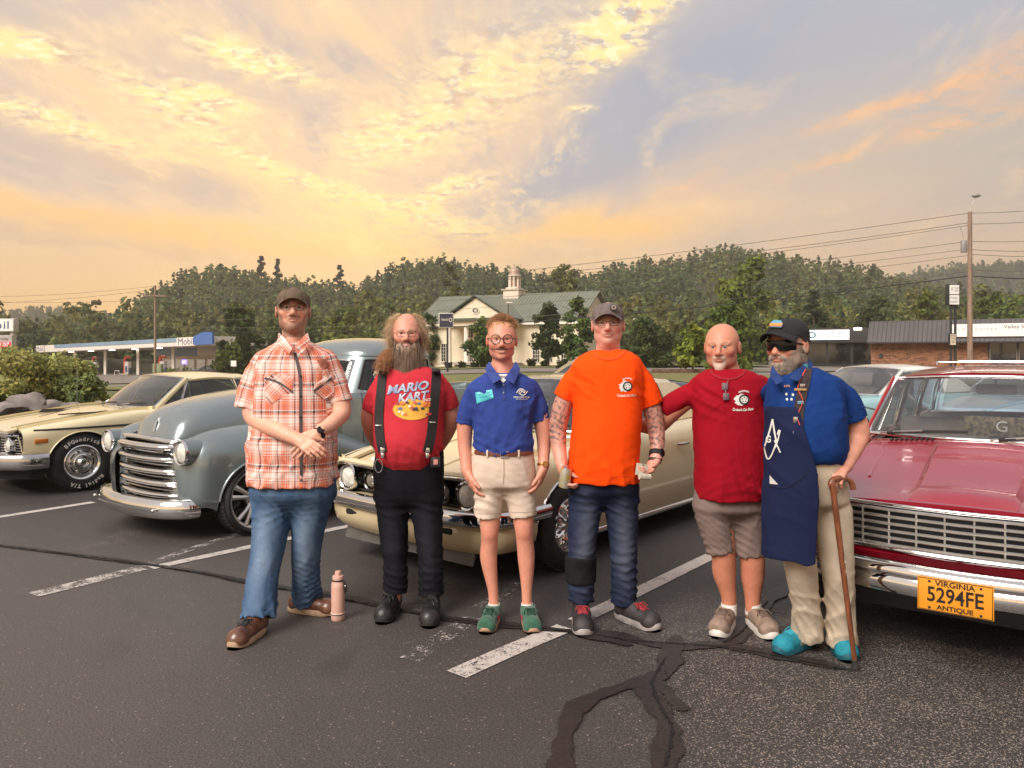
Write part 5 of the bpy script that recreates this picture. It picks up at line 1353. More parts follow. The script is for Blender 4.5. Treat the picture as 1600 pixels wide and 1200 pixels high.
 path=smooth_path([(.6,-.90,.445),(.34,-.885,.445),(.14,-.80,.445),(-.03,-.5,.445),(-.10,0,.445),(-.03,.5,.445),(.14,.80,.445),(.34,.885,.445),(.6,.90,.445)],7)
 sect=[(-.05,-.08),(.0,-.084),(.018,-.075),(.03,-.052),(.033,-.026),(.028,-.006),(.022,.004),(.03,.013),(.044,.027),(.044,.046),(.034,.063),(.014,.074),(-.05,.07)]
 m=MB();sweep(m,path,sect);m.build('bumper',CHROME,t,35)
 px=-.155
 PY=pmat('plate_yellow',lin(226,150,40),.4,0,.04,4);PK=pmat('plate_ink',lin(28,22,18),.5)
 m=MB();m.box((px,0,.41),(.008,.312,.158),bev=.003);p=m.build('number_plate',PY,t)
 F_=lambda y,z:facing((px-.0055,y,z),(0,-1,0),(0,0,1))
 lettering('lettering','5294FE',.098,PK,F_(0,.408),p,wmax=.23,bold=.0016)
 lettering('lettering','VIRGINIA',.036,PK,F_(0,.465),p,wmax=.165,bold=.0008)
 lettering('lettering','ANTIQUE',.03,PK,F_(0,.353),p,wmax=.15,bold=.0008)
 for y in(-.105,.105):
  for z in(.471,.347):
   m=MB();m.lathe([(0,.002),(.006,.001)],8,0,F_(y,z));m.build('bolt',PK,p)
 fr=[(px-.006,a,.41+b)for a,b in((-.15,-.074),(.15,-.074),(.15,.074),(-.15,.074),(-.15,-.074))]
 strip('plate_edge',fr,.0016,PK,p,4)
 for s in(-1,1):
  make_wheel(t,.82,s*.77,.325,.2,.19,'vane');make_wheel(t,3.6,s*.77,.325,.2,.19,'vane')
 m=MB();m.box((4.74,0,.7),(.06,1.5,.1),bev=.02);m.build('tail_light',REDL,t)
 path=smooth_path([(4.5,-.88,.46),(4.72,-.82,.46),(4.8,0,.46),(4.72,.82,.46),(4.5,.88,.46)],6)
 m=MB();sweep(m,path,[(-a,b)for a,b in sect]);m.build('bumper',CHROME,t,50)
 mirror(t,(1.75,.80,.98),1)
 # grey teal pickup with rounded fenders
def grey_truck():
 t=car('parked_truck',3.05,-6.76,50.5,'grey teal 1950s truck with rounded fenders and tiered chrome grille, second from the left')
 t['category']='truck';B=TEALG
 K=[]
 for x,w,zt_,zs in((.16,.34,.80,.66),(.19,.385,.93,.66),(.27,.42,1.02,.66),(.42,.45,1.10,.66),(.7,.50,1.165,.68),(1.1,.56,1.21,.70),(1.55,.62,1.235,.72),(1.75,.64,1.24,.72)):
  K.append((x,[(0,zt_),(w*.45,zt_-.03*w),(w*.8,zt_-.13*(zt_-zs)),(w*.97,zt_-.36*(zt_-zs)),(w*1.02,zt_-.65*(zt_-zs)),(w*1.03,zs)]))
 hd=Shell(K,[],4)
 hd.panel('hood',.16,1.58,0,5,B,t,0,step=.05,gap=.002)
 hd.panel('cowl',1.58,1.75,0,5,B,t,0,gap=.002)
 m=MB();m.tube([(.175,0,.86),(.195,0,.94),(.23,0,.985)],[.012,.012,.004],6,flat=.8);m.build('hood_ornament',CHROME,t)
 if 0:strip('hood_seam',[(x,0,hd.row(x,[0])[0][1]+.001)for x in np.linspace(.3,1.56,20)],.004,INNER,t)
 for s in(-1,1):strip('hood_edge',[(x,s*(hd.row(x,[4.2])[0][0]+.002),hd.row(x,[4.2])[0][1])for x in np.linspace(.3,1.56,20)],.005,INNER,t)
 xw,zw,Ra=.64,.31,.335
 K=[]
 for x,y0,y1,zt_,yin in((.11,.55,.70,.74,.48),(.14,.51,.79,.80,.46),(.22,.47,.85,.855,.43),(.4,.45,.895,.90,.42),(.7,.48,.92,.925,.46),(1.05,.53,.925,.91,.52),(1.4,.60,.915,.84,.60),(1.75,.64,.895,.72,.64),(2.0,.66,.88,.62,.66)):
  zr=.28 if x<.3 else .2
  K.append((x,[(yin,zt_-.08 if x>.3 else zt_-.05),(y0+(y1-y0)*.25,zt_-.01),(y0+(y1-y0)*.55,zt_),(y0+(y1-y0)*.85,zt_-.07),(y1-.005,zt_-.19*(zt_/.9)),(y1,zt_*.5+.05),(y1-.015,.34),(y1-.05,zr)]))
 fd=Shell(K,[(xw,zw,Ra)],4)
 for s in(-1,1):
  fd.panel('front_fender',.11,2.0,0,7,B,t,s,step=.04,gap=.001,sub=5)
  q=fd.row(.111,np.linspace(0,7,36));c=[(.10,s*.60,.5)]
  m=MB();R0=[(.111,s*y,z)for y,z in q];R1=[(.085,s*(.62+(y-.62)*.6),.52+(z-.52)*.75)for y,z in q];R2=[(.07,s*.6,.52)for y,z in q]
  m.grid([R0,R1,R2]);m.box((.16,s*.42,.5),(.06,.3,.5));m.build('fender_nose',B,t,60)
  round_light(t,(.075,s*.685,.735),.088,tilt=0)
  m=MB();m.lathe([(.105,-.16),(.112,-.05),(.11,0)],24,0,Matrix.Translation((.08,s*.685,.735))@Matrix.Rotation(math.radians(-90),4,'Y'));m.build('lamp_shell',B,t)
  strip('wheel_lip',[(xw-Ra*math.cos(a),s*(fd.row(xw-Ra*.99*math.cos(a),[7])[0][0]+.006),zw+Ra*math.sin(a))for a in np.linspace(.05,math.pi-.05,24)],.012,B,t)
  make_wheel(t,xw,s*.80,.312,.24,.252,'five_spoke');make_wheel(t,3.72,s*.80,.33,.28,.255,'five_spoke')
 m=MB();m.box((.2,0,.56),(.1,.92,.52));m.build('grille_backing',INNER,t)
 for k in range(5):
  z=.345+.103*k;w=.50-.014*k
  path=smooth_path([(.20,-w-.03,z-.004),(.10,-w+.04,z),(.03,-w*.5,z+.004),(.01,0,z+.006),(.03,w*.5,z+.004),(.10,w-.04,z),(.20,w+.03,z-.004)],6)
  m=MB();sweep(m,[p+Vector((.012*(4-k)-.02,0,0))for p in path],hs(.036,.027,.03,12,1.0));m.build('grille_bar',CHROME,t,40)
  if k<4:
   m=MB();sweep(m,[p+Vector((.05,0,.047))for p in path],hs(.016,.009,.02,8,1.0));m.build('grille_bar',CHROME,t,40)
 m=MB();sweep(m,smooth_path([(.24,-.52,.80),(.12,-.42,.805),(.09,0,.81),(.12,.42,.805),(.24,.52,.80)]),hs(.03,.02,.05,10,1.0));m.build('grille_cap',CHROME,t,40)
 for s in(-1,1):
  m=MB();m.box((.075,s*.36,.735),(.05,.1,.06),bev=.01);m.build('parking_light',pmat('smoked_lens',lin(120,112,102),.1,coat=1),t)
 path=smooth_path([(.20,-.72,.27),(.1,-.69,.27),(-.02,-.52,.27),(-.09,-.2,.27),(-.10,0,.27),(-.09,.2,.27),(-.02,.52,.27),(.1,.69,.27),(.20,.72,.27)],7)
 m=MB();sweep(m,path,[(-.04,-.08)]+hs(.06,.082,.0,14,.9)[:-2]+[(-.10,.086),(-.10,.06)]);bo=m.build('bumper',CHROME,t,40)
 for y in(-.55,-.2,.2,.55):
  m=MB();m.ball((path[28].x+.12*y*y*.9-.03,y,.27),(.014,.016,.016),6);m.build('bumper_bolt',ALU,bo)
 K=[]
 for x,w in((1.72,.64),(1.9,.72),(2.3,.78),(2.9,.80),(3.2,.78)):
  K.append((x,[(0,1.16),(.4,1.16),(w*.93,1.155),(w*.985,1.13),(w,1.05),(w+.015,.8),(w+.01,.4),(w-.03,.2)]))
 cb=Shell(K,[],4)
 for s in(-1,1):
  cb.panel('cab_side',1.72,1.92,2,7,B,t,s,gap=.003)
  d=cb.panel('door',1.92,2.88,2,7,B,t,s,gap=.004)
  m=MB();m.tube([(2.72,s*.81,.99),(2.72,s*.845,.99),(2.84,s*.845,.985)],.012,6);m.build('handle',CHROME,d)
  cb.panel('cab_corner',2.88,3.2,2,7,B,t,s,gap=.003)
 cb.inner(t,.03,[(1.72,3.2,3,7)])
 m=MB();m.grid([[(3.2,y,z)for y in np.linspace(-.77,.77,8)]for z in np.linspace(.2,1.16,4)]);m.build('cab_back',B,t)
 def ring(z):
  f=(z-1.15)/.55;f=max(0,min(1,f));e=1-.06*f
  xf=1.76+.30*f;xb=3.2-.10*f;w=.755-.12*f
  return xf,xb,w
 def rpt(z,a):
  xf,xb,w=ring(z);cx=(xf+xb)/2;rx=(xb-xf)/2;c,s_=math.cos(a),math.sin(a);p=2/3.2
  return Vector((cx-rx*math.copysign(abs(c)**p,c),w*math.copysign(abs(s_)**p,s_),z))
 def cab_band(z0,z1,name,mat,a0=0,a1=2*math.pi,n=64,nz=3,off=0.0,parent=t):
  m=MB();m.grid([[rpt(z0+(z1-z0)*i/nz,a0+(a1-a0)*k/n)*1.0 for k in range(n+1)]for i in range(nz+1)]);return m.build(name,mat,parent,60)
 m=MB();R=[]
 for i in range(13):
  f=i/12;z=1.52+.20*math.sin(f*math.pi/2);k=math.cos(f*math.pi/2)**.8
  xf,xb,w=ring(1.52);cx=(xf+xb)/2+.0
  R.append([Vector((cx+(rpt(1.52,a).x-cx)*k,rpt(1.52,a).y*k,z))for a in np.linspace(0,2*math.pi,65)])
 m.grid(R);m.build('roof',B,t,60)
 strip('drip_rail',[rpt(1.525,a)*1.0+Vector((0,0,0))for a in np.linspace(.7,2*math.pi-.7,50)],.012,B,t)
 A={'screen':(-.62,.62),'door':(.86,2.02),'rear':(2.6,3.68)}
 cab_band(1.15,1.19,'belt',B);cab_band(1.48,1.53,'header',B)
 spans=[(.62,.86),(2.02,2.6),(3.68,2*math.pi-2.02),(2*math.pi-.86,2*math.pi-.62)]
 for a0,a1 in spans:cab_band(1.18,1.49,'pillar',B,a0,a1,10)
 for nm,(a0,a1),gl in(('windscreen',A['screen'],GLASS),('rear_window',A['rear'],GLASS),('side_window',A['door'],DGLASS),('side_window',(2*math.pi-2.02,2*math.pi-.86),DGLASS)):
  m=MB();m.grid([[rpt(1.19+.29*i/4,a0+(a1-a0)*k/16)*1.0 for k in range(17)]for i in range(5)]);w=m.build(nm,gl,t,60)
  fr=[rpt(1.19,a0+(a1-a0)*k/16)for k in range(17)]+[rpt(1.48,a1+(a0-a1)*k/16)for k in range(17)]+[rpt(1.19,a0)]
  strip('window_trim',fr,.012,CHROME if nm!='side_window' else RUBB,w)
 interior(t,1.8,3.1,.62,.5,[(2.45,1.3)],1.9,1.16,pmat('upholstery_tan',lin(140,112,88),.7))
 m=MB();m.tube([(2.02,-.78,1.33),(1.98,-.9,1.38),(1.97,-.93,1.36)],.01,6);m.lathe([(0,.05),(.05,.045),(.075,0),(.075,-.014),(0,-.014)],18,0,Matrix.Translation((1.97,-.94,1.34))@Matrix.Rotation(math.radians(-90),4,'Y'));m.build('wing_mirror',CHROME,t)
 m=MB()
 m.box((4.1,0,.72),(1.7,1.36,.08));
 for s in(-1,1):m.box((4.1,s*.68,.9),(1.7,.06,.5),bev=.02)
 m.box((4.95,0,.9),(.06,1.36,.5),bev=.02);m.build('bed',B,t)
 K=[(x,[(.66,zz-.04),(.74,zz-.01),(.82,zz),(.88,zz-.06),(.915,zz-.2),(.92,.5),(.91,.34),(.88,.24)])for x,zz in((3.24,.56),(3.35,.78),(3.6,.9),(3.9,.9),(4.2,.8),(4.5,.56))]
 rf=Shell(K,[(3.72,.33,.35)],4)
 for s in(-1,1):
  rf.panel('rear_fender',3.24,4.5,0,7,B,t,s,step=.05,gap=.001)
  m=MB();m.box((2.6,s*.83,.25),(1.35,.24,.05),bev=.015);m.build('running_board',B,t)
  strip('board_trim',[(1.95,s*.955,.255),(3.25,s*.955,.255)],.018,CHROME,t)
 underbody(t,4.9,.6,0,.2,.6)
 # cars further back
def back_car(label,loc,yaw,body,roof=None,tall=0.0,hood=None,group='cars parked in the next row',glass=GLASS,fast=False):
 t=car('parked_car',0,0,yaw,label,group,anchor=loc);roof=roof or body
 K=[(0.06,sec(.74,.73,.60,.76,.74,.70,.82,.60,.85,.46,.84,.34,.76)),(.5,sec(.82,.81,.63,.84,.77,.78,.87,.64,.90,.44,.89,.24,.8)),(1.4,sec(.92,.9,.67,.91,.8,.84,.885,.66,.915,.42,.9,.18,.83)),(3.2,sec(.94,.92,.67,.93,.79,.86,.885,.67,.915,.42,.9,.18,.83)),(4.75,sec(.84,.83,.62,.85,.74,.8,.82,.64,.85,.46,.82,.34,.74))]
 if tall:K=[(x,[(y,z*(1+tall))for y,z in c])for x,c in K]
 sh=Shell(K,[(.84,.32,.37),(3.6,.32,.36)]);f=1+tall
 body_panels(t,sh,body,(.1,1.25),1.5,(1.52,2.7),3.7,4.72,.06)
 underbody(t,4.7,.62,0)
 rr=(3.0,1.3*f,.56);kk=(3.85 if fast else 3.55,.95*f,.6)
 g=dict(base=(1.5,.93*f,.69),top=(2.1-.25*(tall>0),1.3*f,.57),rear=rr,back=kk,bow=.16,crown=.06+tall*.25,arch=.03+tall*.2,sglass=glass,windows=[(1.62,2.3,2.3,2.13-.22*(tall>0)),(2.34,2.86,2.8,2.34)],belt=lambda x:.945*f,solid=[((2.88,.94*f),(kk[0]+.03,.95*f),(3.02,1.29*f),(2.82,1.295*f))])
 greenhouse(t,g,roof,glass)
 interior(t,1.42,3.3,.64,.38,[(2.1,1.0*f),(2.85,.94*f)],1.62,.9*f,UPHL)
 m=MB();m.box((.16,0,.6),(.1,1.5,.22));m.build('grille_backing',INNER,t)
 for k in range(4):strip('grille_bar',[(.07,-.5,.53+.045*k),(.05,0,.53+.045*k),(.07,.5,.53+.045*k)],.007,ALU,t)
 for s in(-1,1):
  for y in(.56,.72):round_light(t,(.06,s*y,.61),.065)
  make_wheel(t,.84,s*.79,.325,.21,.19,'vane');make_wheel(t,3.6,s*.79,.325,.21,.19,'vane')
  strip('side_moulding',[(x,s*(sh.row(x,[4.6])[0][0]+.005),sh.row(x,[4.6])[0][1])for x in np.linspace(.4,4.5,16)],.01,CHROME,t)
  mirror(t,(1.7,s*.80,.94*f),s)
 path=smooth_path([(.4,-.9,.46),(.06,-.84,.46),(-.05,0,.46),(.06,.84,.46),(.4,.9,.46)],6);sect=[(.04,-.07),(-.03,-.05),(-.034,.0),(-.026,.05),(.04,.06)]
 m=MB();sweep(m,path,sect);m.build('bumper',CHROME,t,50)
 path=smooth_path([(4.45,-.88,.46),(4.72,-.82,.46),(4.8,0,.46),(4.72,.82,.46),(4.45,.88,.46)],6)
 m=MB();sweep(m,path,[(-a,b)for a,b in sect]);m.build('bumper',CHROME,t,50)
 m=MB();m.box((4.75,0,.64),(.06,1.3,.12),bev=.02);m.build('tail_light',REDL,t)
 return t
cream_coupe()
yellow_coupe()
red_wagon()
grey_truck()
back_car('dark teal rounded sedan parked behind the cream coupe, seen past the bald man\'s arm',P(1120,552,16.5)*1-Vector((0,0,CH)),178,TEALD,tall=.08)
back_car('aqua and white hardtop parked behind the man in the apron',P(1195,552,11.5)-Vector((0,0,CH)),22,AQUA,pmat('paint_white',lin(222,218,210),.25,0,.02,coat=1))
back_car('sky blue fastback coupe with twin lamps, seen through the windows of the red wagon',P(1462,552,11.0)-Vector((0,0,CH)),22,SKYB,fast=True)
q=P(330,580,121)
back_car('small dark car parked by the filling station store',Vector((q.x+2,121,float(zt(q.x,121))+.03)),190,paint('paint_black',lin(40,42,48)),group=None)
# people: implicit bodies and clothes, polygonised once
def axis(lo,hi,coarse,fine=()):
 out=[lo]
 while out[-1]<hi:
  p=out[-1];h=coarse
  for a,b,f in fine:
   if a-coarse*.5<=p<b:h=min(h,f)
  out.append(p+h)
 return np.array(out,dtype=np.float64)
def unit(v):
 v=np.asarray(v,float);return v/(np.linalg.norm(v)+1e-12)
class Field:
 """signed distance samples on a rectilinear grid"""
 def __init__(s,ax,ay,az):
  s.a=(ax,ay,az);s.v=np.full((len(ax),len(ay),len(az)),.3,dtype=np.float32)
 def sub(s,lo,hi):
  sl=[]
  for a,l,h in zip(s.a,lo,hi):
   i,j=np.searchsorted(a,l),np.searchsorted(a,h);sl.append(slice(max(0,i-1),min(len(a),j+1)))
  X_,Y_,Z_=s.a[0][sl[0]][:,None,None],s.a[1][sl[1]][None,:,None],s.a[2][sl[2]][None,None,:]
  return tuple(sl),X_,Y_,Z_
 def put(s,sl,d,k,op):
  o=s.v[sl]
  if op=='+':
   h=np.clip(.5+.5*(d-o)/k,0,1);s.v[sl]=d+(o-d)*h-k*h*(1-h)
  elif op=='-':
   h=np.clip(.5-.5*(o+d)/k,0,1);s.v[sl]=o+(-d-o)*h+k*h*(1-h)
  else:
   s.v[sl]=np.maximum(o,d)
 def cone(s,a,b,ra,rb,k=.02,op='+',sy=1.0,flat0=False,flat1=False):
  a,b=np.asarray(a,float),np.asarray(b,float);r=max(ra,rb)*max(1,sy)+k+.02
  sl,X_,Y_,Z_=s.sub(np.minimum(a,b)-r,np.maximum(a,b)+r)
  d=b-a;dd=d[0]**2+(d[1]/sy)**2+d[2]**2
  px,py,pz=X_-a[0],(Y_-a[1])/sy,Z_-a[2]
  t0=(px*d[0]+py*d[1]/sy+pz*d[2])/dd;t=np.clip(t0,0,1)
  q=np.sqrt((px-t*d[0])**2+(py-t*d[1]/sy)**2+(pz-t*d[2])**2)-(ra+(rb-ra)*t)
  L=math.sqrt(dd)
  if flat1:q=np.maximum(q,(t0-1)*L)
  if flat0:q=np.maximum(q,-t0*L)
  s.put(sl,q,k,op)
 def limb(s,P_,R_,k=.02,op='+',sy=1.0,flat1=False,n=5):
  """smooth tapering limb through joints P_ with radii R_"""
  P_=np.asarray(P_,float);R_=np.asarray(R_,float);m=len(P_);tk=np.arange(m,dtype=float);t=np.linspace(0,m-1,(m-1)*n+1)
  q=herm(tk,np.concatenate([P_,R_[:,None]],1),t)if m>2 else np.stack([np.interp(t,tk,c)for c in np.concatenate([P_,R_[:,None]],1).T],1)
  if m>2:
   for _ in range(2):q[1:-1]=(q[:-2]+2*q[1:-1]+q[2:])/4
  r=q[:,3].max()*max(1,sy)+k+.02;sl,X_,Y_,Z_=s.sub(q[:,:3].min(0)-r,q[:,:3].max(0)+r)
  D_=np.full((X_.shape[0],Y_.shape[1],Z_.shape[2]),.3,dtype=np.float32)
  for i in range(len(q)-1):
   a,b=q[i,:3],q[i+1,:3];lo,hi=np.minimum(a,b)-r,np.maximum(a,b)+r
   ix=[slice(max(0,np.searchsorted(c.ravel(),l)-1),np.searchsorted(c.ravel(),h)+1)for c,l,h in zip((X_,Y_,Z_),lo,hi)]
   x,y,z=X_[ix[0]]-a[0],(Y_[:,ix[1]]-a[1])/sy,Z_[:,:,ix[2]]-a[2];d=b-a;dy=d[1]/sy;dd=d[0]**2+dy**2+d[2]**2+1e-12
   u0=(x*d[0]+y*dy+z*d[2])/dd;u=np.clip(u0,0,1)
   e=np.sqrt((x-u*d[0])**2+(y-u*dy)**2+(z-u*d[2])**2)-(q[i,3]+(q[i+1,3]-q[i,3])*u)
   if flat1 and i==len(q)-2:e=np.maximum(e,(u0-1)*math.sqrt(dd))
   v=D_[ix[0],ix[1],ix[2]];np.minimum(v,e,out=v)
  if flat1:
   n_=unit(q[-1,:3]-q[-2,:3]);e=(X_-q[-1,0])*n_[0]+(Y_-q[-1,1])*n_[1]+(Z_-q[-1,2])*n_[2];D_=np.maximum(D_,e)
  s.put(sl,D_,k,op)
 def ell(s,c,r,k=.015,op='+',R=None):
  c,r=np.asarray(c,float),np.asarray(r,float);m=r.max()+k+.02
  sl,X_,Y_,Z_=s.sub(c-m,c+m)
  p=[X_-c[0],Y_-c[1],Z_-c[2]]
  if R is not None:p=[p[0]*R[0][i]+p[1]*R[1][i]+p[2]*R[2][i]for i in range(3)]
  k0=np.sqrt((p[0]/r[0])**2+(p[1]/r[1])**2+(p[2]/r[2])**2);k1=np.sqrt((p[0]/r[0]**2)**2+(p[1]/r[1]**2)**2+(p[2]/r[2]**2)**2)+1e-9
  s.put(sl,k0*(k0-1)/k1,k,op)
 def prof(s,rows,k=.03,op='+',e=2.3,top=True,rot=0.0,wav=0.0):
  """stack of horizontal super-ellipses; rows: (z, cx, cy, rx, ry_front, ry_back), top to bottom"""
  R_=np.array(sorted(rows,key=lambda q:q[0]),float);zk=R_[:,0]
  m=R_[:,3].max()+.08;lo=[(R_[:,1]-R_[:,3]).min()-.08,(R_[:,2]-R_[:,4]).min()-.1,zk[0]-.06];hi=[(R_[:,1]+R_[:,3]).max()+.08,(R_[:,2]+R_[:,5]).max()+.1,zk[-1]+.06]
  sl,X_,Y_,Z_=s.sub(lo,hi)
  z=Z_[0,0];I=herm(zk,R_[:,1:],np.clip(z,zk[0],zk[-1]));cx,cy,rx,rf,rb=[I[:,i][None,None,:]for i in range(5)]
  x,y=X_-cx,Y_-cy
  if rot:x,y=x*math.cos(rot)+y*math.sin(rot),-x*math.sin(rot)+y*math.cos(rot)
  ry=np.where(y<0,rf,rb)
  q=(np.abs(x/rx)**e+np.abs(y/ry)**e)**(1/e)
  d=(q-1)*np.minimum(rx,ry)*.92
  zb=zk[0]+(wav*np.sin(x*31)+wav*.6*np.sin(x*57+1)if wav else 0)
  d=np.maximum(d,zb-Z_)
  if top:d=np.maximum(d,Z_-zk[-1])
  s.put(sl,d,k,op)
 def disp(s,fn,lim=.05):
  """displace near the surface"""
  m=np.abs(s.v)<lim;i=np.nonzero(m)
  s.v[i]+=fn(s.a[0][i[0]],s.a[1][i[1]],s.a[2][i[2]]).astype(np.float32)
 def cut(s,p,n):
  """keep the half space on the side opposite to n"""
  n=unit(n);d=(s.a[0][:,None,None]-p[0])*n[0]+(s.a[1][None,:,None]-p[1])*n[1]+(s.a[2][None,None,:]-p[2])*n[2]
  s.v=np.maximum(s.v,d.astype(np.float32))
 def mesh(s,smooth=1):
  v=s.v.copy();v[0],v[-1]=.3,.3;v[:,0],v[:,-1]=.3,.3;v[:,:,0],v[:,:,-1]=.3,.3
  b=v<0;u=b.astype(np.uint8)
  c=u[:-1,:-1,:-1]+u[1:,:-1,:-1]+u[:-1,1:,:-1]+u[1:,1:,:-1]+u[:-1,:-1,1:]+u[1:,:-1,1:]+u[:-1,1:,1:]+u[1:,1:,1:]
  act=(c>0)&(c<8);I=np.argwhere(act);idm=np.full(act.shape,-1,dtype=np.int64);idm[act]=np.arange(len(I))
  off=np.array([(i,j,k)for i in(0,1)for j in(0,1)for k in(0,1)])
  cv=np.stack([v[I[:,0]+o[0],I[:,1]+o[1],I[:,2]+o[2]]for o in off],1)
  acc=np.zeros((len(I),3));cnt=np.zeros(len(I))
  for i in range(8):
   for j in range(i+1,8):
    if np.abs(off[i]-off[j]).sum()!=1:continue
    a,d=cv[:,i],cv[:,j];x=(a<0)!=(d<0);t=np.where(x,a/np.where(x,a-d,1),0)
    acc+=np.where(x[:,None],off[i]+t[:,None]*(off[j]-off[i]),0);cnt+=x
  P_=I+acc/cnt[:,None]
  V_=np.stack([np.interp(P_[:,q],np.arange(len(s.a[q])),s.a[q])for q in range(3)],1)
  Q=[]
  for ax in range(3):
   lo=[slice(1,-1)]*3;hi=[slice(1,-1)]*3;lo[ax]=slice(0,-1);hi[ax]=slice(1,None)
   s0,s1=b[tuple(lo)],b[tuple(hi)];E_=np.argwhere(s0!=s1);st=s0[s0!=s1]
   E_=E_+[1 if q!=ax else 0 for q in range(3)]
   o1,o2=[q for q in range(3)if q!=ax]
   d1=np.zeros(3,int);d1[o1]=1;d2=np.zeros(3,int);d2[o2]=1
   f=[idm[tuple((E_-d1*a_-d2*b_).T)]for a_,b_ in((1,1),(0,1),(0,0),(1,0))]
   q=np.stack(f,1);flip=st if ax!=1 else~st
   q[~flip]=q[~flip][:,::-1];Q.append(q)
  Q=np.concatenate(Q);Q=Q[(Q>=0).all(1)]
  for _ in range(smooth):V_=relax(V_,Q,.5)
  return V_,Q
def relax(V_,Q,lam):
 n=len(V_);acc=np.zeros((n,3));cnt=np.zeros(n)
 for a,b in((0,1),(1,2),(2,3),(3,0)):
  for p,q in((a,b),(b,a)):
   cnt+=np.bincount(Q[:,p],minlength=n)
   for k in range(3):acc[:,k]+=np.bincount(Q[:,p],weights=V_[Q[:,q],k],minlength=n)
 return V_+lam*(acc/np.maximum(cnt,1)[:,None]-V_)
def folds(seed,amp,freq,dirv,warp=1.0,sharp=1.6):
 """cloth folds: warped ridges across dirv"""
 r=np.random.default_rng(seed);D_=[unit(np.asarray(dirv)+r.normal(0,.45,3))for _ in range(4)];ph=r.uniform(0,6.28,16)
 def f(x,y,z):
  w=warp*(np.sin(9*x+5*z+ph[0])+np.sin(7*z-6*y+ph[1])+.6*np.sin(17*z+13*x+ph[2]))
  o=0
  for i,d in enumerate(D_):
   t=freq*(.7+.35*i)*(x*d[0]+y*d[1]+z*d[2])+w+ph[4+i]
   m=.5+.5*np.sin(6*x+8*z*(1 if i%2 else-1)+ph[8+i])
   o=o+((1-np.abs(np.sin(t*.5)))**sharp-.3)*m/(1+.4*i)
  return-amp*o
 return f
def skin_mat():
 m=bpy.data.materials.new('skin');m.use_nodes=True;nt=m.node_tree;b=nt.nodes['Principled BSDF']
 at=nt.nodes.new('ShaderNodeAttribute');at.attribute_name='Col';tc=nt.nodes.new('ShaderNodeTexCoord').outputs['Object']
 n=noise(nt,tc,38,4,.65);n2=noise(nt,tc,9,3,.6)
 c=mixc(nt,n.ss(.45,.75)*.3,at.outputs['Color'],(1.0,.72,.62),'MULTIPLY');c=mixc(nt,n2.ss(.4,.7)*.22,c,(1.0,.8,.74),'MULTIPLY')
 nt.links.new(c,b.inputs['Base Color']);b.inputs['Roughness'].default_value=.5
 b.inputs['Subsurface Weight'].default_value=.12;b.inputs['Subsurface Radius'].default_value=(.012,.005,.003);b.inputs['Subsurface Scale'].default_value=.6
 bp=nt.nodes.new('ShaderNodeBump');bp.inputs['Strength'].default_value=.25;bp.inputs['Distance'].default_value=.003
 nt.links.new(noise(nt,tc,160,3,.6).s,bp.inputs['Height']);nt.links.new(bp.outputs[0],b.inputs['Normal'])
 return m
SKIN=skin_mat()
def attr_cloth(name,bump=.3,bscale=420,rough=.85,twill=False):
 """cloth whose dye comes from the vertex colours"""
 m=bpy.data.materials.new(name);m.use_nodes=True;nt=m.node_tree;b=nt.nodes['Principled BSDF']
 at=nt.nodes.new('ShaderNodeAttribute');at.attribute_name='Col';tc=nt.nodes.new('ShaderNodeTexCoord').outputs['Object']
 if twill:
  mp=nt.nodes.new('ShaderNodeMapping');nt.links.new(tc,mp.inputs[0]);mp.inputs['Scale'].default_value=(5,5,.6);t2=mp.outputs[0]
 else:t2=tc
 n=noise(nt,t2,60 if twill else 22,3,.6)
 c=mixc(nt,n.ss(.42,.72)*(.45 if twill else .18),at.outputs['Color'],(1.5,1.45,1.4)if twill else(.72,.72,.74),'MULTIPLY')
 nt.links.new(c,b.inputs['Base Color']);b.inputs['Roughness'].default_value=rough;b.inputs['Specular IOR Level'].default_value=.12
 bp=nt.nodes.new('ShaderNodeBump');bp.inputs['Strength'].default_value=bump;bp.inputs['Distance'].default_value=.004
 cr=(noise(nt,tc,7.5,3,.5,.5)-.5).f('ABSOLUTE').f('POWER',.7);cr2=noise(nt,t2,20,3,.6,.3)
 nt.links.new((noise(nt,tc,bscale,2,.5)*.22+cr*2.4+cr2*.5).s,bp.inputs['Height']);nt.links.new(bp.outputs[0],b.inputs['Normal'])
 return m
CLOTH,DENIM=attr_cloth('cotton'),attr_cloth('denim',.35,500,.85,True)
EYEW=pmat('eye_white',lin(186,174,166),.25);HAIRM=None
def hair_mat(name,col,col2):
 return pmat(name,col,.55,0,.2,60,col2=col2,stretch=(1,1,.15))
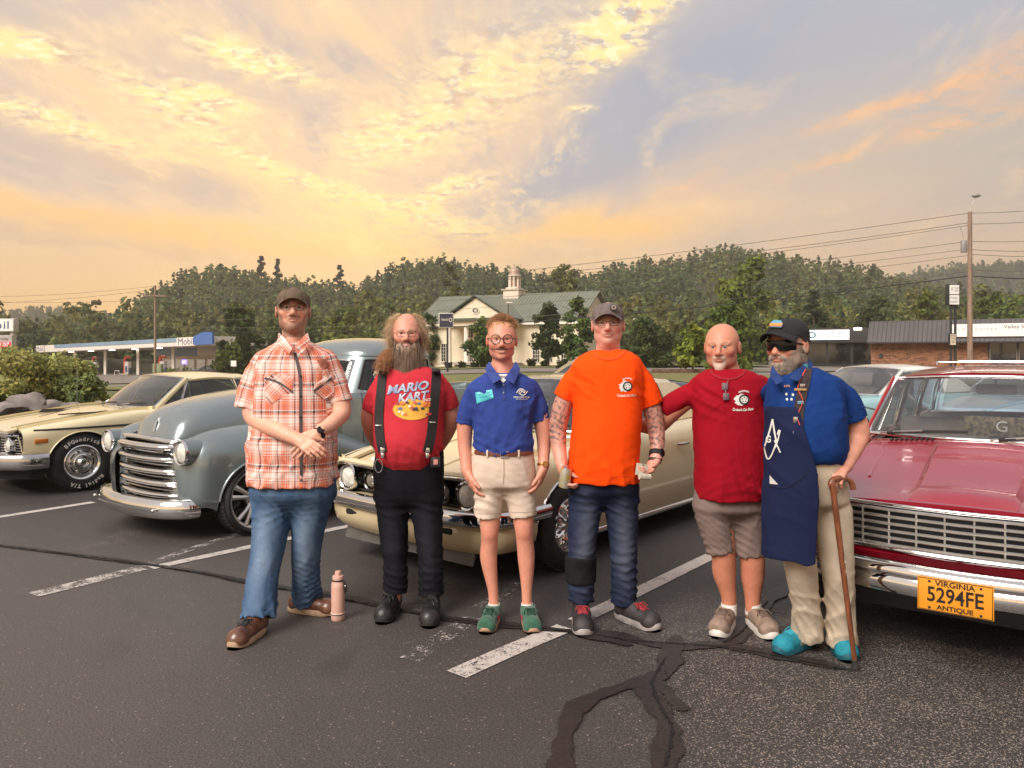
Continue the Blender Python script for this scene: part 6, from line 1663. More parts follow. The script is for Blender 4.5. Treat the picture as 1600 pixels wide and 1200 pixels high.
class Person:
 def __init__(s,D,px,label,skin=lin(212,158,132),foot_y=None):
  s.D,s.skin=D,np.array(skin);s.loc=np.array([(px-800)/F*D,D,0.0]);s.label=label;s.kids=[];s.marks=[];s.bvh={}
  s.seed=int(px)
 def V(s,px,py,dy=0.0):
  Y=s.D+dy
  return np.array([(px-800)/F*Y,Y,CH-(py-HZ)/F*Y])
 def m(s,px):return px/F*s.D
 def rows(s,rows,dy=0.0):
  out=[]
  for q in rows:
   py,xl,xr,rf,rb=q[:5];d=dy+(q[5]if len(q)>5 else 0)
   a,b=s.V(xl,py,d),s.V(xr,py,d);out.append((a[2],(a[0]+b[0])/2,a[1],(b[0]-a[0])/2,rf,rb))
  return out
 def core(s,rows,dy=0.0):
  """trunk under the clothes"""
  s.f.prof([(a,b,c+.01,d*.84,e*.8,g*.82)for a,b,c,d,e,g in s.rows(rows,dy)],.04)
 def begin(s,hands,x0,x1,top,ylo=-.45,yhi=.4,headbox=None):
  """body grid; fine where the head and the hands are (boxes in world metres)"""
  fx,fy,fz=[],[],[]
  for(lo,hi,h)in hands:
   fx.append((lo[0],hi[0],h));fy.append((lo[1],hi[1],h));fz.append((lo[2],hi[2],h))
  a,b=s.V(x0,600),s.V(x1,600)
  s.f=Field(axis(a[0],b[0],.014,fx),axis(s.D+ylo,s.D+yhi,.014,fy),axis(-.01,s.V(0,top)[2]+.02,.014,fz))
 def head(s,c,h,yaw=0.0,pitch=0.0,roll=0.0,wide=1.0,jaw=1.0,nose=1.0,brow=1.0,smile=0.0,bald=True,ears=1.0,chin=1.0):
  """c: point between the eyes' level at mid head; h: chin to crown"""
  k=h/.238;R=(Matrix.Rotation(yaw,3,'Z')@Matrix.Rotation(pitch,3,'X')@Matrix.Rotation(roll,3,'Y'));s.hR=np.array(R);s.hc=np.asarray(c,float);s.hk=k
  L=s.hl;f=s.f;E=lambda p,r,kk=.02,op='+':f.ell(L(p),np.array(r)*k,kk*k,op,s.hR)
  w=wide
  E((0,.018,.036),(.076*w,.097,.083));E((0,-.004,.01),(.072*w,.088,.07),.03);E((0,-.018,-.035),(.064*w,.074,.08),.03)
  E((0,-.034,-.084),(.046*w*jaw,.05,.034),.025);E((0,-.072,-.1),(.024*chin,.02,.018),.02)
  for sd in(-1,1):
   E((sd*.041*w,-.058,-.026),(.024,.024,.02),.025);E((sd*.044*w*jaw,-.010,-.068),(.022,.034,.03),.03)
   E((sd*.030,-.094,-.001),(.019,.012,.0105),.012,'-');E((sd*.030,-.0765,-.0015),(.0158,.0125,.0115),.005);E((sd*.0305,-.0805,.0078),(.0175,.0130,.0058),.005);E((sd*.030,-.0805,-.0108),(.0165,.0115,.0053),.005)
   f.cone(L((sd*.013,-.088,.0155)),L((sd*.045*w,-.076,.0165)),.0095*k*brow,.007*k,.012*k)
   E((sd*(.079*w+.003),.018,-.010),(.0095,.023,.034),.008)if ears else None
   E((sd*(.088*w+.003),.012,-.010),(.005,.012,.02),.004,'-')if ears else None
   E((sd*.013,-.099,-.041),(.0095,.011,.008),.008)
   if smile:E((sd*.040,-.070,-.034),(.022,.018,.018),.035)
  f.cone(L((0,-.088,.006)),L((0,-.113*(.94+.06*nose),-.034)),.0085*k,.0125*k*nose,.012*k)
  E((0,-.086,-.06),(.027,.012,.014),.018)
  up=.003*smile
  for x in(-.012,.012):E((x*(1+.35*smile),-.0955+.002*smile,-.0605+.001*smile),(.0135,.0065,.0045),.006)
  E((0,-.095,-.0728-.0025*smile),(.018+.003*smile,.0072,.005),.007)
  if smile:
   for sd in(-1,1):E((sd*.0275,-.088,-.0615),(.006,.01,.003),.006,'-')
  E((0,-.106,-.0665-.0008*smile),(.024+.006*smile,.009,.0022+.002*smile),.004,'-')
 def hl(s,p):return s.hc+s.hR@(np.asarray(p,float)*s.hk)
 def neck(s,base,r=.06,r2=.07):s.f.cone(s.hl((0,.034,-.055)),np.asarray(base)+[0,.012,0],r*.92,r2*.92,.018)
 def hand(s,wrist,u,n,side,size=1.0,curl=(.3,.35,.25),spread=.06,thumb=(.35,.3),k=.0045,fan=None,tdir=None):
  """wrist; u towards the knuckles; n palm normal; side towards the thumb"""
  u=unit(u);n=unit(np.asarray(n)-u*np.dot(n,u));sd=unit(np.cross(n,u));sd=sd if np.dot(sd,side)>0 else-sd
  f=s.f;W=np.asarray(wrist,float);z=size;tips=[]
  f.cone(W-u*.02*z,W+u*.035*z,.027*z,.026*z,.02)
  for i,(o,L,r)in enumerate(((.030,.088,.0105),(.010,.091,.0108),(-.010,.086,.0102),(-.028,.077,.0092))):
   kn=W+u*L*z+sd*o*z
   f.cone(W+u*.022*z+sd*o*.6*z,kn,.0145*z,.0112*z,.012)
   ph=((.043,.027,.021),(.047,.030,.022),(.043,.028,.021),(.034,.021,.019))[i]
   c=curl[i]if hasattr(curl[0],'__len__')else curl
   a=0.0;p=kn;sp=spread*(1.2-.8*i)
   for j in range(3):
    a+=c[j];d=u*math.cos(a)+n*math.sin(a)+sd*sp*(1 if j==0 else .4);q=p+unit(d)*ph[j]*z
    f.cone(p,q,(r-.0006*j)*.94*z,(r-.0011*(j+1))*.94*z,k);p=q
   tips.append(p)
  b=W+u*.022*z+sd*.022*z
  t1=unit(u*.72+sd*.62+n*.3)if tdir is None else unit(tdir[0]*u+tdir[1]*sd+tdir[2]*n);p=b+t1*.045*z
  f.cone(b,p,.0165*z,.0125*z,.014)
  t2=unit(t1*math.cos(thumb[0])+n*math.sin(thumb[0])*.8+u*.2);q=p+t2*.034*z;f.cone(p,q,.0115*z,.0102*z,.006)
  t3=unit(t2*math.cos(thumb[1])+n*math.sin(thumb[1])*.7+u*.25);r_=q+t3*.026*z;f.cone(q,r_,.0102*z,.0078*z,.005)
  return tips,r_
 def finish(s,brow=lin(120,90,70),beard=None,lips=lin(186,112,98),extra=None,group='men posing in a row',teeth=False,iris=lin(90,80,66)):
  V_,Q=s.f.mesh(1)
  lp=((V_-s.hc)@s.hR)/s.hk;x,y,z=lp[:,0],lp[:,1],lp[:,2]
  rng=np.random.default_rng(s.seed);C=np.repeat(s.skin[None],len(V_),0)*(1+.05*tnoise(V_[:,0]*60,V_[:,2]*60,3)[:,None]+.05*tnoise(V_[:,0]*190,V_[:,2]*170,5)[:,None]+.03*rng.normal(size=len(V_))[:,None])
  def mixto(w,col):C[:]=C*(1-w[:,None])+np.asarray(col)[None]*w[:,None]
  hd=(np.abs(x)<.12)&(z>-.16)&(z<.16)
  g=lambda a,b,c,rx,ry,rz:np.exp(-(((np.abs(x)-a)/rx)**2+((y-b)/ry)**2+((z-c)/rz)**2))*hd
  red=np.array([s.skin[0]*1.0,s.skin[1]*.72,s.skin[2]*.66])
  mixto(np.clip(g(.042,-.07,-.034,.024,.04,.02)*.7+g(0,-.115,-.038,.014,.02,.014)*.8+g(.083,.01,-.01,.012,.04,.04)*.7,0,1),red)
  mixto(np.clip(g(.03,-.085,-.006,.02,.02,.012)*.45,0,1),s.skin*.6)
  if beard is not None:
   col,a=beard
   zs=np.interp(np.abs(x),[0,.02,.032,.045,.06,.08],[.080,.079,.070,.066,.03,.0]);w=sstep(-z,zs,zs+.014)*sstep(-y,-.03,.0)
   mus=np.exp(-((z+.051)/.008)**2)*(np.abs(x)<.036)*(y<-.07)
   w=np.clip(np.maximum(w*(z>-.15),mus),0,1)*hd*np.clip(.95+.12*rng.normal(size=len(x)),.7,1)
   mixto(w*a,col)
  mixto(np.clip(g(0,-.1,-.0605,.02,.03,.0042)+g(0,-.1,-.0725,.017,.03,.0048),0,1)*.8,lips)
  if teeth:mixto(np.clip(g(0,-.1,-.066,.019,.03,.003)*1.2,0,1),lin(226,214,200))
  else:mixto(np.clip(g(0,-.1,-.0662,.022,.03,.0022)*.8,0,1),lin(96,50,44))
  mixto(np.clip(np.exp(-(((np.abs(x)-.03)/.017)**4+((z-.0205+.12*np.abs(np.abs(x)-.03))/.0052)**2))*hd*(y<-.045),0,1)*.85,brow)
  if extra is not None:extra(V_,lp,C,mixto)
  me=np_mesh('person',V_-s.loc,Q,SKIN,cols=np.clip(C,.003,1))
  s.o=link('person',me);s.o.location=s.loc;tag(s.o,s.label,'person',group)
  for sd in(-1,1):
   m_=MB();c=s.hl((sd*.030,-.0815,-.0012))-s.loc;r=.0122*s.hk;m_.ball((0,0,0),r,8)
   e=m_.build('eye',EYEW,s.o,180);e.location=c
   m_=MB();Md=Matrix(s.hR.tolist()).to_4x4()@Matrix.Rotation(math.radians(90),4,'X')
   m_.lathe([(.0066*s.hk,r*.87),(.0035*s.hk,r*1.0),(0,r*1.02)],12,0,Md);m_.build('iris',pmat('iris_%d'%s.seed,tuple(q*.38 for q in iris),.15),e)
  return s.o
 def cloth(s,name,fld,mat,colf=None,smooth=1,parent=None,uvf=None):
  V_,Q=fld.mesh(smooth);C=None
  if colf is not None:C=colf(V_)
  me=np_mesh(name,V_-s.loc,Q,mat,cols=C)
  if uvf is not None:
   l=me.uv_layers.new(name='UVMap');l.data.foreach_set('uv',uvf(V_,Q).astype(np.float32).ravel())
  s.bvh[name]=BVHTree.FromPolygons([tuple(p)for p in V_],[tuple(q)for q in Q.tolist()])
  return link(name,me,parent or s.o)
 def box(s,x0,x1,y0,y1,h=.006,ylo=-.4,yhi=.35,fine=None):
  a,b=s.V(x0,y0),s.V(x1,y1);sp=max(abs(ylo),yhi)/s.D
  return Field(axis(min(a[0],s.V(x0,0,yhi)[0],s.V(x0,0,ylo)[0]),max(b[0],s.V(x1,0,yhi)[0],s.V(x1,0,ylo)[0]),h),axis(s.D+ylo,s.D+yhi,h),axis(min(b[2],s.V(0,y1,ylo)[2],s.V(0,y1,yhi)[2]),max(a[2],s.V(0,y0,ylo)[2],s.V(0,y0,yhi)[2]),h))
 def drape(s,on,px,py,off=.004,dy=-1.0):
  """point of garment `on` seen at that pixel from the front"""
  a=Vector((0,0,CH));p=Vector(s.V(px,py));d=(p-a).normalized()
  h=s.bvh[on].ray_cast(a,d)
  if h[0]is None:
   return Vector(s.V(px,py,-.18)),Vector((0,-1,0))
  return h[0]+h[1]*off if h[1].dot(d)<0 else h[0]-h[1]*off,(h[1]if h[1].dot(d)<0 else-h[1])
 def print_geo(s,name,on,pts,faces,mat,parent,off=.0035,cols=None,thick=0.0):
  """flat print laid on a garment: pts are photo pixels"""
  W=[s.drape(on,x,y,off)[0]-Vector(s.loc)for x,y in pts]
  m_=MB();m_.add(W,faces);return m_.build(name,mat,parent,0)
 def print_text(s,on,txt,px,py,wpx,hpx,mat,parent,rot=0.0,shear=0.0,bold=.0,name='print',off=.0035,arch=0.0):
  v,f=text_geo(txt,1.0,shear=shear,bold=bold)
  x0,x1=min(p.x for p in v),max(p.x for p in v);y0,y1=min(p.y for p in v),max(p.y for p in v);c,sn=math.cos(rot),math.sin(rot);P_=[]
  for p in v:
   a=((p.x-x0)/(x1-x0)-.5)*wpx;b=((p.y-y0)/(y1-y0)-.5)*hpx+arch*(1-(2*a/wpx)**2)
   P_.append((px+a*c+b*sn,py+a*sn-b*c))
  return s.print_geo(name,on,P_,f,mat,parent,off)
 def print_poly(s,on,poly,mat,parent,name='print',off=.003,n=5):
  """filled outline, split into a fan of small pieces"""
  cx=sum(p[0]for p in poly)/len(poly);cy=sum(p[1]for p in poly)/len(poly);pts,fc=[],[]
  for r in range(n+1):
   for p in poly:pts.append((cx+(p[0]-cx)*r/n,cy+(p[1]-cy)*r/n))
  k=len(poly)
  for r in range(n):
   for i in range(k):fc.append((r*k+i,r*k+(i+1)%k,(r+1)*k+(i+1)%k,(r+1)*k+i))
  return s.print_geo(name,on,pts,fc,mat,parent,off)
 def print_line(s,on,pts,wpx,mat,parent,name='print',off=.004,n=6):
  pts=[Vector((p[0],p[1],0))for p in pts];pts=smooth_path(pts,n)if len(pts)>2 else[pts[0].lerp(pts[1],i/8)for i in range(9)]
  L,fc=[],[]
  for i,p in enumerate(pts):
   t=(pts[min(i+1,len(pts)-1)]-pts[max(i-1,0)]).normalized();q=Vector((-t.y,t.x,0))*wpx/2
   L+=[(p.x-q.x,p.y-q.y),(p.x,p.y),(p.x+q.x,p.y+q.y)]
  for i in range(len(pts)-1):
   for j in(0,1):fc.append((3*i+j,3*i+j+1,3*i+j+4,3*i+j+3))
  return s.print_geo(name,on,L,fc,mat,parent,off)
 def strap(s,name,on,pts,wpx,mat,parent,thick=.004,off=.002,n=8):
  """band with thickness lying on a garment along pixel points"""
  P2=smooth_path([Vector((p[0],p[1],0))for p in pts],n);A,B,C_,D_=[],[],[],[]
  for i,p in enumerate(P2):
   t=(P2[min(i+1,len(P2)-1)]-P2[max(i-1,0)]).normalized();q=Vector((-t.y,t.x,0))*wpx/2
   for L,sg,o in((A,-1,off),(B,-1,off+thick),(C_,1,off+thick),(D_,1,off)):
    L.append(s.drape(on,p.x+q.x*sg,p.y+q.y*sg,o)[0]-Vector(s.loc))
  for L in(A,B,C_,D_):
   for i in range(1,len(L)-1):L[i]=(L[i-1]+L[i]*2+L[i+1])/4
  m_=MB();m_.grid([[A[i],B[i],(B[i]+C_[i])/2+(B[i]-A[i])*.2,C_[i],D_[i]]for i in range(len(A))],cv=True);return m_.build(name,mat,parent,40)
  # shoes
 def shoe(s,heel,ang,L=.29,W=.1,mat=None,solem=None,high=.1,sole=.028,toe=.055,name='shoe',lace=None,trim=None,ankle=None,chunky=0.0):
  """heel: (x, y) on the ground; ang: direction of the toe; built along local +x"""
  ca,sa=math.cos(ang),math.sin(ang);M=Matrix.Translation((heel[0]-s.loc[0],heel[1]-s.loc[1],0))@Matrix.Rotation(ang,4,'Z')
  f=Field(axis(-.06,L+.04,.0055),axis(-.09,.09,.0055),axis(.0,high+.07,.0055));w=W/2
  f.cone((w*.8,0,sole+.025),(L*.4,0,sole+.03),w*.78,w*.8,.03);f.cone((L*.4,0,sole+.022),(L-w*1.0,0,sole+.012),w*.84,w*.98,.03)
  f.ell((L-w*.96,0,sole+.004),(w*1.0,w*.97,toe-.01),.02);f.cone((w*.85,0,sole+.03),(w*.9,0,high),w*.76,w*.74,.03)
  f.cone((w*1.05,0,high*.86),(L*.64,0,sole+toe*.42),w*.6,w*.62,.03);f.cone((w*1.15,0,high*.98),(w*1.7,0,high*.62),w*.5,w*.5,.02)
  f.cut((0,0,sole*.6),(0,0,-1));f.cut((0,0,high),(-.1,0,1))
  f.cone((w*.9,0,high+.02),(w*.9,0,high-.03),w*.62,w*.55,.01,'-')
  V_,Q=f.mesh(1);me=np_mesh(name,V_,Q,mat);o=link(name,me,s.o,M)
  m_=MB();ring=[]
  for i in range(36):
   a=2*math.pi*i/36;c,d=math.cos(a),math.sin(a)
   t=(c+1)/2;ww=w*(.82+.26*sstep(np.array(t),.3,.75))if c>0 else w*(.84+.2*t)
   ring.append((L/2+(L/2+.006)*math.copysign(abs(c)**.75,c),float(ww)*math.copysign(abs(d)**.8,d)))
  zs=[(0.0,.94),(.004,1.0+chunky),(sole*.6,1.02+chunky),(sole,1.0),(sole+.006,.96)]
  m_.grid([[(L/2+(p[0]-L/2)*q,p[1]*q,z+(.012*max(0,(p[0]-L*.8)/(L*.2))**2)+(.004 if z==0 and .3*L<p[0]<.45*L else 0))for p in ring]for z,q in zs],cv=True)
  m_.add([(p[0],p[1],.0)for p in ring],[tuple(reversed(range(36)))]);m_.build('sole',solem,o,50)
  if lace:
   m_=MB();BV=BVHTree.FromPolygons([tuple(q_)for q_ in V_],[tuple(q_)for q_ in Q.tolist()]);dn=Vector((-.62,0,-.78)).normalized()
   def on(x,y,o=.0025):
    h=BV.ray_cast(Vector((x,y,sole+.04))-dn*.3,dn);return(h[0]-dn*o)if h[0]else None
   for i in range(6):
    t=i/5;x=L*(.40+.24*t);wd=w*(.40+.08*t)
    for sg in(1,-1):
     pts=[on(x+sg*.007*q_,wd*q_)for q_ in(-1,-.6,-.2,.2,.6,1)]
     if all(pts):m_.tube(pts,.0032,5)
   for sg in(-1,1):
    b0=on(L*.42,sg*.006,.008)
    if b0:m_.tube([b0,b0+Vector((.012,sg*.022,.004)),b0+Vector((.03,sg*.034,-.012)),b0+Vector((.02,sg*.03,-.024))],.003,5);m_.tube([b0,b0+Vector((.03,sg*.012,-.01)),b0+Vector((.045,sg*.02,-.035))],.0028,5)
   lo=m_.build('laces',lace,o,60);lo['kind']='stuff'
  if trim:
   tm,z0,z1,x0,x1=trim;
   for sd in(-1,1):
    pts=[]
    BV=BVHTree.FromPolygons([tuple(p)for p in V_],[tuple(q)for q in Q.tolist()])
    R_=[]
    for i in range(9):
     t=i/8;x=L*(x0+(x1-x0)*t);row=[]
     for j in range(4):
      z=z0+(z1-z0)*t+(j/3-.5)*.022
      h=BV.ray_cast(Vector((x,sd*.15,z)),Vector((0,-sd,0)));row.append((h[0]+Vector((0,sd*.0025,0)))if h[0]else Vector((x,sd*w*.7,z)))
     R_.append(row)
    m_=MB();m_.grid(R_);m_.build('side_stripe',tm,o,60)
  return o
  # headwear and glasses (head space)
 def HM(s):
  M=Matrix(s.hR.tolist()).to_4x4()@Matrix.Scale(s.hk,4);M.translation=Vector(s.hc-s.loc);return M
 def cap(s,mat,mat2=None,w=1.0,tilt=0.0,bill=.072,low=.03,height=.088,patch=None,fwd=1.0,up=0.0,arch=.010):
  M=s.HM()@Matrix.Translation((0,.012,.04+up))@Matrix.Rotation(tilt,4,'X')@Matrix.Diagonal((1,fwd,1,1));m_=MB();n=36;R=[]
  for i in range(12):
   t=i/11;a=t*math.pi/2;r=math.cos(a)**.82;z=height*math.sin(a)**.9
   R.append([(.083*w*r*math.sin(q)*(1+.008*math.cos(6*q)),-.106*r*math.cos(q)*(1+.008*math.cos(6*q))*(1 if math.cos(q)>0 else .98),z-(low if i==0 else 0)*(1-max(0,math.cos(q))**.6*.75)-.012+(.02 if i==0 and math.cos(q)>.3 else 0))for q in np.linspace(0,2*math.pi,n,endpoint=False)])
  m_.grid(R,cv=True,M=M);c=m_.build('cap',mat,s.o,60)
  m_=MB();A,B=[],[]
  for i in range(21):
   q=-1.12+2.24*i/20;c0,s0=math.cos(q),math.sin(q)
   p0=(.082*w*s0,-.104*c0,.010-.026*s0*s0);e=bill*max(0.05,math.cos(q*.95))**.5
   p1=(.084*w*s0*1.02,-.104*c0-e,arch-.052*s0*s0-.03*e)
   A.append([tuple(p0[k]+(p1[k]-p0[k])*v for k in range(3))for v in(0,.33,.66,1)])
  top=A;bot=[[(p[0],p[1],p[2]-.006)for p in r]for r in A]
  m_.grid(top,M=M);m_.grid(bot,M=M);m_.grid([[r[-1]for r in top],[r[-1]for r in bot]],M=M)
  for e in(0,-1):m_.grid([top[e],bot[e]],M=M)
  m_.build('bill',mat2 or mat,c,50)
  m_=MB();m_.ball((0,0,height-.012),(.008,.008,.005),6,M=M);m_.build('button',mat2 or mat,c,60)
  m_=MB()
  for k in range(6):
   q=math.pi/6+k*math.pi/3;m_.tube([(.0835*w*math.cos(a)**.82*math.sin(q),-.1065*math.cos(a)**.82*math.cos(q),height*math.sin(a)**.9-.012)for a in np.linspace(.05,1.5,10)],.0013,4,M=M)
  so=m_.build('cap_seam',mat2 or mat,c,60);so['kind']='stuff'
  s.capM=M
  return c
 def glasses(s,shape,mat,r=(.024,.018),lens=None,bridge=.008,thick=.0016,y=-.105,z=-.004,temples=True,sep=.032):
  M=s.HM();m_=MB();out=None
  g=MB()
  for sd in(-1,1):
   cx=sd*sep;pts=[]
   for i in range(25):
    a=2*math.pi*i/24;c,d=math.cos(a),math.sin(a);e=1.0 if shape=='round' else .55
    px=cx+r[0]*math.copysign(abs(c)**e,c);pts.append((px,y+1.6*max(0,abs(px)-.02)**2*6,z+r[1]*math.copysign(abs(d)**e,d)))
   m_.tube(pts,thick,6,caps=False,M=M)
   g.add(pts[:-1],[tuple(range(24))],0,M)
   if temples:m_.tube([(cx+sd*r[0],y+.006,z+.004),(sd*.076,y+.03,z+.005),(sd*.083,-.01,z+.005),(sd*.083,.018,z-.004)],thick*.9,6,M=M)
  m_.tube([(-sep+r[0],y,z+.004),(0,y-.003,z+.008),(sep-r[0],y,z+.004)],thick,6,M=M)
  o=m_.build('glasses',mat,s.o,60);g.build('lens',lens or glass_mat('spectacle_glass',(.97,.97,.97),.995,ior=1.45,gain=.6),o,0)
  return o
def strand_mesh(rng,roots,dirs,length,seg,r,curl=0.0,droop=0.0,freq=40,lenvar=.3):
 """thin three sided hair strands -> V, Q"""
 roots=np.asarray(roots);dirs=np.asarray(dirs)/(np.linalg.norm(dirs,axis=1)[:,None]+1e-9);n=len(roots)
 L=length*(1+lenvar*rng.uniform(-1,1,n));ph=rng.uniform(0,6.28,n);a1=np.cross(dirs,rng.normal(size=(n,3)));a1/=np.linalg.norm(a1,axis=1)[:,None]+1e-9;a2=np.cross(dirs,a1)
 V_=np.zeros((n,seg+1,3,3))
 for i in range(seg+1):
  t=i/seg;s_=L*t
  c=roots+dirs*s_[:,None]+a1*(curl*t*np.cos(freq*s_+ph))[:,None]+a2*(curl*t*np.sin(freq*s_+ph))[:,None]
  c[:,2]-=droop*s_**2*10
  rr=r*(1-.75*t)
  for k in range(3):
   V_[:,i,k]=c+a1*rr*math.cos(2.094*k)+a2*rr*math.sin(2.094*k)
 base=np.arange(n)[:,None,None]*(seg+1)*3;i=np.arange(seg)[None,:,None]*3;k=np.arange(3)[None,None]
 Q=np.stack([base+i+k,base+i+(k+1)%3,base+i+3+(k+1)%3,base+i+3+k],-1).reshape(-1,4)
 return V_.reshape(-1,3),Q
def simple(o,col):
 return lambda V_:np.repeat(np.array(col)[None],len(V_),0)
 # the six men
BLKL=pmat('black_leather',(.016,.015,.015),.42,0,.2,20,bump=.2,bscale=90);SILV=pmat('silver_clip',(.7,.69,.67),.18,1.0,.05,10);GOLD=pmat('gold_watch',lin(196,150,78),.22,1.0,.05,20)
WHT=pmat('print_white',lin(226,222,216),.7);BLK=pmat('print_black',lin(22,20,22),.7)
def chain(p,f,pts,k=.03,sy=1.0,op='+',flat=False):
 f.limb([p.V(*a[:3])for a in pts],[a[3]for a in pts],k,op,sy,flat)
def tuber(p,pts,r,n,mat,name,parent=None,flat=1.0,sm=8):
 m_=MB();q=smooth_path([Vector(p.V(*a))-Vector(p.loc)for a in pts],sm)if len(pts)>2 else[Vector(p.V(*a))-Vector(p.loc)for a in pts]
 m_.tube(q,r,n,flat=flat);return m_.build(name,mat,parent or p.o,60)
def bracelet(p,c,d,r,w,mat,name,face=None,fdir=(0,-1,0),sx=1.0,parent=None,fr=.019):
 """ring round a wrist; optional dial on the side facing fdir"""
 c=Vector(c)-Vector(p.loc);d=Vector(d).normalized();q=d.to_track_quat('Z','Y').to_matrix().to_4x4();q.translation=c
 m_=MB();m_.lathe([(r,-w/2),(r+.003,-w/2),(r+.0045,0),(r+.003,w/2),(r,w/2)],24,0,q);o=m_.build(name,mat,parent or p.o,50)
 if face:
  f=Vector(fdir);f=(f-d*f.dot(d)).normalized();qq=f.to_track_quat('Z','Y').to_matrix().to_4x4();qq.translation=c+f*(r+.001)
  m_=MB();m_.lathe([(fr,-.004),(fr,.006),(fr*.85,.0085)],20,0,qq);m_.build('watch_case',mat,o,50)
  m_=MB();m_.lathe([(fr*.85,.0075),(0,.008)],20,0,qq);m_.build('dial',face,o,50)
 return o
def legs(p,rows,l,r,seed,dye,mat,name,amp=.007,hem=None,fade=None,dy=0.0,sy=1.0,freq=70,kk=.035):
 """trousers or shorts: hip stack plus two legs (px, py, dy, radius)"""
 ys=[q[1]for q in l+r];xs=[q[0]for q in l+r]+[q[1]for q in rows]+[q[2]for q in rows]
 f=p.box(min(xs)-24,max(xs)+24,min(q[0]for q in rows)-8,max(ys)+14,.0078,-.42,.42)
 rows=rows[:-1]+[(rows[-1][0],rows[-1][1]+20,rows[-1][2]-20,rows[-1][3]*.55,rows[-1][4]*.7)]
 f.prof(p.rows(rows,dy),.03,e=2.25)
 for L in(l,r):chain(p,f,L,kk,sy,flat=True)
 amp=amp*1.35;fo=folds(seed,amp,freq*1.7,(.25,.1,1.0),2.6,1.5);fv=folds(seed+1,amp*.7,freq*1.1,(1,.2,.3),2.0,1.5)
 kz=[p.V(*l[-2][:3])[2],p.V(*r[-2][:3])[2]];z0=p.V(0,rows[-1][0])[2]
 kn=(p.V(*l[len(l)//2][:3])[2]);an=p.V(*l[-1][:3])[2]
 def d(x,y,z):
  w=np.exp(-((z-kn)/.11)**2)*.9+np.exp(-((z-an-.03)/.09)**2)*1.25+np.exp(-((z-z0)/.06)**2)*.8+.22
  return fo(x,y,z)*w+fv(x,y,z)*.55
 f.disp(d)
 for L in(l,r):
  a,b=p.V(*L[-2][:3]),p.V(*L[-1][:3]);u=unit(b-a);f.cone(b-u*.035,b+u*.03,L[-1][3]-.019,L[-1][3]-.017,.006,'-',sy)
 def col(V_):
  C=np.repeat(np.array(dye)[None],len(V_),0)
  if fade is not None:
   x,y,z=V_.T;w=np.zeros(len(V_))
   for L in(l,r):
    a,b=p.V(*L[0][:3]),p.V(*L[len(L)//2][:3]);t=np.clip((a[2]-z)/max(a[2]-b[2],.01),0,1.6);cx=a[0]+(b[0]-a[0])*t
    w=np.maximum(w,np.exp(-((x-cx)/.05)**2)*np.exp(-((t-.62)/.5)**2)*(y<p.D+.03))
   wr=np.clip(fo(x,y,z)/-amp,0,1)*.2
   w=np.clip(w*.8+wr*.7+.12*tnoise(x*30,z*22,seed),0,1)
   C=C*(1-w[:,None])+np.array(fade)[None]*w[:,None]
  else:C=C*(1+.1*tnoise(V_[:,0]*25,V_[:,2]*25,seed)[:,None])
  return np.clip(C,.003,1)
 o=p.cloth(name,f,mat,col)
 return o
def shirt(p,rows,sl,dye,seed,name='shirt',mat=None,amp=.006,neck=None,hemwave=.0025,dy=0.0,belly=0.0,col=None,uvf=None,freq=42,vdir=(.8,.3,.5),sy=1.0,e=2.35,rot=0.0):
 """torso stack plus two sleeves; sl: list of chains; the sleeve ends are open"""
 xs=[q[1]for q in rows]+[q[2]for q in rows]+[q[0]for c in sl for q in c];ys=[q[0]for q in rows]+[q[1]for c in sl for q in c]
 f=p.box(min(xs)-28,max(xs)+28,min(ys)-12,max(ys)+26,.0070,-.42,.75)
 R=p.rows(rows,dy);f.prof(R,.03,e=e,wav=hemwave,rot=rot)
 for c in sl:chain(p,f,c,.02,sy,flat=True)
 amp=amp*1.5;fo=folds(seed,amp,freq*1.6,vdir,2.2,1.4);f2=folds(seed+5,amp*.7,freq*2.2,(-.7,.2,.7),2.0,1.4)
 zt_,zb=R[0][0],R[-1][0];S=[(p.V(*c[0][:3]),p.V(*c[-1][:3]))for c in sl]
 def d(x,y,z):
  t=np.clip((zt_-z)/(zt_-zb),0,1);w=.35+.9*np.exp(-((t-.9)/.22)**2)
  for a,b in S:
   q=np.sqrt((x-a[0])**2+(z-a[2]+.1)**2);w=w+1.0*np.exp(-(q/.09)**2)
  w=w*(1-.75*belly*np.exp(-((t-.6)/.25)**2)*(y<p.D-.05))
  return fo(x,y,z)*w+f2(x,y,z)*w*.6
 f.disp(d)
 for c in sl:
  a,b=p.V(*c[-2][:3]),p.V(*c[-1][:3]);u=unit(b-a);f.cone(b-u*.05,b+u*.03,c[-1][3]-.011,c[-1][3]-.009,.004,'-',sy)
 if neck is not None:
  for(c,r)in neck:f.ell(c,r,.006,'-')
 def cc(V_):
  if col is not None:return col(V_)
  C=np.repeat(np.array(dye)[None],len(V_),0);return np.clip(C*(1+.035*tnoise(V_[:,0]*20,V_[:,2]*20,seed)[:,None]),.003,1)
 return p.cloth(name,f,mat or CLOTH,cc,uvf=uvf)
def hems(p,on,S,col,lines):
 m=pmat('stitch_%s_%d'%(on,p.seed),tuple(c*.72 for c in col),.9)
 for L in lines:p.print_line(on,L,.75,m,S,'hem_stitch',.0012)
def fine(p,px,py,dy,r,h):
 c=p.V(px,py,dy);r=np.array(r if hasattr(r,'__len__')else(r,r,r));return(c-r,c+r,h)
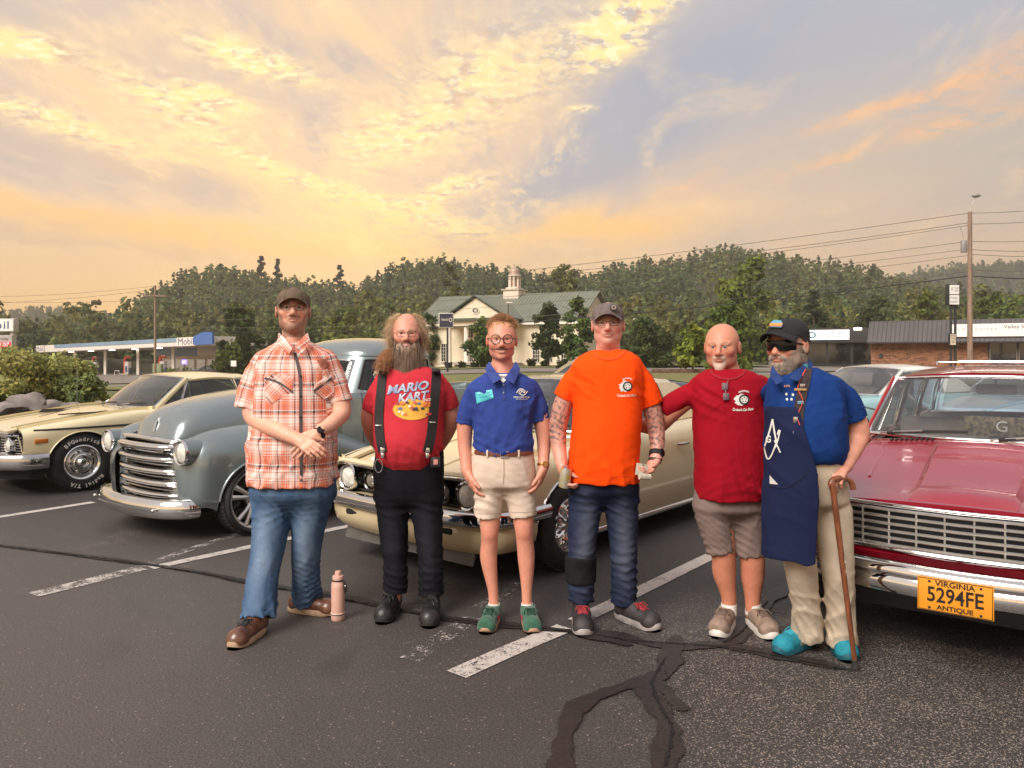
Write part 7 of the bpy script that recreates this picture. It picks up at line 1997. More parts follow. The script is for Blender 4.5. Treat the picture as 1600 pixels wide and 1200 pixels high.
def rib(p,on,cx,cy,rx,ry,a0,a1,wpx,mat,name='collar',tilt=0.0):
 """ribbed neckline: band along an ellipse in the picture"""
 pts=[(cx+rx*math.cos(a),cy+ry*math.sin(a))for a in np.linspace(a0,a1,13)]
 return p.strap(name,on,pts,wpx,mat,p.o,.004,.0005,3)
def plaid(name,src):
 m=bpy.data.materials.new(name);m.use_nodes=True;nt=m.node_tree;b=nt.nodes['Principled BSDF']
 tc=nt.nodes.new('ShaderNodeTexCoord')
 if src=='UV':u,v,_=sep(nt,tc.outputs['UV'])
 else:
  x,y,z=sep(nt,tc.outputs['Object']);u,v=(x+z)*.7071,(z-x)*.7071
 W,CO,DK,OR=lin(232,218,210),lin(214,104,76),lin(72,62,66),lin(226,140,108)
 def cram(t,stops):
  n=nt.nodes.new('ShaderNodeValToRGB');n.color_ramp.interpolation='CONSTANT';nt.links.new(t.s,n.inputs[0]);cr=n.color_ramp
  while len(cr.elements)<len(stops):cr.elements.new(.5)
  for e_,(q,c)in zip(cr.elements,stops):e_.position=q;e_.color=(*c,1)
  return n.outputs[0]
 fu=(u*(1/.104)).f('FRACT');fv=(v*(1/.152)).f('FRACT')
 wa=cram(fu,((0,DK),(.10,W),(.17,CO),(.20,W),(.25,OR),(.42,CO),(.5,W),(.53,CO),(.62,W),(.66,OR),(.72,W),(.9,CO),(.93,W)))
 we=cram(fv,((0,DK),(.08,W),(.12,CO),(.32,OR),(.4,CO),(.44,W),(.47,CO),(.52,W),(.58,OR),(.62,W),(.82,CO),(.85,W),(.93,CO)))
 tw=((u+v)*420).f('SINE').ss(-.4,.4)
 c=mixc(nt,tw*.3+.35,wa,we);n=noise(nt,tc.outputs['Object'],14,3,.6);c=mixc(nt,n.ss(.45,.75)*.2,c,(.75,.72,.72),'MULTIPLY')
 nt.links.new(c,b.inputs['Base Color']);b.inputs['Roughness'].default_value=.9;b.inputs['Specular IOR Level'].default_value=.2
 bp=nt.nodes.new('ShaderNodeBump');bp.inputs['Strength'].default_value=.35;bp.inputs['Distance'].default_value=.004
 nt.links.new((noise(nt,tc.outputs['Object'],380,2)+noise(nt,tc.outputs['Object'],40,3)).s,bp.inputs['Height']);nt.links.new(bp.outputs[0],b.inputs['Normal'])
 return m
def shirt_uv(p,rows,sl,cxpx):
 def uv(V_,Q):
  c=V_[Q].mean(1);S=[(p.V(*q[0][:3]),p.V(*q[-1][:3]))for q in sl];out=np.zeros((len(Q),4,2));P_=V_[Q]
  x0=p.V(cxpx,600)[0]
  ang=np.arctan2(P_[...,0]-x0,-(P_[...,1]-p.D-.0));out[...,0]=ang*.2+.052;out[...,1]=P_[...,2]
  for i,(a,b)in enumerate(S):
   u=unit(b-a);rel=c-a;t=rel@u;dist=np.linalg.norm(rel-t[:,None]*u,axis=1);sgn=-1 if i==0 else 1
   w=(dist<.105)&(t>-.02)&((c[:,0]-a[0])*sgn>.008-.35*np.clip(t,0,1))
   r=P_-a;tt=r@u;e1=unit(np.cross(u,(0,1,0)));e2=np.cross(u,e1);an=np.arctan2(r@e2,r@e1)
   out[w,:,0]=(an*.085+.03)[w];out[w,:,1]=tt[w]
  return out.reshape(-1,2)
 return uv
 # 1: plaid shirt, cap, jeans
def man_plaid():
 p=Person(4.45,462,'tall bearded man in an orange plaid shirt, jeans and a brown cap, hands crossed',lin(224,170,144))
 p.begin([fine(p,458,488,0,(.125,.14,.155),.0047),fine(p,482,694,-.24,(.11,.1,.085),.0047)],355,560,448)
 f=p.f
 p.head(p.V(458,484,0.02),.262,.26,-.10,wide=1.03,jaw=1.0,nose=1.1)
 f.ell(p.hl((0,-.052,-.105)),(.034,.034,.024),.025)
 p.neck(p.V(459,552,.02),.064,.08)
 p.core([(548,425,495,.08,.09),(565,404,514,.11,.11),(620,402,518,.13,.12),(700,398,520,.15,.12),(760,400,520,.14,.13)])
 chain(p,f,[(408,578,.0,.048),(395,640,-.05,.06),(400,655,-.07,.055),(440,675,-.19,.045),(466,687,-.25,.034)],.03)
 chain(p,f,[(514,578,.0,.046),(532,632,-.03,.056),(534,646,-.05,.05),(518,662,-.16,.042),(500,674,-.225,.033)],.03)
 w=p.V(466,687,-.255);p.hand(w,(.085,-.06,-.035),(.15,.8,-.55),(.1,-.1,1),1.06,(.42,.4,.3),.05,(.5,.5))
 w=p.V(499,675,-.225);p.hand(w,(-.075,-.03,-.08),(.1,1,-.1),(-.6,-.4,.5),1.04,(.12,.2,.2),.10,(.3,.2))
 for s_,q in((-1,[(428,785,0,.07),(414,870,-.08,.055),(404,970,-.17,.045)]),(1,[(492,785,0,.07),(480,860,.05,.055),(480,940,.15,.045)])):chain(p,f,q,.04)
 o=p.finish(lin(70,54,46),(lin(96,74,60),.68),lin(176,110,96),extra=lambda V_,lp,C,mx:mx(np.clip(sstep(np.abs(lp[:,0]),.058,.07)*sstep(lp[:,2],-.03,.0)*sstep(lp[:,1],-.045,-.02)*(np.abs(lp[:,0])<.079),0,1)*.85,lin(70,54,46)))
 rows=[(533,434,484,.072,.088,.01),(542,420,500,.095,.105),(553,402,518,.12,.12),(572,393,526,.148,.132),(612,391,527,.165,.135),(660,391,526,.172,.138),(705,387,527,.18,.14),(756,388,528,.182,.142)]
 sl=[[(413,566,0,.06),(396,600,-.01,.077),(389,639,-.03,.086)],[(511,563,0,.058),(524,596,-.005,.066),(533,629,-.02,.068)]]
 S=shirt(p,rows,sl,(0,0,0),11,'plaid_shirt',plaid('plaid','UV'),.0075,[(p.hl((0,.0,-.15)),(.066,.085,.075)),(p.hl((0,-.11,-.21)),(.03,.05,.05))],col=None,uvf=shirt_uv(p,rows,sl,460))
 PB=plaid('plaid_bias','OBJ')
 for poly,nm in(([(414,592),(432,581),(458,589),(457,612),(424,631),(416,626)],0),([(489,612),(492,600),(518,582),(524,588),(522,618),(504,624)],0)):
  p.print_poly('plaid_shirt',poly,PB,S,'pocket',.004)
 GREY=pmat('plaid_grey',lin(84,76,78),.9)
 p.print_line('plaid_shirt',[(414,591),(436,598),(458,613)],3.2,GREY,S,'pocket_edge',.006);p.print_line('plaid_shirt',[(490,611),(504,601),(522,588)],3.2,GREY,S,'pocket_edge',.006)
 p.print_line('plaid_shirt',[(461,551),(469,590),(470,650),(471,752)],5.0,GREY,S,'placket',.004)
 for y in(588,619,652,682):
  q=p.drape('plaid_shirt',470,y,.007)[0]-Vector(p.loc);m_=MB();m_.ball((0,0,0),(.006,.004,.006),6);b=m_.build('button',BLK,S);b.location=q
 p.print_poly('plaid_shirt',[(495,563),(504,561),(512,566),(513,573),(507,577),(500,573)],pmat('patch_brown',lin(150,88,66),.8),S,'emblem',.005)
 PL=plaid('plaid_collar','OBJ')
 for sd,pts in((-1,[(436,520,-.03),(433,534,-.10),(452,553,-.165),(458,543,-.15),(444,527,-.10)]),(1,[(481,520,-.03),(485,534,-.10),(471,553,-.165),(463,543,-.15),(473,527,-.10)])):
  A=[p.V(*q)-p.loc for q in pts];m_=MB();m_.add(A,[(0,1,2,3,4)]);m_.add([a+np.array([0,-.006,0])for a in A],[(0,1,2,3,4)]);m_.grid([A+[A[0]],[a+np.array([0,-.006,0])for a in A+[A[0]]]]);m_.build('collar',PL,S,0)
 p.print_poly('plaid_shirt',[(457,550),(471,550),(464,562)],WHT,S,'undershirt',.003)
 legs(p,[(728,394,525,.16,.14),(765,391,526,.16,.15),(800,393,524,.12,.12)],[(428,775,0,.122),(419,855,-.06,.095),(410,905,-.11,.088),(404,966,-.19,.096)],[(490,772,0,.115),(479,850,.04,.088),(478,890,.09,.082),(480,936,.16,.09)],21,lin(64,88,118),DENIM,'jeans',.0085,fade=lin(128,148,170))
 BRN=pmat('brown_leather',lin(104,66,48),.32,0,.25,14,coat=.4,bump=.15,bscale=60);TANS=pmat('tan_sole',lin(178,150,122),.8,0,.15,20)
 a=p.V(404,966,-.17);p.shoe((a[0]+.02,a[1]+.03),math.radians(-103),.31,.112,BRN,TANS,.1,.03,.058,'boot',BLKL)
 a=p.V(476,936,.14);p.shoe((a[0]-.10,a[1]+.03),math.radians(-14),.31,.108,BRN,TANS,.1,.03,.055,'boot',BLKL)
 CAPB=pmat('cap_olive_brown',lin(104,88,70),.9,0,.12,30,bump=.4,bscale=300)
 p.cap(CAPB,None,1.06,.03,.062);p.glasses('rect',pmat('wire_frame',lin(90,80,74),.3,.8),(.023,.014),thick=.0013)
 bracelet(p,p.V(498,677,-.228),p.V(518,662,-.16)-p.V(500,674,-.225),.0345,.026,BLK,'wrist_watch',pmat('dial_black',(.01,.01,.012),.1),(.2,-1,.4),fr=.021)
 bracelet(p,p.V(484,697,-.30),(1,-.4,-.3),.0098,.006,SILV,'ring')
 # 2: long beard, red shirt, braces
def man_beard():
 p=Person(4.6,640,'long haired man with a grey beard, red graphic shirt and black braces',lin(214,152,130))
 p.begin([fine(p,635,524,0,(.125,.14,.155),.0047)],555,725,485)
 f=p.f
 p.head(p.V(635,521,.02),.24,.13,.0,wide=1.04,nose=1.15,smile=.8)
 p.neck(p.V(637,585,.02),.06,.08)
 p.core([(585,600,676,.09,.09),(600,585,694,.12,.11),(650,588,688,.15,.12),(700,590,688,.17,.13),(740,592,686,.13,.13)])
 chain(p,f,[(592,606,0,.045),(577,650,.05,.054),(580,672,.09,.048),(600,705,.2,.04),(620,722,.27,.034)],.03)
 chain(p,f,[(690,606,0,.045),(706,648,.05,.052),(702,668,.09,.046),(684,700,.2,.04),(664,720,.27,.034)],.03)
 p.hand(p.V(620,722,.27),(.1,.0,-.02),(0,-.6,.3),(0,.2,1),1,(.5,.6,.4));p.hand(p.V(664,720,.27),(-.1,.02,-.02),(0,-.6,.3),(0,.2,1),1,(.4,.5,.4))
 for q in([(614,780,0,.065),(616,860,-.0,.05),(616,935,.0,.04)],[(664,780,0,.065),(672,860,-.02,.05),(674,938,-.03,.04)]):chain(p,f,q,.04)
 HB=lin(150,122,98)
 p.finish(lin(150,116,90),(lin(140,106,82),.85),lin(190,118,106),teeth=True,extra=lambda V_,lp,C,mx:mx(np.clip(sstep(np.abs(lp[:,0]),.06,.072)*sstep(lp[:,1],-.04,-.01)*(np.abs(lp[:,0])<.079)*(lp[:,2]>-.1),0,1)*.8,HB))
 rows=[(573,604,668,.08,.09,.01),(579,596,680,.105,.108),(590,586,692,.13,.125),(612,581,700,.155,.132),(650,584,694,.185,.135),(690,585,693,.215,.138),(715,590,689,.19,.138),(729,598,680,.15,.13)]
 sl=[[(601,598,0,.05),(586,618,.012,.056),(579,641,.03,.056)],[(682,596,0,.05),(697,616,.012,.056),(704,637,.03,.056)]]
 RED=lin(194,52,62)
 S=shirt(p,rows,sl,RED,31,'graphic_shirt',None,.005,[(p.hl((0,.0,-.145)),(.066,.08,.05))],belly=.9)
 hems(p,'graphic_shirt',S,RED,[[(568,632),(578,635),(588,636)],[(695,633),(705,632),(713,628)],[(606,721),(637,724),(672,718)]])
 BLU=pmat('print_title',lin(214,212,220),.6,0,.1,16,col2=lin(112,132,168));NAV=pmat('print_navy',lin(72,84,120),.7)
 for dx,mt,of in((.8,NAV,.003),(0,BLU,.0042)):
  p.print_text('graphic_shirt','MARIO',637+dx,605.5+dx,66,13.5,mt,S,-.13,.32,.03,off=of);p.print_text('graphic_shirt','KART',646+dx,619.5+dx*.8,50,13.0,mt,S,-.12,.32,.03,off=of)
 YEL=pmat('print_yellow',lin(232,172,62),.7);p.print_poly('graphic_shirt',[(644+30*math.cos(a),640+16.5*math.sin(a))for a in np.linspace(0,2*math.pi,28,endpoint=False)],YEL,S,'print',.003)
 rr=random.Random(9);cols=[lin(188,60,52),lin(92,110,152),lin(236,226,206),lin(84,52,50),lin(214,120,60),lin(206,96,84),lin(60,52,60)]
 for i in range(22):
  x,y=644+rr.uniform(-24,26),637+rr.uniform(-8,11);r=rr.uniform(2.0,4.6)
  p.print_poly('graphic_shirt',[(x+r*rr.uniform(.6,1.2)*math.cos(a),y+r*.7*rr.uniform(.6,1.2)*math.sin(a))for a in np.linspace(0,6.28,7,endpoint=False)],pmat('print_ink_%d'%(i%7),cols[i%7],.7),S,'print',.0042+.0002*i,2)
 p.print_text('graphic_shirt','SINCE',666,625,13,4.4,pmat('print_ink_2',cols[2],.7),S,-.1,.2,.02,off=.0095)
 p.print_text('graphic_shirt','92',666,632,12,7,pmat('print_orange',lin(236,130,60),.7),S,-.08,.2,.04,off=.0095)
 J=legs(p,[(704,587,693,.15,.14),(735,584,694,.15,.15),(775,586,692,.12,.13),(795,590,690,.1,.1)],[(612,780,0,.1),(616,850,-.01,.082),(618,880,.0,.072),(618,924,.01,.074)],[(666,780,0,.1),(671,850,-.03,.08),(673,880,-.03,.074),(674,928,-.03,.077)],33,lin(22,23,28),DENIM,'black_jeans',.007,fade=lin(40,41,47))
 SUSP=pmat('strap_black',lin(44,40,40),.8,0,.1,20,bump=.3,bscale=200)
 for pts,w in(([(599,580),(596,610),(593,650),(595,685),(599,706)],13),([(681,576),(681,594),(677,640),(673,680),(667,706)],14)):
  b=p.strap('braces','graphic_shirt',pts,w,SUSP,p.o,.004,.003)
  x,y=pts[-1];q=p.drape('graphic_shirt',x,y-3,.006)[0]-Vector(p.loc);m_=MB();m_.box(q,(.026,.012,.03),bev=.004);m_.box(q+Vector((0,.0,-.03)),(.02,.012,.03),bev=.004);m_.build('clip',SILV,b)
  x,y=pts[-2];q=p.drape('graphic_shirt',x,y-20,.008)[0]-Vector(p.loc);m_=MB();m_.box(q,(.05,.008,.008),bev=.002);m_.build('slider',SILV,b)
 a=p.V(592,722,-.14)-p.loc;m_=MB();m_.tube([(a[0]+.022*math.cos(t),a[1]-.01,a[2]-.02+.04*math.sin(t))for t in np.linspace(0,6.28,15)],.003,5);m_.build('key_ring',SILV,J)
 a=p.V(680,722,-.155)-p.loc;m_=MB();m_.box(a,(.055,.025,.06),bev=.006);c=m_.build('pocket_case',BLKL,J);m_=MB();m_.box(a+np.array([.004,-.0135,.002]),(.026,.003,.03),bev=.001);m_.build('emblem',pmat('emblem_pink',lin(206,140,130),.6),c)
 BT=pmat('boot_black',(.02,.018,.018),.38,0,.25,14,bump=.25,bscale=60);BS=pmat('boot_sole',(.022,.02,.02),.8)
 a=p.V(616,930,.02);p.shoe((a[0],a[1]+.07),math.radians(-97),.31,.112,BT,BS,.17,.032,.058,'boot',BLKL)
 a=p.V(674,935,-.04);p.shoe((a[0],a[1]+.07),math.radians(-88),.31,.112,BT,BS,.17,.032,.058,'boot',BLKL)
 p.glasses('rect',pmat('wire_frame',lin(90,80,74),.3,.8),(.024,.016),thick=.0012)
 for sd in(-1,1):tuber(p,[(635+sd*20,522,-.02),(635+sd*20.5,545,-.05),(635+sd*21,570,-.08),(635+sd*22,586,-.06)],.002,5,BLK,'glasses_cord')
 rng=np.random.default_rng(5);n=3600;th=rng.uniform(-2.3,2.3,n);zz=rng.uniform(-.1,.1,n);keep=np.abs(th)>.75+.6*(zz<.03)
 th,zz=th[keep],zz[keep];n=len(th);rr_=np.sqrt(np.clip(1-(zz/.125)**2,.1,1))
 root=np.stack([.076*np.sin(th)*rr_,.02-.09*np.cos(th)*rr_,zz+.02],-1);d=np.stack([np.sin(th)*.75,-.1*np.cos(th)+.15,-.75+4*zz],-1)+rng.normal(0,.28,(n,3))
 rw=np.array([p.hl(q)for q in root]);V_,Q=strand_mesh(rng,rw,d@p.hR.T,.075,5,.001,.011,.6,130);
 hm=hair_mat('hair_greying',lin(222,194,156),lin(180,146,108));link('hair',np_mesh('hair',V_-p.loc,Q,hm),p.o)['kind']='stuff'
 n=1100;t=rng.uniform(0,1,n);a=rng.uniform(0,6.28,n);rad=.035*np.sqrt(rng.uniform(0,1,n))*(.7+.6*np.sin(t*3.1))
 c=np.array([p.V(609-11*q,545+26*q,-.0-.12*q)for q in t]);c[:,0]+=rad*np.cos(a);c[:,1]+=rad*np.sin(a)
 V_,Q=strand_mesh(rng,c,np.stack([-.3+rng.normal(0,.35,n),-.5+rng.normal(0,.3,n),-.8+rng.normal(0,.3,n)],-1),.05,5,.001,.010,.3,140)
 link('hair_tail',np_mesh('hair_tail',V_-p.loc,Q,hair_mat('hair_auburn',lin(200,146,96),lin(136,88,56))),p.o)['kind']='stuff'
 bf=p.box(604,668,536,600,.005,-.3,.12);bf.ell(p.hl((0,-.06,-.09)),(.058,.05,.05),.03);bf.cone(p.hl((0,-.065,-.10)),p.hl((0,-.088,-.225)),.062,.045,.03,sy=.72);bf.ell(p.hl((0,-.084,-.25)),(.046,.032,.04),.03)
 bf.ell(p.hl((0,-.11,-.062)),(.032,.04,.019),.01,'-');bf.ell(p.hl((0,-.06,-.03)),(.055,.07,.036),.012,'-')
 bf.disp(lambda x,y,z:-.004*np.sin(x*170+2*np.sin(z*40)+3*np.sin(x*30))-.002*np.sin(x*400+5*z*20))
 bm_=hair_mat('beard_grey_brown',lin(168,144,120),lin(114,90,72));bo=p.cloth('beard',bf,bm_)
 n=3000;t=rng.uniform(0,1,n)**.8;a=rng.uniform(-1.9,1.9,n);w=.064-.016*t
 root=np.stack([w*np.sin(a),-.063-.02*t-.045*np.cos(a),-.07-.175*t+.03*(np.abs(a)>1.2)*(t<.3)],-1);rw=np.array([p.hl(q)for q in root])
 V_,Q=strand_mesh(rng,rw,np.stack([np.sin(a)*.22+rng.normal(0,.14,n),-.15+rng.normal(0,.1,n),-1+0*a],-1),.06,4,.0011,.005,0,70);link('strands',np_mesh('strands',V_-p.loc,Q,bm_),bo)['kind']='stuff'
 for sd in(-1,1):
  n=130;x=sd*rng.uniform(.002,.026,n);root=np.stack([x,-.1+.3*np.abs(x),-.052-.1*np.abs(x)+rng.normal(0,.002,n)],-1);rw=np.array([p.hl(q)for q in root])
  V_,Q=strand_mesh(rng,rw,np.stack([sd*(.9+0*x),-.1+0*x,-.3+rng.normal(0,.15,n)],-1),.017,4,.0014,.002);link('moustache',np_mesh('moustache',V_-p.loc,Q,bm_),p.o)['kind']='stuff'
  # 3: blue polo, beige shorts
def man_polo():
 p=Person(4.45,790,'young man with round glasses in a blue polo shirt and beige shorts',lin(216,150,126))
 p.begin([fine(p,784,532,0,(.125,.14,.155),.0047),fine(p,737,760,-.03,(.06,.08,.1),.0046),fine(p,846,758,-.03,(.06,.08,.1),.0046)],700,870,490)
 f=p.f
 p.head(p.V(784,530,.02),.242,.01,0,wide=1.02,jaw=1.0,smile=1.0)
 p.neck(p.V(786,592,.02),.058,.075)
 p.core([(590,745,828,.09,.09),(606,733,838,.1,.1),(650,744,828,.12,.11),(700,745,828,.12,.11),(760,745,828,.12,.12)])
 chain(p,f,[(738,612,0,.04),(727,655,.02,.048),(726,690,.02,.042),(729,735,-.03,.029)],.025)
 chain(p,f,[(834,612,0,.04),(846,655,.02,.048),(850,688,.02,.042),(849,728,-.03,.029)],.025)
 p.hand(p.V(730,737,-.03),(.035,-.03,-.1),(.9,.3,.1),(.1,-1,-.2),.98,((.25,.35,.3),(.3,.4,.3),(.35,.45,.3),(.4,.5,.35)),.05,(.2,.2),tdir=(.85,.35,.15))
 p.hand(p.V(849,731,-.03),(-.025,-.03,-.1),(-.9,.3,.1),(-.1,-1,-.2),.98,((.3,.4,.3),(.35,.45,.3),(.4,.5,.35),(.45,.5,.35)),.05,(.2,.2),tdir=(.85,.35,.15))
 chain(p,f,[(764,780,0,.062),(765,812,-.005,.060),(765,832,-.012,.051),(765,846,-.005,.048),(763,868,.010,.050),(767,900,.010,.038),(771,928,.01,.029),(772,952,.01,.031)],.02)
 chain(p,f,[(814,780,0,.062),(818,810,-.005,.061),(819,829,-.012,.052),(820,844,-.005,.049),(822,866,.010,.051),(823,900,.010,.039),(823,930,.01,.029),(824,954,.01,.031)],.02)
 for c in((765,834),(819,832)):f.ell(p.V(c[0],c[1],-.045),(.03,.016,.032),.02)
 kn=[p.V(765,836,-.05),p.V(819,834,-.05)]
 def ex(V_,lp,C,mx):
  mx(np.clip(np.exp(-((lp[:,2]+.052+.25*np.maximum(0,np.abs(lp[:,0])-.012))/.0045)**2)*(np.abs(lp[:,0])<.026)*(lp[:,1]<-.07)*(np.abs(lp[:,2])<.1),0,1)*.6,np.array(lin(112,74,52)))
  for k in kn:mx(np.exp(-(((V_-k)/.045)**2).sum(1))*.35,np.array(lin(190,104,88)))
  mx(np.clip(sstep(np.abs(lp[:,0]),.06,.07)*sstep(lp[:,1],-.04,-.02)*(lp[:,2]>-.02)*(np.abs(lp[:,0])<.079),0,1)*.7,lin(166,120,84))
 p.finish(lin(150,104,76),None,lin(190,104,96),ex,teeth=True)
 BL=lin(52,70,140)
 rows=[(582,758,812,.075,.085,.01),(588,750,824,.095,.1),(597,738,836,.11,.108),(610,731,842,.12,.112),(625,733,840,.13,.115),(655,739,833,.138,.118),(690,739,834,.142,.12),(707,742,832,.138,.12)]
 sl=[[(744,607,0,.045),(732,634,.01,.052),(726,661,.02,.055)],[(830,606,0,.045),(841,632,.01,.052),(844,657,.02,.054)]]
 S=shirt(p,rows,sl,BL,41,'polo_shirt',None,.006,[(p.hl((0,.0,-.14)),(.06,.08,.05)),(p.V(786,588,-.13),(.03,.06,.045))],hemwave=.003)
 hems(p,'polo_shirt',S,BL,[[(715,652),(726,656),(737,656)],[(832,651),(843,653),(853,650)]])
 PB=pmat('polo_blue',BL,.85,0,.08,30,bump=.4,bscale=260)
 for sd,pts in((-1,[(764,565,-.02),(758,577,-.07),(770,600,-.15),(784,592,-.15),(773,578,-.11)]),(1,[(806,565,-.02),(813,577,-.07),(803,600,-.15),(788,592,-.15),(798,578,-.11)])):
  A=[p.V(*q)-p.loc for q in pts];m_=MB();o2=np.array([0,-.007,.002]);m_.add(A,[(0,1,2,3,4)]);m_.add([a+o2 for a in A],[(0,1,2,3,4)]);m_.grid([A+[A[0]],[a+o2 for a in A+[A[0]]]]);m_.build('collar',PB,S,0)
 p.print_poly('polo_shirt',[(776,585),(798,585),(792,593),(786,599),(781,593)],WHT,S,'undershirt',.002)
 p.print_line('polo_shirt',[(786.5,598),(787,625)],4.5,pmat('polo_placket',tuple(c*.85 for c in BL),.85),S,'placket',.003)
 for y in(602,614):
  q=p.drape('polo_shirt',787,y,.006)[0]-Vector(p.loc);m_=MB();m_.ball((0,0,0),(.005,.003,.005),6);b=m_.build('button',pmat('button_grey',lin(150,156,176),.4),S);b.location=q
 p.print_poly('polo_shirt',[(743.5,613.5),(769,608.5),(771.5,622),(746,630.5)],pmat('name_tag',lin(84,196,206),.5,0,.05,20),S,'name_tag',.006)
 p.print_line('polo_shirt',[(749,617),(766,613)],.7,pmat('tag_text',lin(50,140,160),.5),S,'print',.008);p.print_line('polo_shirt',[(750,621),(767,617)],.7,pmat('tag_text',lin(50,140,160),.5),S,'print',.008)
 p.print_line('polo_shirt',[(807,614),(811,608.5),(815.5,608),(820,611)],1.5,WHT,S);p.print_line('polo_shirt',[(824,611),(819,616.8),(814.5,617),(810,613.5)],1.5,WHT,S)
 p.print_line('polo_shirt',[(810.5,612),(814,609.8),(818,613),(821,611.5)],1.6,WHT,S);p.print_line('polo_shirt',[(812,614.6),(816,611.6),(819.5,614.4)],1.3,WHT,S)
 p.print_text('polo_shirt','BOYS & GIRLS CLUB',814.5,620.6,24,2.6,WHT,S,.0,0,.02);p.print_text('polo_shirt','OF THE VALLEY',815,623.8,18,1.6,WHT,S,0,0,.01)
 BG=lin(216,196,178)
 J=legs(p,[(699,741,833,.13,.12),(725,737,836,.135,.135),(755,737,838,.125,.135),(768,740,836,.1,.1)],[(765,765,0,.09),(763,786,0,.082),(762,808,0,.078)],[(811,765,0,.09),(815,786,0,.084),(817.5,806,0,.081)],43,BG,CLOTH,'shorts',.0045,freq=95)
 for L in([(745,802),(763,803),(781,802)],[(798,800),(817,801),(838,799)]):p.print_line('shorts',L,.7,pmat('stitch',lin(160,138,116),.9),J,'hem_stitch',.0015)
 p.print_line('shorts',[(787,716),(787.5,740),(786,756)],.9,pmat('stitch',lin(160,138,116),.9),J,'fly_seam',.002)
 BEL=pmat('belt_brown',lin(112,62,42),.4,0,.2,20)
 p.strap('belt','shorts',[(743,706.5),(765,709),(787,710),(810,709.5),(832,707)],6.5,BEL,p.o,.005,.002,6)
 q=p.drape('shorts',788,710,.009)[0]-Vector(p.loc);m_=MB();m_.tube([(q.x-.022,q.y,q.z-.015),(q.x-.022,q.y,q.z+.015),(q.x+.022,q.y,q.z+.015),(q.x+.022,q.y,q.z-.015),(q.x-.022,q.y,q.z-.015)],.0028,6);m_.build('buckle',SILV,p.o)
 for x in(762,810):p.strap('belt_loop','shorts',[(x,704),(x,709),(x,714)],2.6,pmat('shorts_beige',BG,.9),p.o,.008,.003,3)
 bracelet(p,p.V(849,725.5,-.025),(0,.15,1),.0315,.015,GOLD,'wrist_watch',pmat('dial_gold',lin(170,120,60),.2),(.3,-1,0),fr=.017)
 GRN=pmat('suede_green',lin(52,96,74),.9,0,.2,30,bump=.3,bscale=160,sheen=.2);GUM=pmat('gum_sole',lin(186,146,116),.7);PNK=pmat('shoe_pink',lin(188,52,82),.7)
 DG=pmat('lace_green',lin(30,66,50),.8)
 a=p.V(772,930,.01);p.shoe((a[0]+.004,a[1]+.05),math.radians(-100),.285,.1,GRN,GUM,.085,.022,.048,'trainer',DG,(PNK,.045,.05,.38,.58))
 a=p.V(824,932,.01);p.shoe((a[0],a[1]+.05),math.radians(-84),.285,.1,GRN,GUM,.085,.022,.048,'trainer',DG,(PNK,.045,.05,.38,.58))
 for c in((772,948),(823.5,950)):
  a=p.V(c[0],c[1],.012)-p.loc;a[2]=.088;m_=MB();m_.lathe([(.036,-.03),(.0355,0),(.034,.012),(.028,.012)],16,0,Matrix.Translation(a));m_.build('sock',WHT,p.o)
 p.glasses('round',pmat('dark_frame',lin(40,32,30),.3),(.0265,.026),thick=.0024,y=-.108,z=-.002,sep=.034)
 hf=p.box(748,820,488,545,.0046,-.2,.2);hf.ell(p.hl((0,.022,.046)),(.0815,.101,.077),.02);hf.ell(p.hl((0,.05,.0)),(.083,.075,.07),.03)
 hf.ell(p.hl((0,-.115,-.008)),(.068,.085,.086),.008,'-');hf.ell(p.hl((0,-.075,-.03)),(.1,.07,.06),.008,'-');hf.ell(p.hl((0,.0,-.075)),(.12,.12,.05),.01,'-')
 hf.disp(lambda x,y,z:-.0035*np.sin(95*x+3*np.sin(60*z))*np.sin(90*z+2.5*np.sin(70*x))-.002*np.sin(210*x+40*z))
 hm=hair_mat('hair_fair',lin(204,156,110),lin(150,106,70));ho=p.cloth('hair',hf,hm);rng=np.random.default_rng(8);n=1900
 a=rng.uniform(-3.14,3.14,n);e=rng.uniform(.15,1.5,n);e=np.where((np.abs(a)<.9)&(e<.75),.75+.6*rng.uniform(size=n),e)
 root=np.stack([.082*np.cos(e)*np.sin(a),.022-.1*np.cos(e)*np.cos(a),.05+.08*np.sin(e)],-1);rw=np.array([p.hl(q)for q in root]);d=root-[0,.02,.03]
 V_,Q=strand_mesh(rng,rw,d+rng.normal(0,.05,(n,3)),.022,4,.0012,.006,0,300);link('curls',np_mesh('curls',V_-p.loc,Q,hm),ho)['kind']='stuff'
 n=260;x=rng.uniform(-.024,.024,n);root=np.stack([x,-.104+.42*np.abs(x),-.0515-.06*np.abs(x)+rng.normal(0,.0022,n)],-1);rw=np.array([p.hl(q)for q in root])
 V_,Q=strand_mesh(rng,rw,np.stack([np.sign(x)*.5,-.25+0*x,-.5+rng.normal(0,.2,n)],-1),.009,3,.0014,.001);link('moustache',np_mesh('moustache',V_-p.loc,Q,hair_mat('moustache_brown',lin(138,92,64),lin(96,62,44))),p.o)['kind']='stuff'
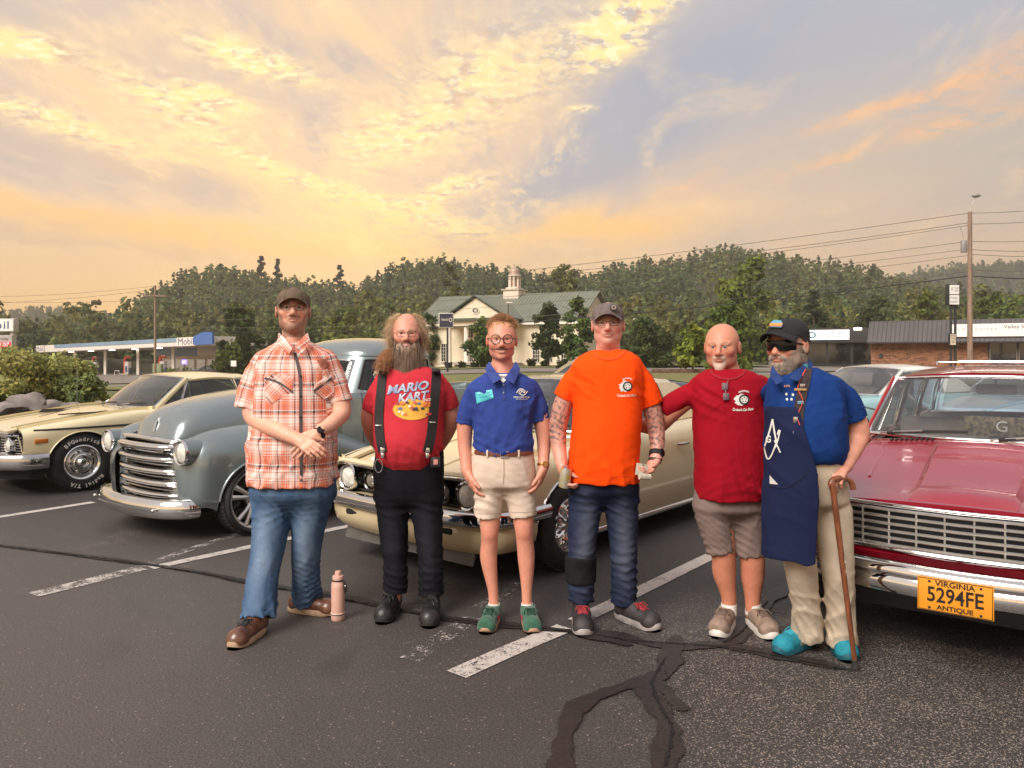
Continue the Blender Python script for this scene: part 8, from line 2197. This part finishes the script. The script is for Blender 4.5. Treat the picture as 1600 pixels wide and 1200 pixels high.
 # 4: bright orange shirt, tattoos
def man_orange():
 p=Person(4.42,945,'tall tattooed man in a bright orange shirt holding a can and banknotes',lin(216,158,138))
 p.begin([fine(p,950,510,0,(.125,.14,.155),.0047),fine(p,877,735,-.06,(.07,.1,.1),.0046),fine(p,1012,732,-.08,(.09,.1,.08),.0046),fine(p,873,675,-.02,(.07,.09,.16),.0058),fine(p,1024,675,-.02,(.07,.09,.16),.0065)],850,1050,462)
 f=p.f
 p.head(p.V(950,506,.02),.252,-.14,-.05,wide=1.04,jaw=1.04,nose=1.1)
 p.neck(p.V(951,560,.025),.066,.085);f.ell(p.hl((0,-.02,-.12)),(.05,.05,.035),.03)
 p.core([(560,905,996,.09,.1),(580,893,1006,.12,.12),(650,900,996,.16,.13),(700,895,994,.18,.13),(770,896,994,.13,.13)])
 chain(p,f,[(894,592,0,.045),(877,640,.02,.056),(872,668,.02,.052),(872,690,.0,.046),(877,722,-.05,.033)],.03)
 chain(p,f,[(1002,592,0,.045),(1019,640,.02,.054),(1025,668,.02,.05),(1027,688,-.0,.044),(1025,714,-.06,.033)],.03)
 p.hand(p.V(877,723,-.055),(.01,-.035,-.1),(1,-.1,.0),(.2,-1,0),1.06,((.55,.75,.5),(.55,.8,.5),(.6,.8,.5),(.6,.8,.5)),.02,(.5,.3),tdir=(.75,.3,.65))
 p.hand(p.V(1025,716,-.065),(-.06,-.05,-.075),(-.5,-.3,.75),(-.4,-.6,.6),1.05,(.6,.8,.5),.02,(.3,.5),tdir=(.7,.5,.35))
 for q in([(918,785,0,.065),(908,860,0,.05),(908,950,0,.04)],[(970,785,0,.065),(974,860,.02,.05),(974,940,.04,.04)]):chain(p,f,q,.04)
 def ex(V_,lp,C,mx):
  x,y,z=V_.T;a=p.V(873,640)[0];b=p.V(1022,640)[0]
  t1=np.sin(88*x+3*np.sin(60*z)+2*np.sin(50*y))*np.sin(95*z+2.5*np.sin(75*x+40*y))+.5*np.sin(170*z+90*x+60*y)
  for c,lo,hi in((a,700,628),(b,702,640)):
   w=(np.abs(x-c)<.085)*sstep(z,p.V(0,lo)[2],p.V(0,lo-8)[2])*(z<p.V(0,hi-20)[2]);mx(np.clip(w*(sstep(t1+.6*np.sin(210*x+160*z+3*np.sin(120*z)),.1,.7)*.55+.22),0,1),np.array(lin(70,66,72)))
  mx(np.clip(sstep(np.abs(lp[:,0]),.06,.07)*sstep(lp[:,1],-.04,-.02)*(lp[:,2]>-.02)*(np.abs(lp[:,0])<.081),0,1)*.75,lin(168,158,150))
 p.finish(lin(178,150,128),(lin(200,160,140),.35),lin(178,112,100),ex)
 OR=lin(252,78,10)
 rows=[(546,930,975,.08,.09,.01),(551,916,988,.105,.11),(561,900,1000,.13,.125),(580,893,1005,.155,.135),(630,895,1003,.178,.14),(680,892,1000,.2,.142),(720,888,999,.2,.145),(751,887,998,.19,.145)]
 sl=[[(913,576,0,.055),(893,598,.01,.062),(881,622,.02,.064)],[(989,575,0,.055),(1008,602,.01,.064),(1018,632,.02,.067)]]
 S=shirt(p,rows,sl,OR,51,'orange_shirt',None,.0052,[(p.hl((0,.0,-.15)),(.072,.09,.045))],belly=.7)
 rib(p,'orange_shirt',951,547,24,14.5,.1,math.pi-.1,3.4,pmat('orange_rib',OR,.9,0,.05,60,bump=.3,bscale=200))
 hems(p,'orange_shirt',S,OR,[[(870,611),(881,618),(892,622)],[(1004,634),(1018,628),(1031,620)],[(894,744),(945,746),(994,744)]])
 club_logo(p,'orange_shirt',S,979,604,1.0)
 J=legs(p,[(738,888,997,.15,.14),(760,888,998,.15,.15),(785,892,996,.12,.12)],[(917,775,0,.105),(909,850,-.02,.08),(908,890,.0,.074),(908,940,.0,.074)],[(970,775,0,.105),(974,850,.01,.08),(975,890,.02,.074),(975,942,.04,.075)],53,lin(30,38,60),DENIM,'dark_jeans',.0085,fade=lin(88,94,110))
 bf=p.box(878,940,862,914,.006,-.2,.2);chain(p,bf,[(908,868,-.008,.092),(907,885,-.0,.090),(907,908,.0,.088)],.02,flat=True);bf.cut(p.V(0,867),(0,0,1));bf.disp(folds(3,.004,60,(0,0,1)));p.cloth('knee_brace',bf,CLOTH,simple(p,(.014,.014,.015)))
 BT=pmat('shoe_black',(.03,.026,.026),.6,0,.3,18,bump=.3,bscale=90);GS=pmat('sole_grey',lin(150,142,138),.7,0,.2,14);RL=pmat('lace_red',lin(150,44,52),.7)
 a=p.V(908,945,.01);p.shoe((a[0],a[1]+.07),math.radians(-91),.315,.116,BT,GS,.14,.034,.06,'boot',RL,None,chunky=.03)
 a=p.V(974,930,.05);p.shoe((a[0]-.03,a[1]+.05),math.radians(-52),.315,.112,BT,GS,.14,.034,.06,'boot',RL,None,chunky=.03)
 GR=pmat('cap_grey',lin(112,98,96),.9,0,.1,40,bump=.4,bscale=300);c=p.cap(GR,None,1.05,.02,.066)
 m_=MB();M=p.capM@Matrix.Translation((.032,-.098,.042))@Matrix.Rotation(math.radians(72),4,'X');m_.prism([(.024*math.cos(t),.02*math.sin(t))for t in np.linspace(0,6.28,6,endpoint=False)],0,.004,M=M);e=m_.build('emblem',pmat('patch_dark',lin(60,52,52),.8),c);m_=MB();m_.lathe([(.008,.005),(.013,.005)],14,0,M);m_.build('emblem_ring',pmat('patch_tan',lin(160,140,124),.8),e)
 p.glasses('rect',pmat('wire_frame',lin(90,80,74),.3,.8),(.026,.015),thick=.0013)
 bracelet(p,p.V(1025,709,-.05),p.V(1025,714,-.06)-p.V(1027,688,0),.036,.03,BLK,'wrist_watch',pmat('dial_black',(.01,.01,.012),.1),(.8,-.7,.2),fr=.024)
 bracelet(p,p.V(1024,718,-.068),(.2,.3,.9),.0345,.008,BLK,'bracelet');bracelet(p,p.V(1023,721,-.072),(.3,.3,.9),.034,.006,BLKL,'bracelet')
 c=p.V(883.5,746,-.118);t=empty('drink_can',c,'silver and yellow drink can held low by the man in orange','can');t.rotation_euler=(math.radians(14),math.radians(6),0)
 m_=MB();m_.lathe([(.0,-.058),(.022,-.06),(.0325,-.052),(.033,.045),(.028,.057),(.0275,.061),(.0255,.061),(.025,.056),(0,.056)],24);m_.build('can_body',pmat('can_label',lin(206,206,204),.3,.6,.1,26,col2=lin(210,190,70)),t)
 m_=MB();m_.lathe([(.012,.0605),(.0275,.0605),(.0275,.062),(.012,.062)],20);m_.box((0,-.005,.063),(.014,.022,.002),bev=.0006);m_.build('lid',SILV,t);m_=MB();m_.lathe([(0,.0566),(.011,.0566)],12,0,Matrix.Translation((0,-.012,.0)));m_.build('opening',BLK,t)
 c=p.V(1000,737,-.17);t=empty('banknotes',c,'folded banknotes showing a five, held by the man in orange','money');t.rotation_euler=(math.radians(-8),math.radians(12),math.radians(14))
 PAP=pmat('note_paper',lin(206,196,176),.8,0,.1,60,col2=lin(170,166,148));
 m_=MB();R=[[(x,-.002*math.sin(3*x/.05),z)for x in np.linspace(-.025,.045,8)]for z in np.linspace(-.02,.045,6)];m_.grid(R);m_.grid([[(a_,b_+.004,c_)for a_,b_,c_ in r]for r in R]);m_.build('note',PAP,t,60)
 m_=MB();m_.tube([(-.01,-.02,-.028),(.06,-.012,-.02)],.017,14,flat=.75);m_.tube([(-.0105,-.02,-.028),(.0602,-.012,-.02)],.009,10,flat=.75);m_.build('note_roll',PAP,t,60)
 lettering('lettering','5',.036,INK,facing((.012,-.006,.028),(1,0,0),(0,0,1)),t)
def club_logo(p,on,S,x,y,s):
 """round wheel emblem on a white torn patch, arched lettering above and a script line below"""
 rr=random.Random(int(x));pts=[]
 for i in range(26):
  a=2*math.pi*i/26;r=(11 if math.cos(a)<0 else 10)*(1+(.28*rr.uniform(-1,1)if math.cos(a)<-.3 else .08*rr.uniform(-1,1)));pts.append((x-1.5+r*math.cos(a)*s,y-.5+r*.82*math.sin(a)*s))
 p.print_poly(on,pts,WHT,S,'print',.0025,3)
 p.print_poly(on,[(x+1.5+7.6*s*math.cos(a),y-.5+7.6*s*math.sin(a))for a in np.linspace(0,6.28,20,endpoint=False)],BLK,S,'print',.0032,3)
 p.print_poly(on,[(x+1.5+5.3*s*math.cos(a),y-.5+5.3*s*math.sin(a))for a in np.linspace(0,6.28,20,endpoint=False)],WHT,S,'print',.0039,3)
 for k in range(5):
  a=2*math.pi*k/5-1.57;p.print_poly(on,[(x+1.5+3.3*s*math.cos(a)+1.0*math.cos(t),y-.5+3.3*s*math.sin(a)+1.0*math.sin(t))for t in np.linspace(0,6.28,7,endpoint=False)],BLK,S,'print',.0046,1)
 p.print_text(on,'MASONIC',x+1,y-11*s,15*s,2.6*s,WHT,S,0,0,.03,arch=2.0)
 p.print_text(on,'Cruise-In Car Show',x,y+13*s,30*s,4.2*s,WHT,S,-.03,.3,.03,arch=-1.2)
 # 5: bald, dark red shirt
def man_bald():
 p=Person(4.36,1142,'bald man with a white goatee in a dark red shirt and grey shorts',lin(204,140,114))
 p.begin([fine(p,1127,543,0,(.125,.14,.165),.0047)],1000,1270,498,-.35,.62)
 f=p.f
 p.head(p.V(1128,541,.02),.258,-.44,.03,wide=1.08,jaw=1.06,nose=1.05)
 f.ell(p.hl((0,-.07,-.115)),(.027,.024,.022),.018)
 p.neck(p.V(1137,592,.03),.07,.095)
 p.core([(595,1090,1190,.1,.1),(612,1078,1196,.12,.12),(680,1088,1196,.15,.13),(740,1090,1192,.16,.13),(790,1092,1190,.13,.13)])
 chain(p,f,[(1090,614,.03,.045),(1046,646,.12,.056),(1022,668,.2,.048),(985,660,.26,.04),(960,650,.27,.034)],.03);p.hand(p.V(960,650,.27),(-.1,.0,.03),(0,-1,0),(0,.1,1),1,(.2,.2,.2))
 chain(p,f,[(1188,614,.08,.045),(1222,650,.3,.055),(1235,690,.36,.046),(1242,720,.36,.034)],.03);p.hand(p.V(1242,720,.36),(.02,-.03,-.1),(0,-1,0),(1,.1,0),1,(.3,.3,.2))
 chain(p,f,[(1118,790,0,.09),(1128,850,0,.075),(1131,872,0,.066),(1131,892,.012,.066),(1136,918,.01,.048),(1139,938,.01,.041),(1139,955,.01,.04)],.02)
 chain(p,f,[(1168,790,0,.09),(1174,855,0,.075),(1176,876,0,.068),(1176,898,.012,.067),(1176,925,.01,.048),(1176,948,.01,.041),(1177,962,.01,.04)],.02)
 def ex(V_,lp,C,mx):
  z=V_[:,2];mx(np.clip((z<.55)*.35,0,1),np.array(lin(184,108,76)))
  x=np.abs(lp[:,0]);g=np.clip(np.exp(-((x/.026)**4))*sstep(-lp[:,2],.078,.09)*(lp[:,1]<-.03)+np.exp(-(((x-.026)/.007)**2))*(lp[:,2]<-.05)*(lp[:,2]>-.1)*(lp[:,1]<-.06)+np.exp(-((lp[:,2]+.0515)/.0065)**2)*(x<.028)*(lp[:,1]<-.07),0,1)*(lp[:,2]>-.16);mx(g*.85,np.array(lin(206,192,176)))
 p.finish(lin(150,116,92),(lin(150,118,100),.3),lin(168,98,86),ex,iris=lin(110,120,124))
 RD=lin(150,14,32)
 rows=[(576,1110,1162,.085,.095,.02),(582,1096,1178,.11,.115),(592,1084,1192,.135,.13),(615,1080,1196,.16,.138),(660,1083,1198,.18,.14),(710,1085,1197,.195,.142),(745,1086,1196,.195,.143),(777,1087,1195,.185,.143)]
 sl=[[(1102,604,.02,.06),(1072,620,.06,.066),(1040,640,.13,.066)],[(1186,604,.05,.068),(1205,625,.15,.074),(1216,648,.26,.074)]]
 S=shirt(p,rows,sl,RD,61,'red_shirt',None,.0065,[(p.hl((0,.01,-.145)),(.074,.09,.042))],belly=.6,vdir=(.6,.3,.7))
 rib(p,'red_shirt',1137,577,27,15.5,.1,math.pi-.1,3.4,pmat('red_rib',RD,.9,0,.05,60,bump=.3,bscale=200))
 hems(p,'red_shirt',S,RD,[[(1092,771),(1140,772),(1191,770)]])
 club_logo(p,'red_shirt',S,1161,625,1.08)
 m_=MB();g=[]
 for y in(604,620.5):
  c=p.drape('red_shirt',1133,y,.012)[0]-Vector(p.loc);m_.box(c,(.034,.006,.038),bev=.009);g.append(c)
 m_.tube([g[0]+Vector((.0,-.004,-.02)),g[1]+Vector((0,-.004,.02))],.003,6);m_.tube([g[0]+Vector((.012,.0,.02)),Vector(p.V(1138,594,-.15)-p.loc)],.002,5)
 m_.build('folded_glasses',pmat('smoke_lens',lin(128,108,116),.15,coat=1),p.o)
 GY=lin(128,110,104)
 J=legs(p,[(765,1086,1196,.15,.14),(790,1083,1197,.15,.15),(812,1086,1196,.12,.13)],[(1115,805,0,.104),(1121,835,0,.09),(1126,862,0,.082)],[(1168,805,0,.104),(1171,838,0,.09),(1173,868,0,.082)],63,GY,CLOTH,'grey_shorts',.0055,freq=75)
 TP=pmat('shoe_taupe',lin(142,120,104),.85,0,.2,26,bump=.3,bscale=160);WS=pmat('sole_white',lin(214,206,196),.6);
 a=p.V(1139,938,.02);p.shoe((a[0]+.02,a[1]+.06),math.radians(-118),.31,.112,TP,WS,.1,.036,.055,'trainer',pmat('lace_taupe',lin(104,86,76),.8),None,chunky=.05)
 a=p.V(1177,948,.02);p.shoe((a[0],a[1]+.06),math.radians(-84),.31,.112,TP,WS,.1,.036,.055,'trainer',pmat('lace_taupe',lin(104,86,76),.8),None,chunky=.05)
 for c in((1139,952),(1177,960)):
  a=p.V(c[0],c[1],.012)-p.loc;a[2]=.115;m_=MB();m_.lathe([(.044,-.05),(.045,0),(.044,.012),(.034,.012)],16,0,Matrix.Translation(a));m_.build('sock',WHT,p.o)
  # 6: cap, sunglasses, apron, cane
def man_apron():
 p=Person(3.88,1265,'bearded man in sunglasses, black cap and navy apron, leaning on a cane',lin(212,150,126))
 p.begin([fine(p,1226,540,0,(.135,.14,.165),.0047),fine(p,1308,745,-.12,(.08,.09,.08),.0044)],1130,1375,490,-.35,.9)
 f=p.f
 p.head(p.V(1230,539,.0),.25,-.86,.02,wide=1.05,nose=1.15)
 p.neck(p.V(1246,588,.04),.068,.09)
 p.core([(588,1215,1295,.1,.1),(605,1208,1308,.12,.12),(660,1200,1310,.17,.13),(710,1200,1312,.18,.13),(760,1206,1312,.13,.13)])
 chain(p,f,[(1305,612,0,.045),(1334,650,.02,.056),(1342,678,.02,.053),(1338,692,.0,.048),(1320,728,-.09,.034)],.03)
 chain(p,f,[(1218,610,.12,.04),(1202,620,.5,.046),(1180,630,.72,.042),(1150,625,.74,.034)],.03);p.hand(p.V(1150,625,.74),(-.1,0,.02),(0,-1,0),(0,0,1),1,(.3,.3,.2))
 p.hand(p.V(1319,729,-.095),(-.06,-.05,-.035),(-.05,.15,-1),(-.8,-.4,.3),1.06,((.75,.9,.6),(.8,.95,.6),(.8,.95,.6),(.8,.9,.6)),.02,(.7,.7),tdir=(.55,.35,.75))
 for q in([(1246,800,0,.06),(1252,890,.01,.045),(1266,990,.13,.035)],[(1300,800,.02,.06),(1310,900,.01,.045),(1316,1003,.1,.035)]):chain(p,f,q,.04)
 GB=lin(186,170,152)
 p.finish(lin(150,130,110),(GB,.9),lin(180,116,102),lambda V_,lp,C,mx:mx(np.clip(sstep(np.abs(lp[:,0]),.058,.068)*sstep(lp[:,1],-.045,-.02)*(lp[:,2]>-.04)*(np.abs(lp[:,0])<.081),0,1)*.8,lin(160,146,132)))
 BL=lin(24,56,116)
 rows=[(574,1222,1274,.085,.095,.03),(582,1213,1290,.11,.115,.01),(594,1202,1310,.135,.13),(618,1198,1317,.165,.138),(660,1196,1317,.2,.14),(695,1197,1317,.205,.14),(712,1200,1316,.19,.14),(720,1204,1313,.17,.14)]
 sl=[[(1218,604,.12,.056),(1206,616,.35,.058),(1196,628,.62,.058)],[(1300,604,0,.058),(1322,628,.01,.07),(1332,655,.02,.073)]]
 S=shirt(p,rows,sl,BL,71,'polo_shirt',None,.0065,[(p.hl((.0,.0,-.15)),(.068,.08,.045)),(p.V(1224,590,-.13),(.03,.06,.05))],belly=.6)
 hems(p,'polo_shirt',S,BL,[[(1313,655),(1332,650),(1350,641)]])
 PB=pmat('polo_navy_blue',BL,.85,0,.08,30,bump=.4,bscale=260)
 for pts in([(1262,558,.0),(1270,572,-.03),(1246,596,-.16),(1230,592,-.165),(1250,575,-.09)],[(1206,572,-.06),(1203,586,-.09),(1212,602,-.155),(1224,594,-.165),(1214,583,-.12)]):
  A=[p.V(*q)-p.loc for q in pts];m_=MB();o2=np.array([0,-.007,.002]);m_.add(A,[(0,1,2,3,4)]);m_.add([a+o2 for a in A],[(0,1,2,3,4)]);m_.grid([A+[A[0]],[a+o2 for a in A+[A[0]]]]);m_.build('collar',PB,S,0)
 J=legs(p,[(708,1204,1316,.16,.14),(735,1205,1319,.155,.15),(780,1208,1324,.13,.14),(800,1210,1326,.1,.11)],[(1243,800,-.01,.098),(1248,870,-.01,.082),(1258,935,.06,.072),(1264,992,.13,.078)],[(1300,800,.01,.098),(1308,880,.0,.082),(1313,945,.05,.073),(1315,1004,.1,.08)],73,lin(198,182,160),CLOTH,'beige_trousers',.0065,freq=55,kk=.015)
 p.strap('belt','beige_trousers',[(1272,716.5),(1290,716),(1312,713)],4.5,BLKL,p.o,.005,.003,5)
 a_rows=[(633,1203,1243,.195,.0),(645,1200,1247,.208,.0),(690,1194,1256,.226,.0),(725,1193,1268,.228,.0),(770,1193,1272,.218,.0),(820,1194,1271,.2,.0),(866,1196,1270,.19,.0)]
 af=p.box(1170,1300,622,884,.0058,-.42,.12)
 ra=[]
 for(py,xl,xr,rf,rb)in a_rows:
  a,b=p.V(1190 if py<730 else 1186,py),p.V(1322,py);ra.append((a[2],(a[0]+b[0])/2,a[1]+.01,(b[0]-a[0])/2,rf+.012,.1))
 af.prof(ra,.02,e=2.2,wav=.006);af.disp(folds(77,.007,34,(1,.2,.15),1.2));in_=af.v.copy()
 X_,Y_,Z_=af.a[0][:,None,None],af.a[1][None,:,None],af.a[2][None,None,:]
 zk=np.array([p.V(0,q[0])[2]for q in a_rows])[::-1];xl=np.array([p.V(q[1],q[0])[0]for q in a_rows])[::-1];xr=np.array([p.V(q[2],q[0],-.15)[0]for q in a_rows])[::-1]
 z=af.a[2];L_,R_=np.interp(z,zk,xl)[None,None,:],np.interp(z,zk,xr)[None,None,:]
 shell=np.maximum(in_,-(in_+.016));af.v=np.maximum(np.maximum(shell,np.maximum(X_-R_,L_-X_-.03)),Y_-p.D+.02).astype(np.float32)
 NV=lin(30,36,66);A=p.cloth('apron',af,CLOTH,simple(p,NV))
 for L,w in(([(1208,655),(1203,675),(1196,697)],2.6),([(1208,655),(1211,675),(1214,690)],2.6),([(1195,698),(1198,712),(1201,717),(1206,712),(1213,694)],2.4),([(1211,688),(1216,698),(1220,707)],2.2),([(1212,700),(1216,688),(1220,672)],1.8)):
  p.print_line('apron',L,w,WHT,A,'print',.004)
 p.print_poly('apron',[(1214.5,678),(1217,671),(1220,672),(1218,681)],WHT,A,'print',.004,2)
 p.print_text('apron','G',1201.5,686,8,11,WHT,A,0,0,.03,off=.004)
 p.print_poly('apron',[(1204,742),(1209,748),(1217,757),(1204,756)],pmat('paper_white',lin(206,202,198),.7),A,'napkin',.006,2)
 p.print_line('apron',[(1203,758),(1222,762),(1240,756),(1258,742)],1.2,pmat('seam_navy',lin(20,24,46),.9),A,'pocket_seam',.005)
 ST=pmat('strap_woven',lin(66,50,48),.85,0,.3,70,col2=lin(34,28,34),bump=.4,bscale=150)
 b=p.strap('apron_strap','polo_shirt',[(1261,577),(1258,594),(1252,620),(1247,655),(1247,695)],16,ST,p.o,.004,.003,6)
 RC=pmat('cord_red',lin(190,70,60),.7)
 p.strap('red_cord','polo_shirt',[(1258,580),(1249,598),(1247,612),(1254,628),(1246,650),(1250,668),(1243,690)],1.4,RC,p.o,.004,.009,5)
 for(x,y,w,h,mt)in((1258,576,7,7,pmat('pin_teal',lin(70,130,140),.4)),(1250,610,18,3.6,pmat('pin_gold',lin(206,170,120),.3,.5)),(1253,604,8,6,SILV),(1250,630,9,5,pmat('pin_blue',lin(120,160,176),.4)),(1246,656,10,9,SILV),(1245,676,11,5,pmat('pin_grey',lin(130,146,150),.4))):
  c=p.drape('polo_shirt',x,y,.012)[0]-Vector(p.loc);m_=MB();m_.box(c,(w*.0033,.006,h*.0033),bev=.0028);m_.build('pin',mt,b)
 p.print_text('polo_shirt','KPS',1230,603.5,9,3.6,pmat('print_salmon',lin(210,160,130),.7),S,0,0,.02)
 for x,y in((1229,616),(1239,617),(1230,624),(1237,624)):p.print_poly('polo_shirt',[(x+2*math.cos(t),y+2.4*math.sin(t))for t in np.linspace(0,6.28,5,endpoint=False)],WHT,S,'print',.003,1)
 TL=pmat('shoe_teal',lin(24,134,152),.75,0,.15,30,bump=.4,bscale=200);TD=pmat('shoe_teal_dark',lin(16,84,98),.7,0,.2,12)
 a=p.V(1268,985,.17);p.shoe((a[0]+.03,a[1]+.06),math.radians(-146),.30,.106,TL,TD,.085,.032,.05,'trainer',pmat('lace_teal',lin(40,150,166),.7),(pmat('trim_silver',lin(150,190,196),.4),.035,.05,.3,.6),chunky=.04)
 a=p.V(1312,1000,.16);p.shoe((a[0],a[1]+.10),math.radians(-96),.30,.108,TL,TD,.085,.032,.05,'trainer',pmat('lace_teal',lin(40,150,166),.7),(pmat('trim_silver',lin(150,190,196),.4),.035,.05,.3,.6),chunky=.04)
 BK=pmat('cap_black',(.014,.014,.016),.85,0,.1,40,bump=.4,bscale=300);c=p.cap(BK,None,1.12,.0,.066,fwd=1.08,up=.012)
 m_=MB();M=p.capM@Matrix.Translation((0,-.098,.045))@Matrix.Rotation(math.radians(68),4,'X')
 m_.prism([(-.03,-.012),(.03,-.016),(.034,.0),(.02,.02),(-.018,.024),(-.034,.006)],0,.004,M=M);e=m_.build('emblem',pmat('emblem_blue',lin(92,150,178),.6),c);m_=MB();m_.prism([(-.034,-.008),(.03,-.012),(.034,.004),(-.03,.006)],.004,.007,M=M);m_.build('emblem_band',pmat('emblem_orange',lin(214,130,60),.6),e)
 Mh=p.HM();m_=MB();R=[]
 for i in range(25):
  a=-1.25+2.5*i/24;c_,s_=math.cos(a),math.sin(a);hh=.0245*(1-.35*max(0,abs(a)-.7))*(1-.2*math.exp(-(a/.12)**2));lo=hh*(1-.85*math.exp(-(a/.2)**2))
  x,y=.080*s_,-.02-.093*c_;R.append([(x,y,-.001+hh),(x*1.03,y-.004,0),(x,y,-.003-lo)])
 m_.grid(R,M=Mh);m_.build('sunglasses',pmat('sunglass_lens',(.004,.004,.005),.12,0,.1,6,spec=.35),p.o,60)
 m_=MB()
 for sd in(-1,1):m_.tube([(sd*.076,-.05,.008),(sd*.084,-.01,.004),(sd*.083,.02,-.006)],.004,6,M=Mh)
 m_.tube([r[0]for r in R],.003,6,M=Mh);m_.build('sunglasses_frame',BLKL,p.o)
 rng=np.random.default_rng(12);n=2600;a=rng.uniform(-1.6,1.6,n);t=rng.uniform(0,1,n);z=-.045-.085*t+.05*sstep(np.abs(a),.9,1.5)*(1-t);w=.066-.02*t
 keep=~((np.abs(a)<.42)&(z>-.082));a,z,w=a[keep],z[keep],w[keep];n=len(a)
 root=np.stack([w*np.sin(a),-.018-(.082-.012*np.abs(z+.09)/.05)*np.cos(a)*.92,z],-1);rw=np.array([p.hl(q)for q in root]);d=np.stack([np.sin(a)*.6,-.5*np.cos(a),-.75+0*a],-1)+rng.normal(0,.2,(n,3))
 bm_=hair_mat('beard_white',lin(206,194,180),lin(150,132,116));V_,Q=strand_mesh(rng,rw,d@p.hR.T,.017,4,.001,.002,0,80);link('beard',np_mesh('beard',V_-p.loc,Q,bm_),p.o)['kind']='stuff'
 n=300;x=rng.uniform(-.032,.032,n);root=np.stack([x,-.1+.35*np.abs(x),-.05-.12*np.abs(x)+rng.normal(0,.003,n)],-1);rw=np.array([p.hl(q)for q in root])
 V_,Q=strand_mesh(rng,rw,np.stack([np.sign(x)*.8,-.2+0*x,-.6+rng.normal(0,.2,n)],-1)@p.hR.T,.017,3,.0015,.001);link('moustache',np_mesh('moustache',V_-p.loc,Q,bm_),p.o)['kind']='stuff'
 n=500;a=rng.uniform(1.2,2.9,n)*rng.choice([-1,1],n);z=rng.uniform(-.07,.02,n);root=np.stack([.077*np.sin(a),.018-.098*np.cos(a),z],-1);rw=np.array([p.hl(q)for q in root])
 V_,Q=strand_mesh(rng,rw,np.stack([np.sin(a)*.4,-.3*np.cos(a),-.8+0*a],-1)@p.hR.T,.03,4,.0015,.004,0,90);link('hair',np_mesh('hair',V_-p.loc,Q,hair_mat('hair_grey',lin(170,156,140),lin(110,98,88))),p.o)['kind']='stuff'
 tip=G(1337,1046);top=p.V(1302,768,-.19);t=empty('walking_cane',tip,'brown wooden walking cane with crook handle and black rubber foot','cane')
 q=[tip,Vector(tip).lerp(Vector(top),.5),Vector(top),Vector(p.V(1298,757,-.19)),Vector(p.V(1303,749,-.18)),Vector(p.V(1316,747,-.16)),Vector(p.V(1329,752,-.15)),Vector(p.V(1333,765,-.15))]
 m_=MB();pts=smooth_path([Vector(v)-Vector(tip)for v in q],6);pts[0]+=Vector((0,0,.03));m_.tube(pts,[.0115+.003*min(1,i/10)for i in range(len(pts))],10);m_.build('shaft',pmat('cane_wood',lin(128,74,46),.35,0,.25,6,coat=.5,stretch=(8,8,1)),t,60)
 m_=MB();d=(Vector(top)-Vector(tip)).normalized();m_.lathe([(0,0),(.02,0),(.021,.012),(.016,.02),(.0145,.05),(.012,.052)],14,0,d.to_track_quat('Z','Y').to_matrix().to_4x4());m_.build('rubber_foot',BLACKR,t)
def bottle():
 b=G(528,968);t=empty('water_bottle',b,'pale pink insulated water bottle with black loop, standing on the asphalt','bottle')
 PK=pmat('bottle_pink',lin(214,168,150),.45,0,.05,10,coat=.2)
 m_=MB();m_.lathe([(0,0),(.036,0),(.0385,.003),(.039,.026),(.0385,.03),(.0385,.038),(.039,.042),(.039,.19),(.0365,.215),(.030,.224),(.0295,.232),(0,.232)],32);m_.build('bottle_body',PK,t,40)
 m_=MB();m_.lathe([(.0405,.026),(.042,.03),(.042,.042),(.0405,.046),(.0385,.046)],32);m_.build('rubber_ring',pmat('bottle_band',lin(226,190,172),.6),t,40)
 m_=MB();m_.lathe([(.0425,.034),(.043,.036),(.0425,.040)],32);m_.lathe([(.031,.226),(.033,.228),(.033,.234),(.031,.236)],32);m_.build('black_band',BLACKR,t,40)
 m_=MB();m_.lathe([(.0,.232),(.032,.234),(.0325,.25),(.03,.256),(.018,.258),(.0175,.278),(.016,.282),(0,.283)],32);m_.build('lid',PK,t,40)
 m_=MB();m_.tube([(.03,-.01,.232),(.045,-.016,.222),(.05,-.016,.19),(.052,-.012,.165),(.046,-.008,.158),(.042,-.012,.18),(.040,-.014,.22)],.0065,8);m_.build('carry_loop',BLACKR,t)
 m_=MB();m_.ball((.047,-.022,.2),(.006,.004,.008),6);m_.build('tag',SILV,t)
for fn in(man_plaid,man_beard,man_polo,man_orange,man_bald,man_apron,bottle):fn()
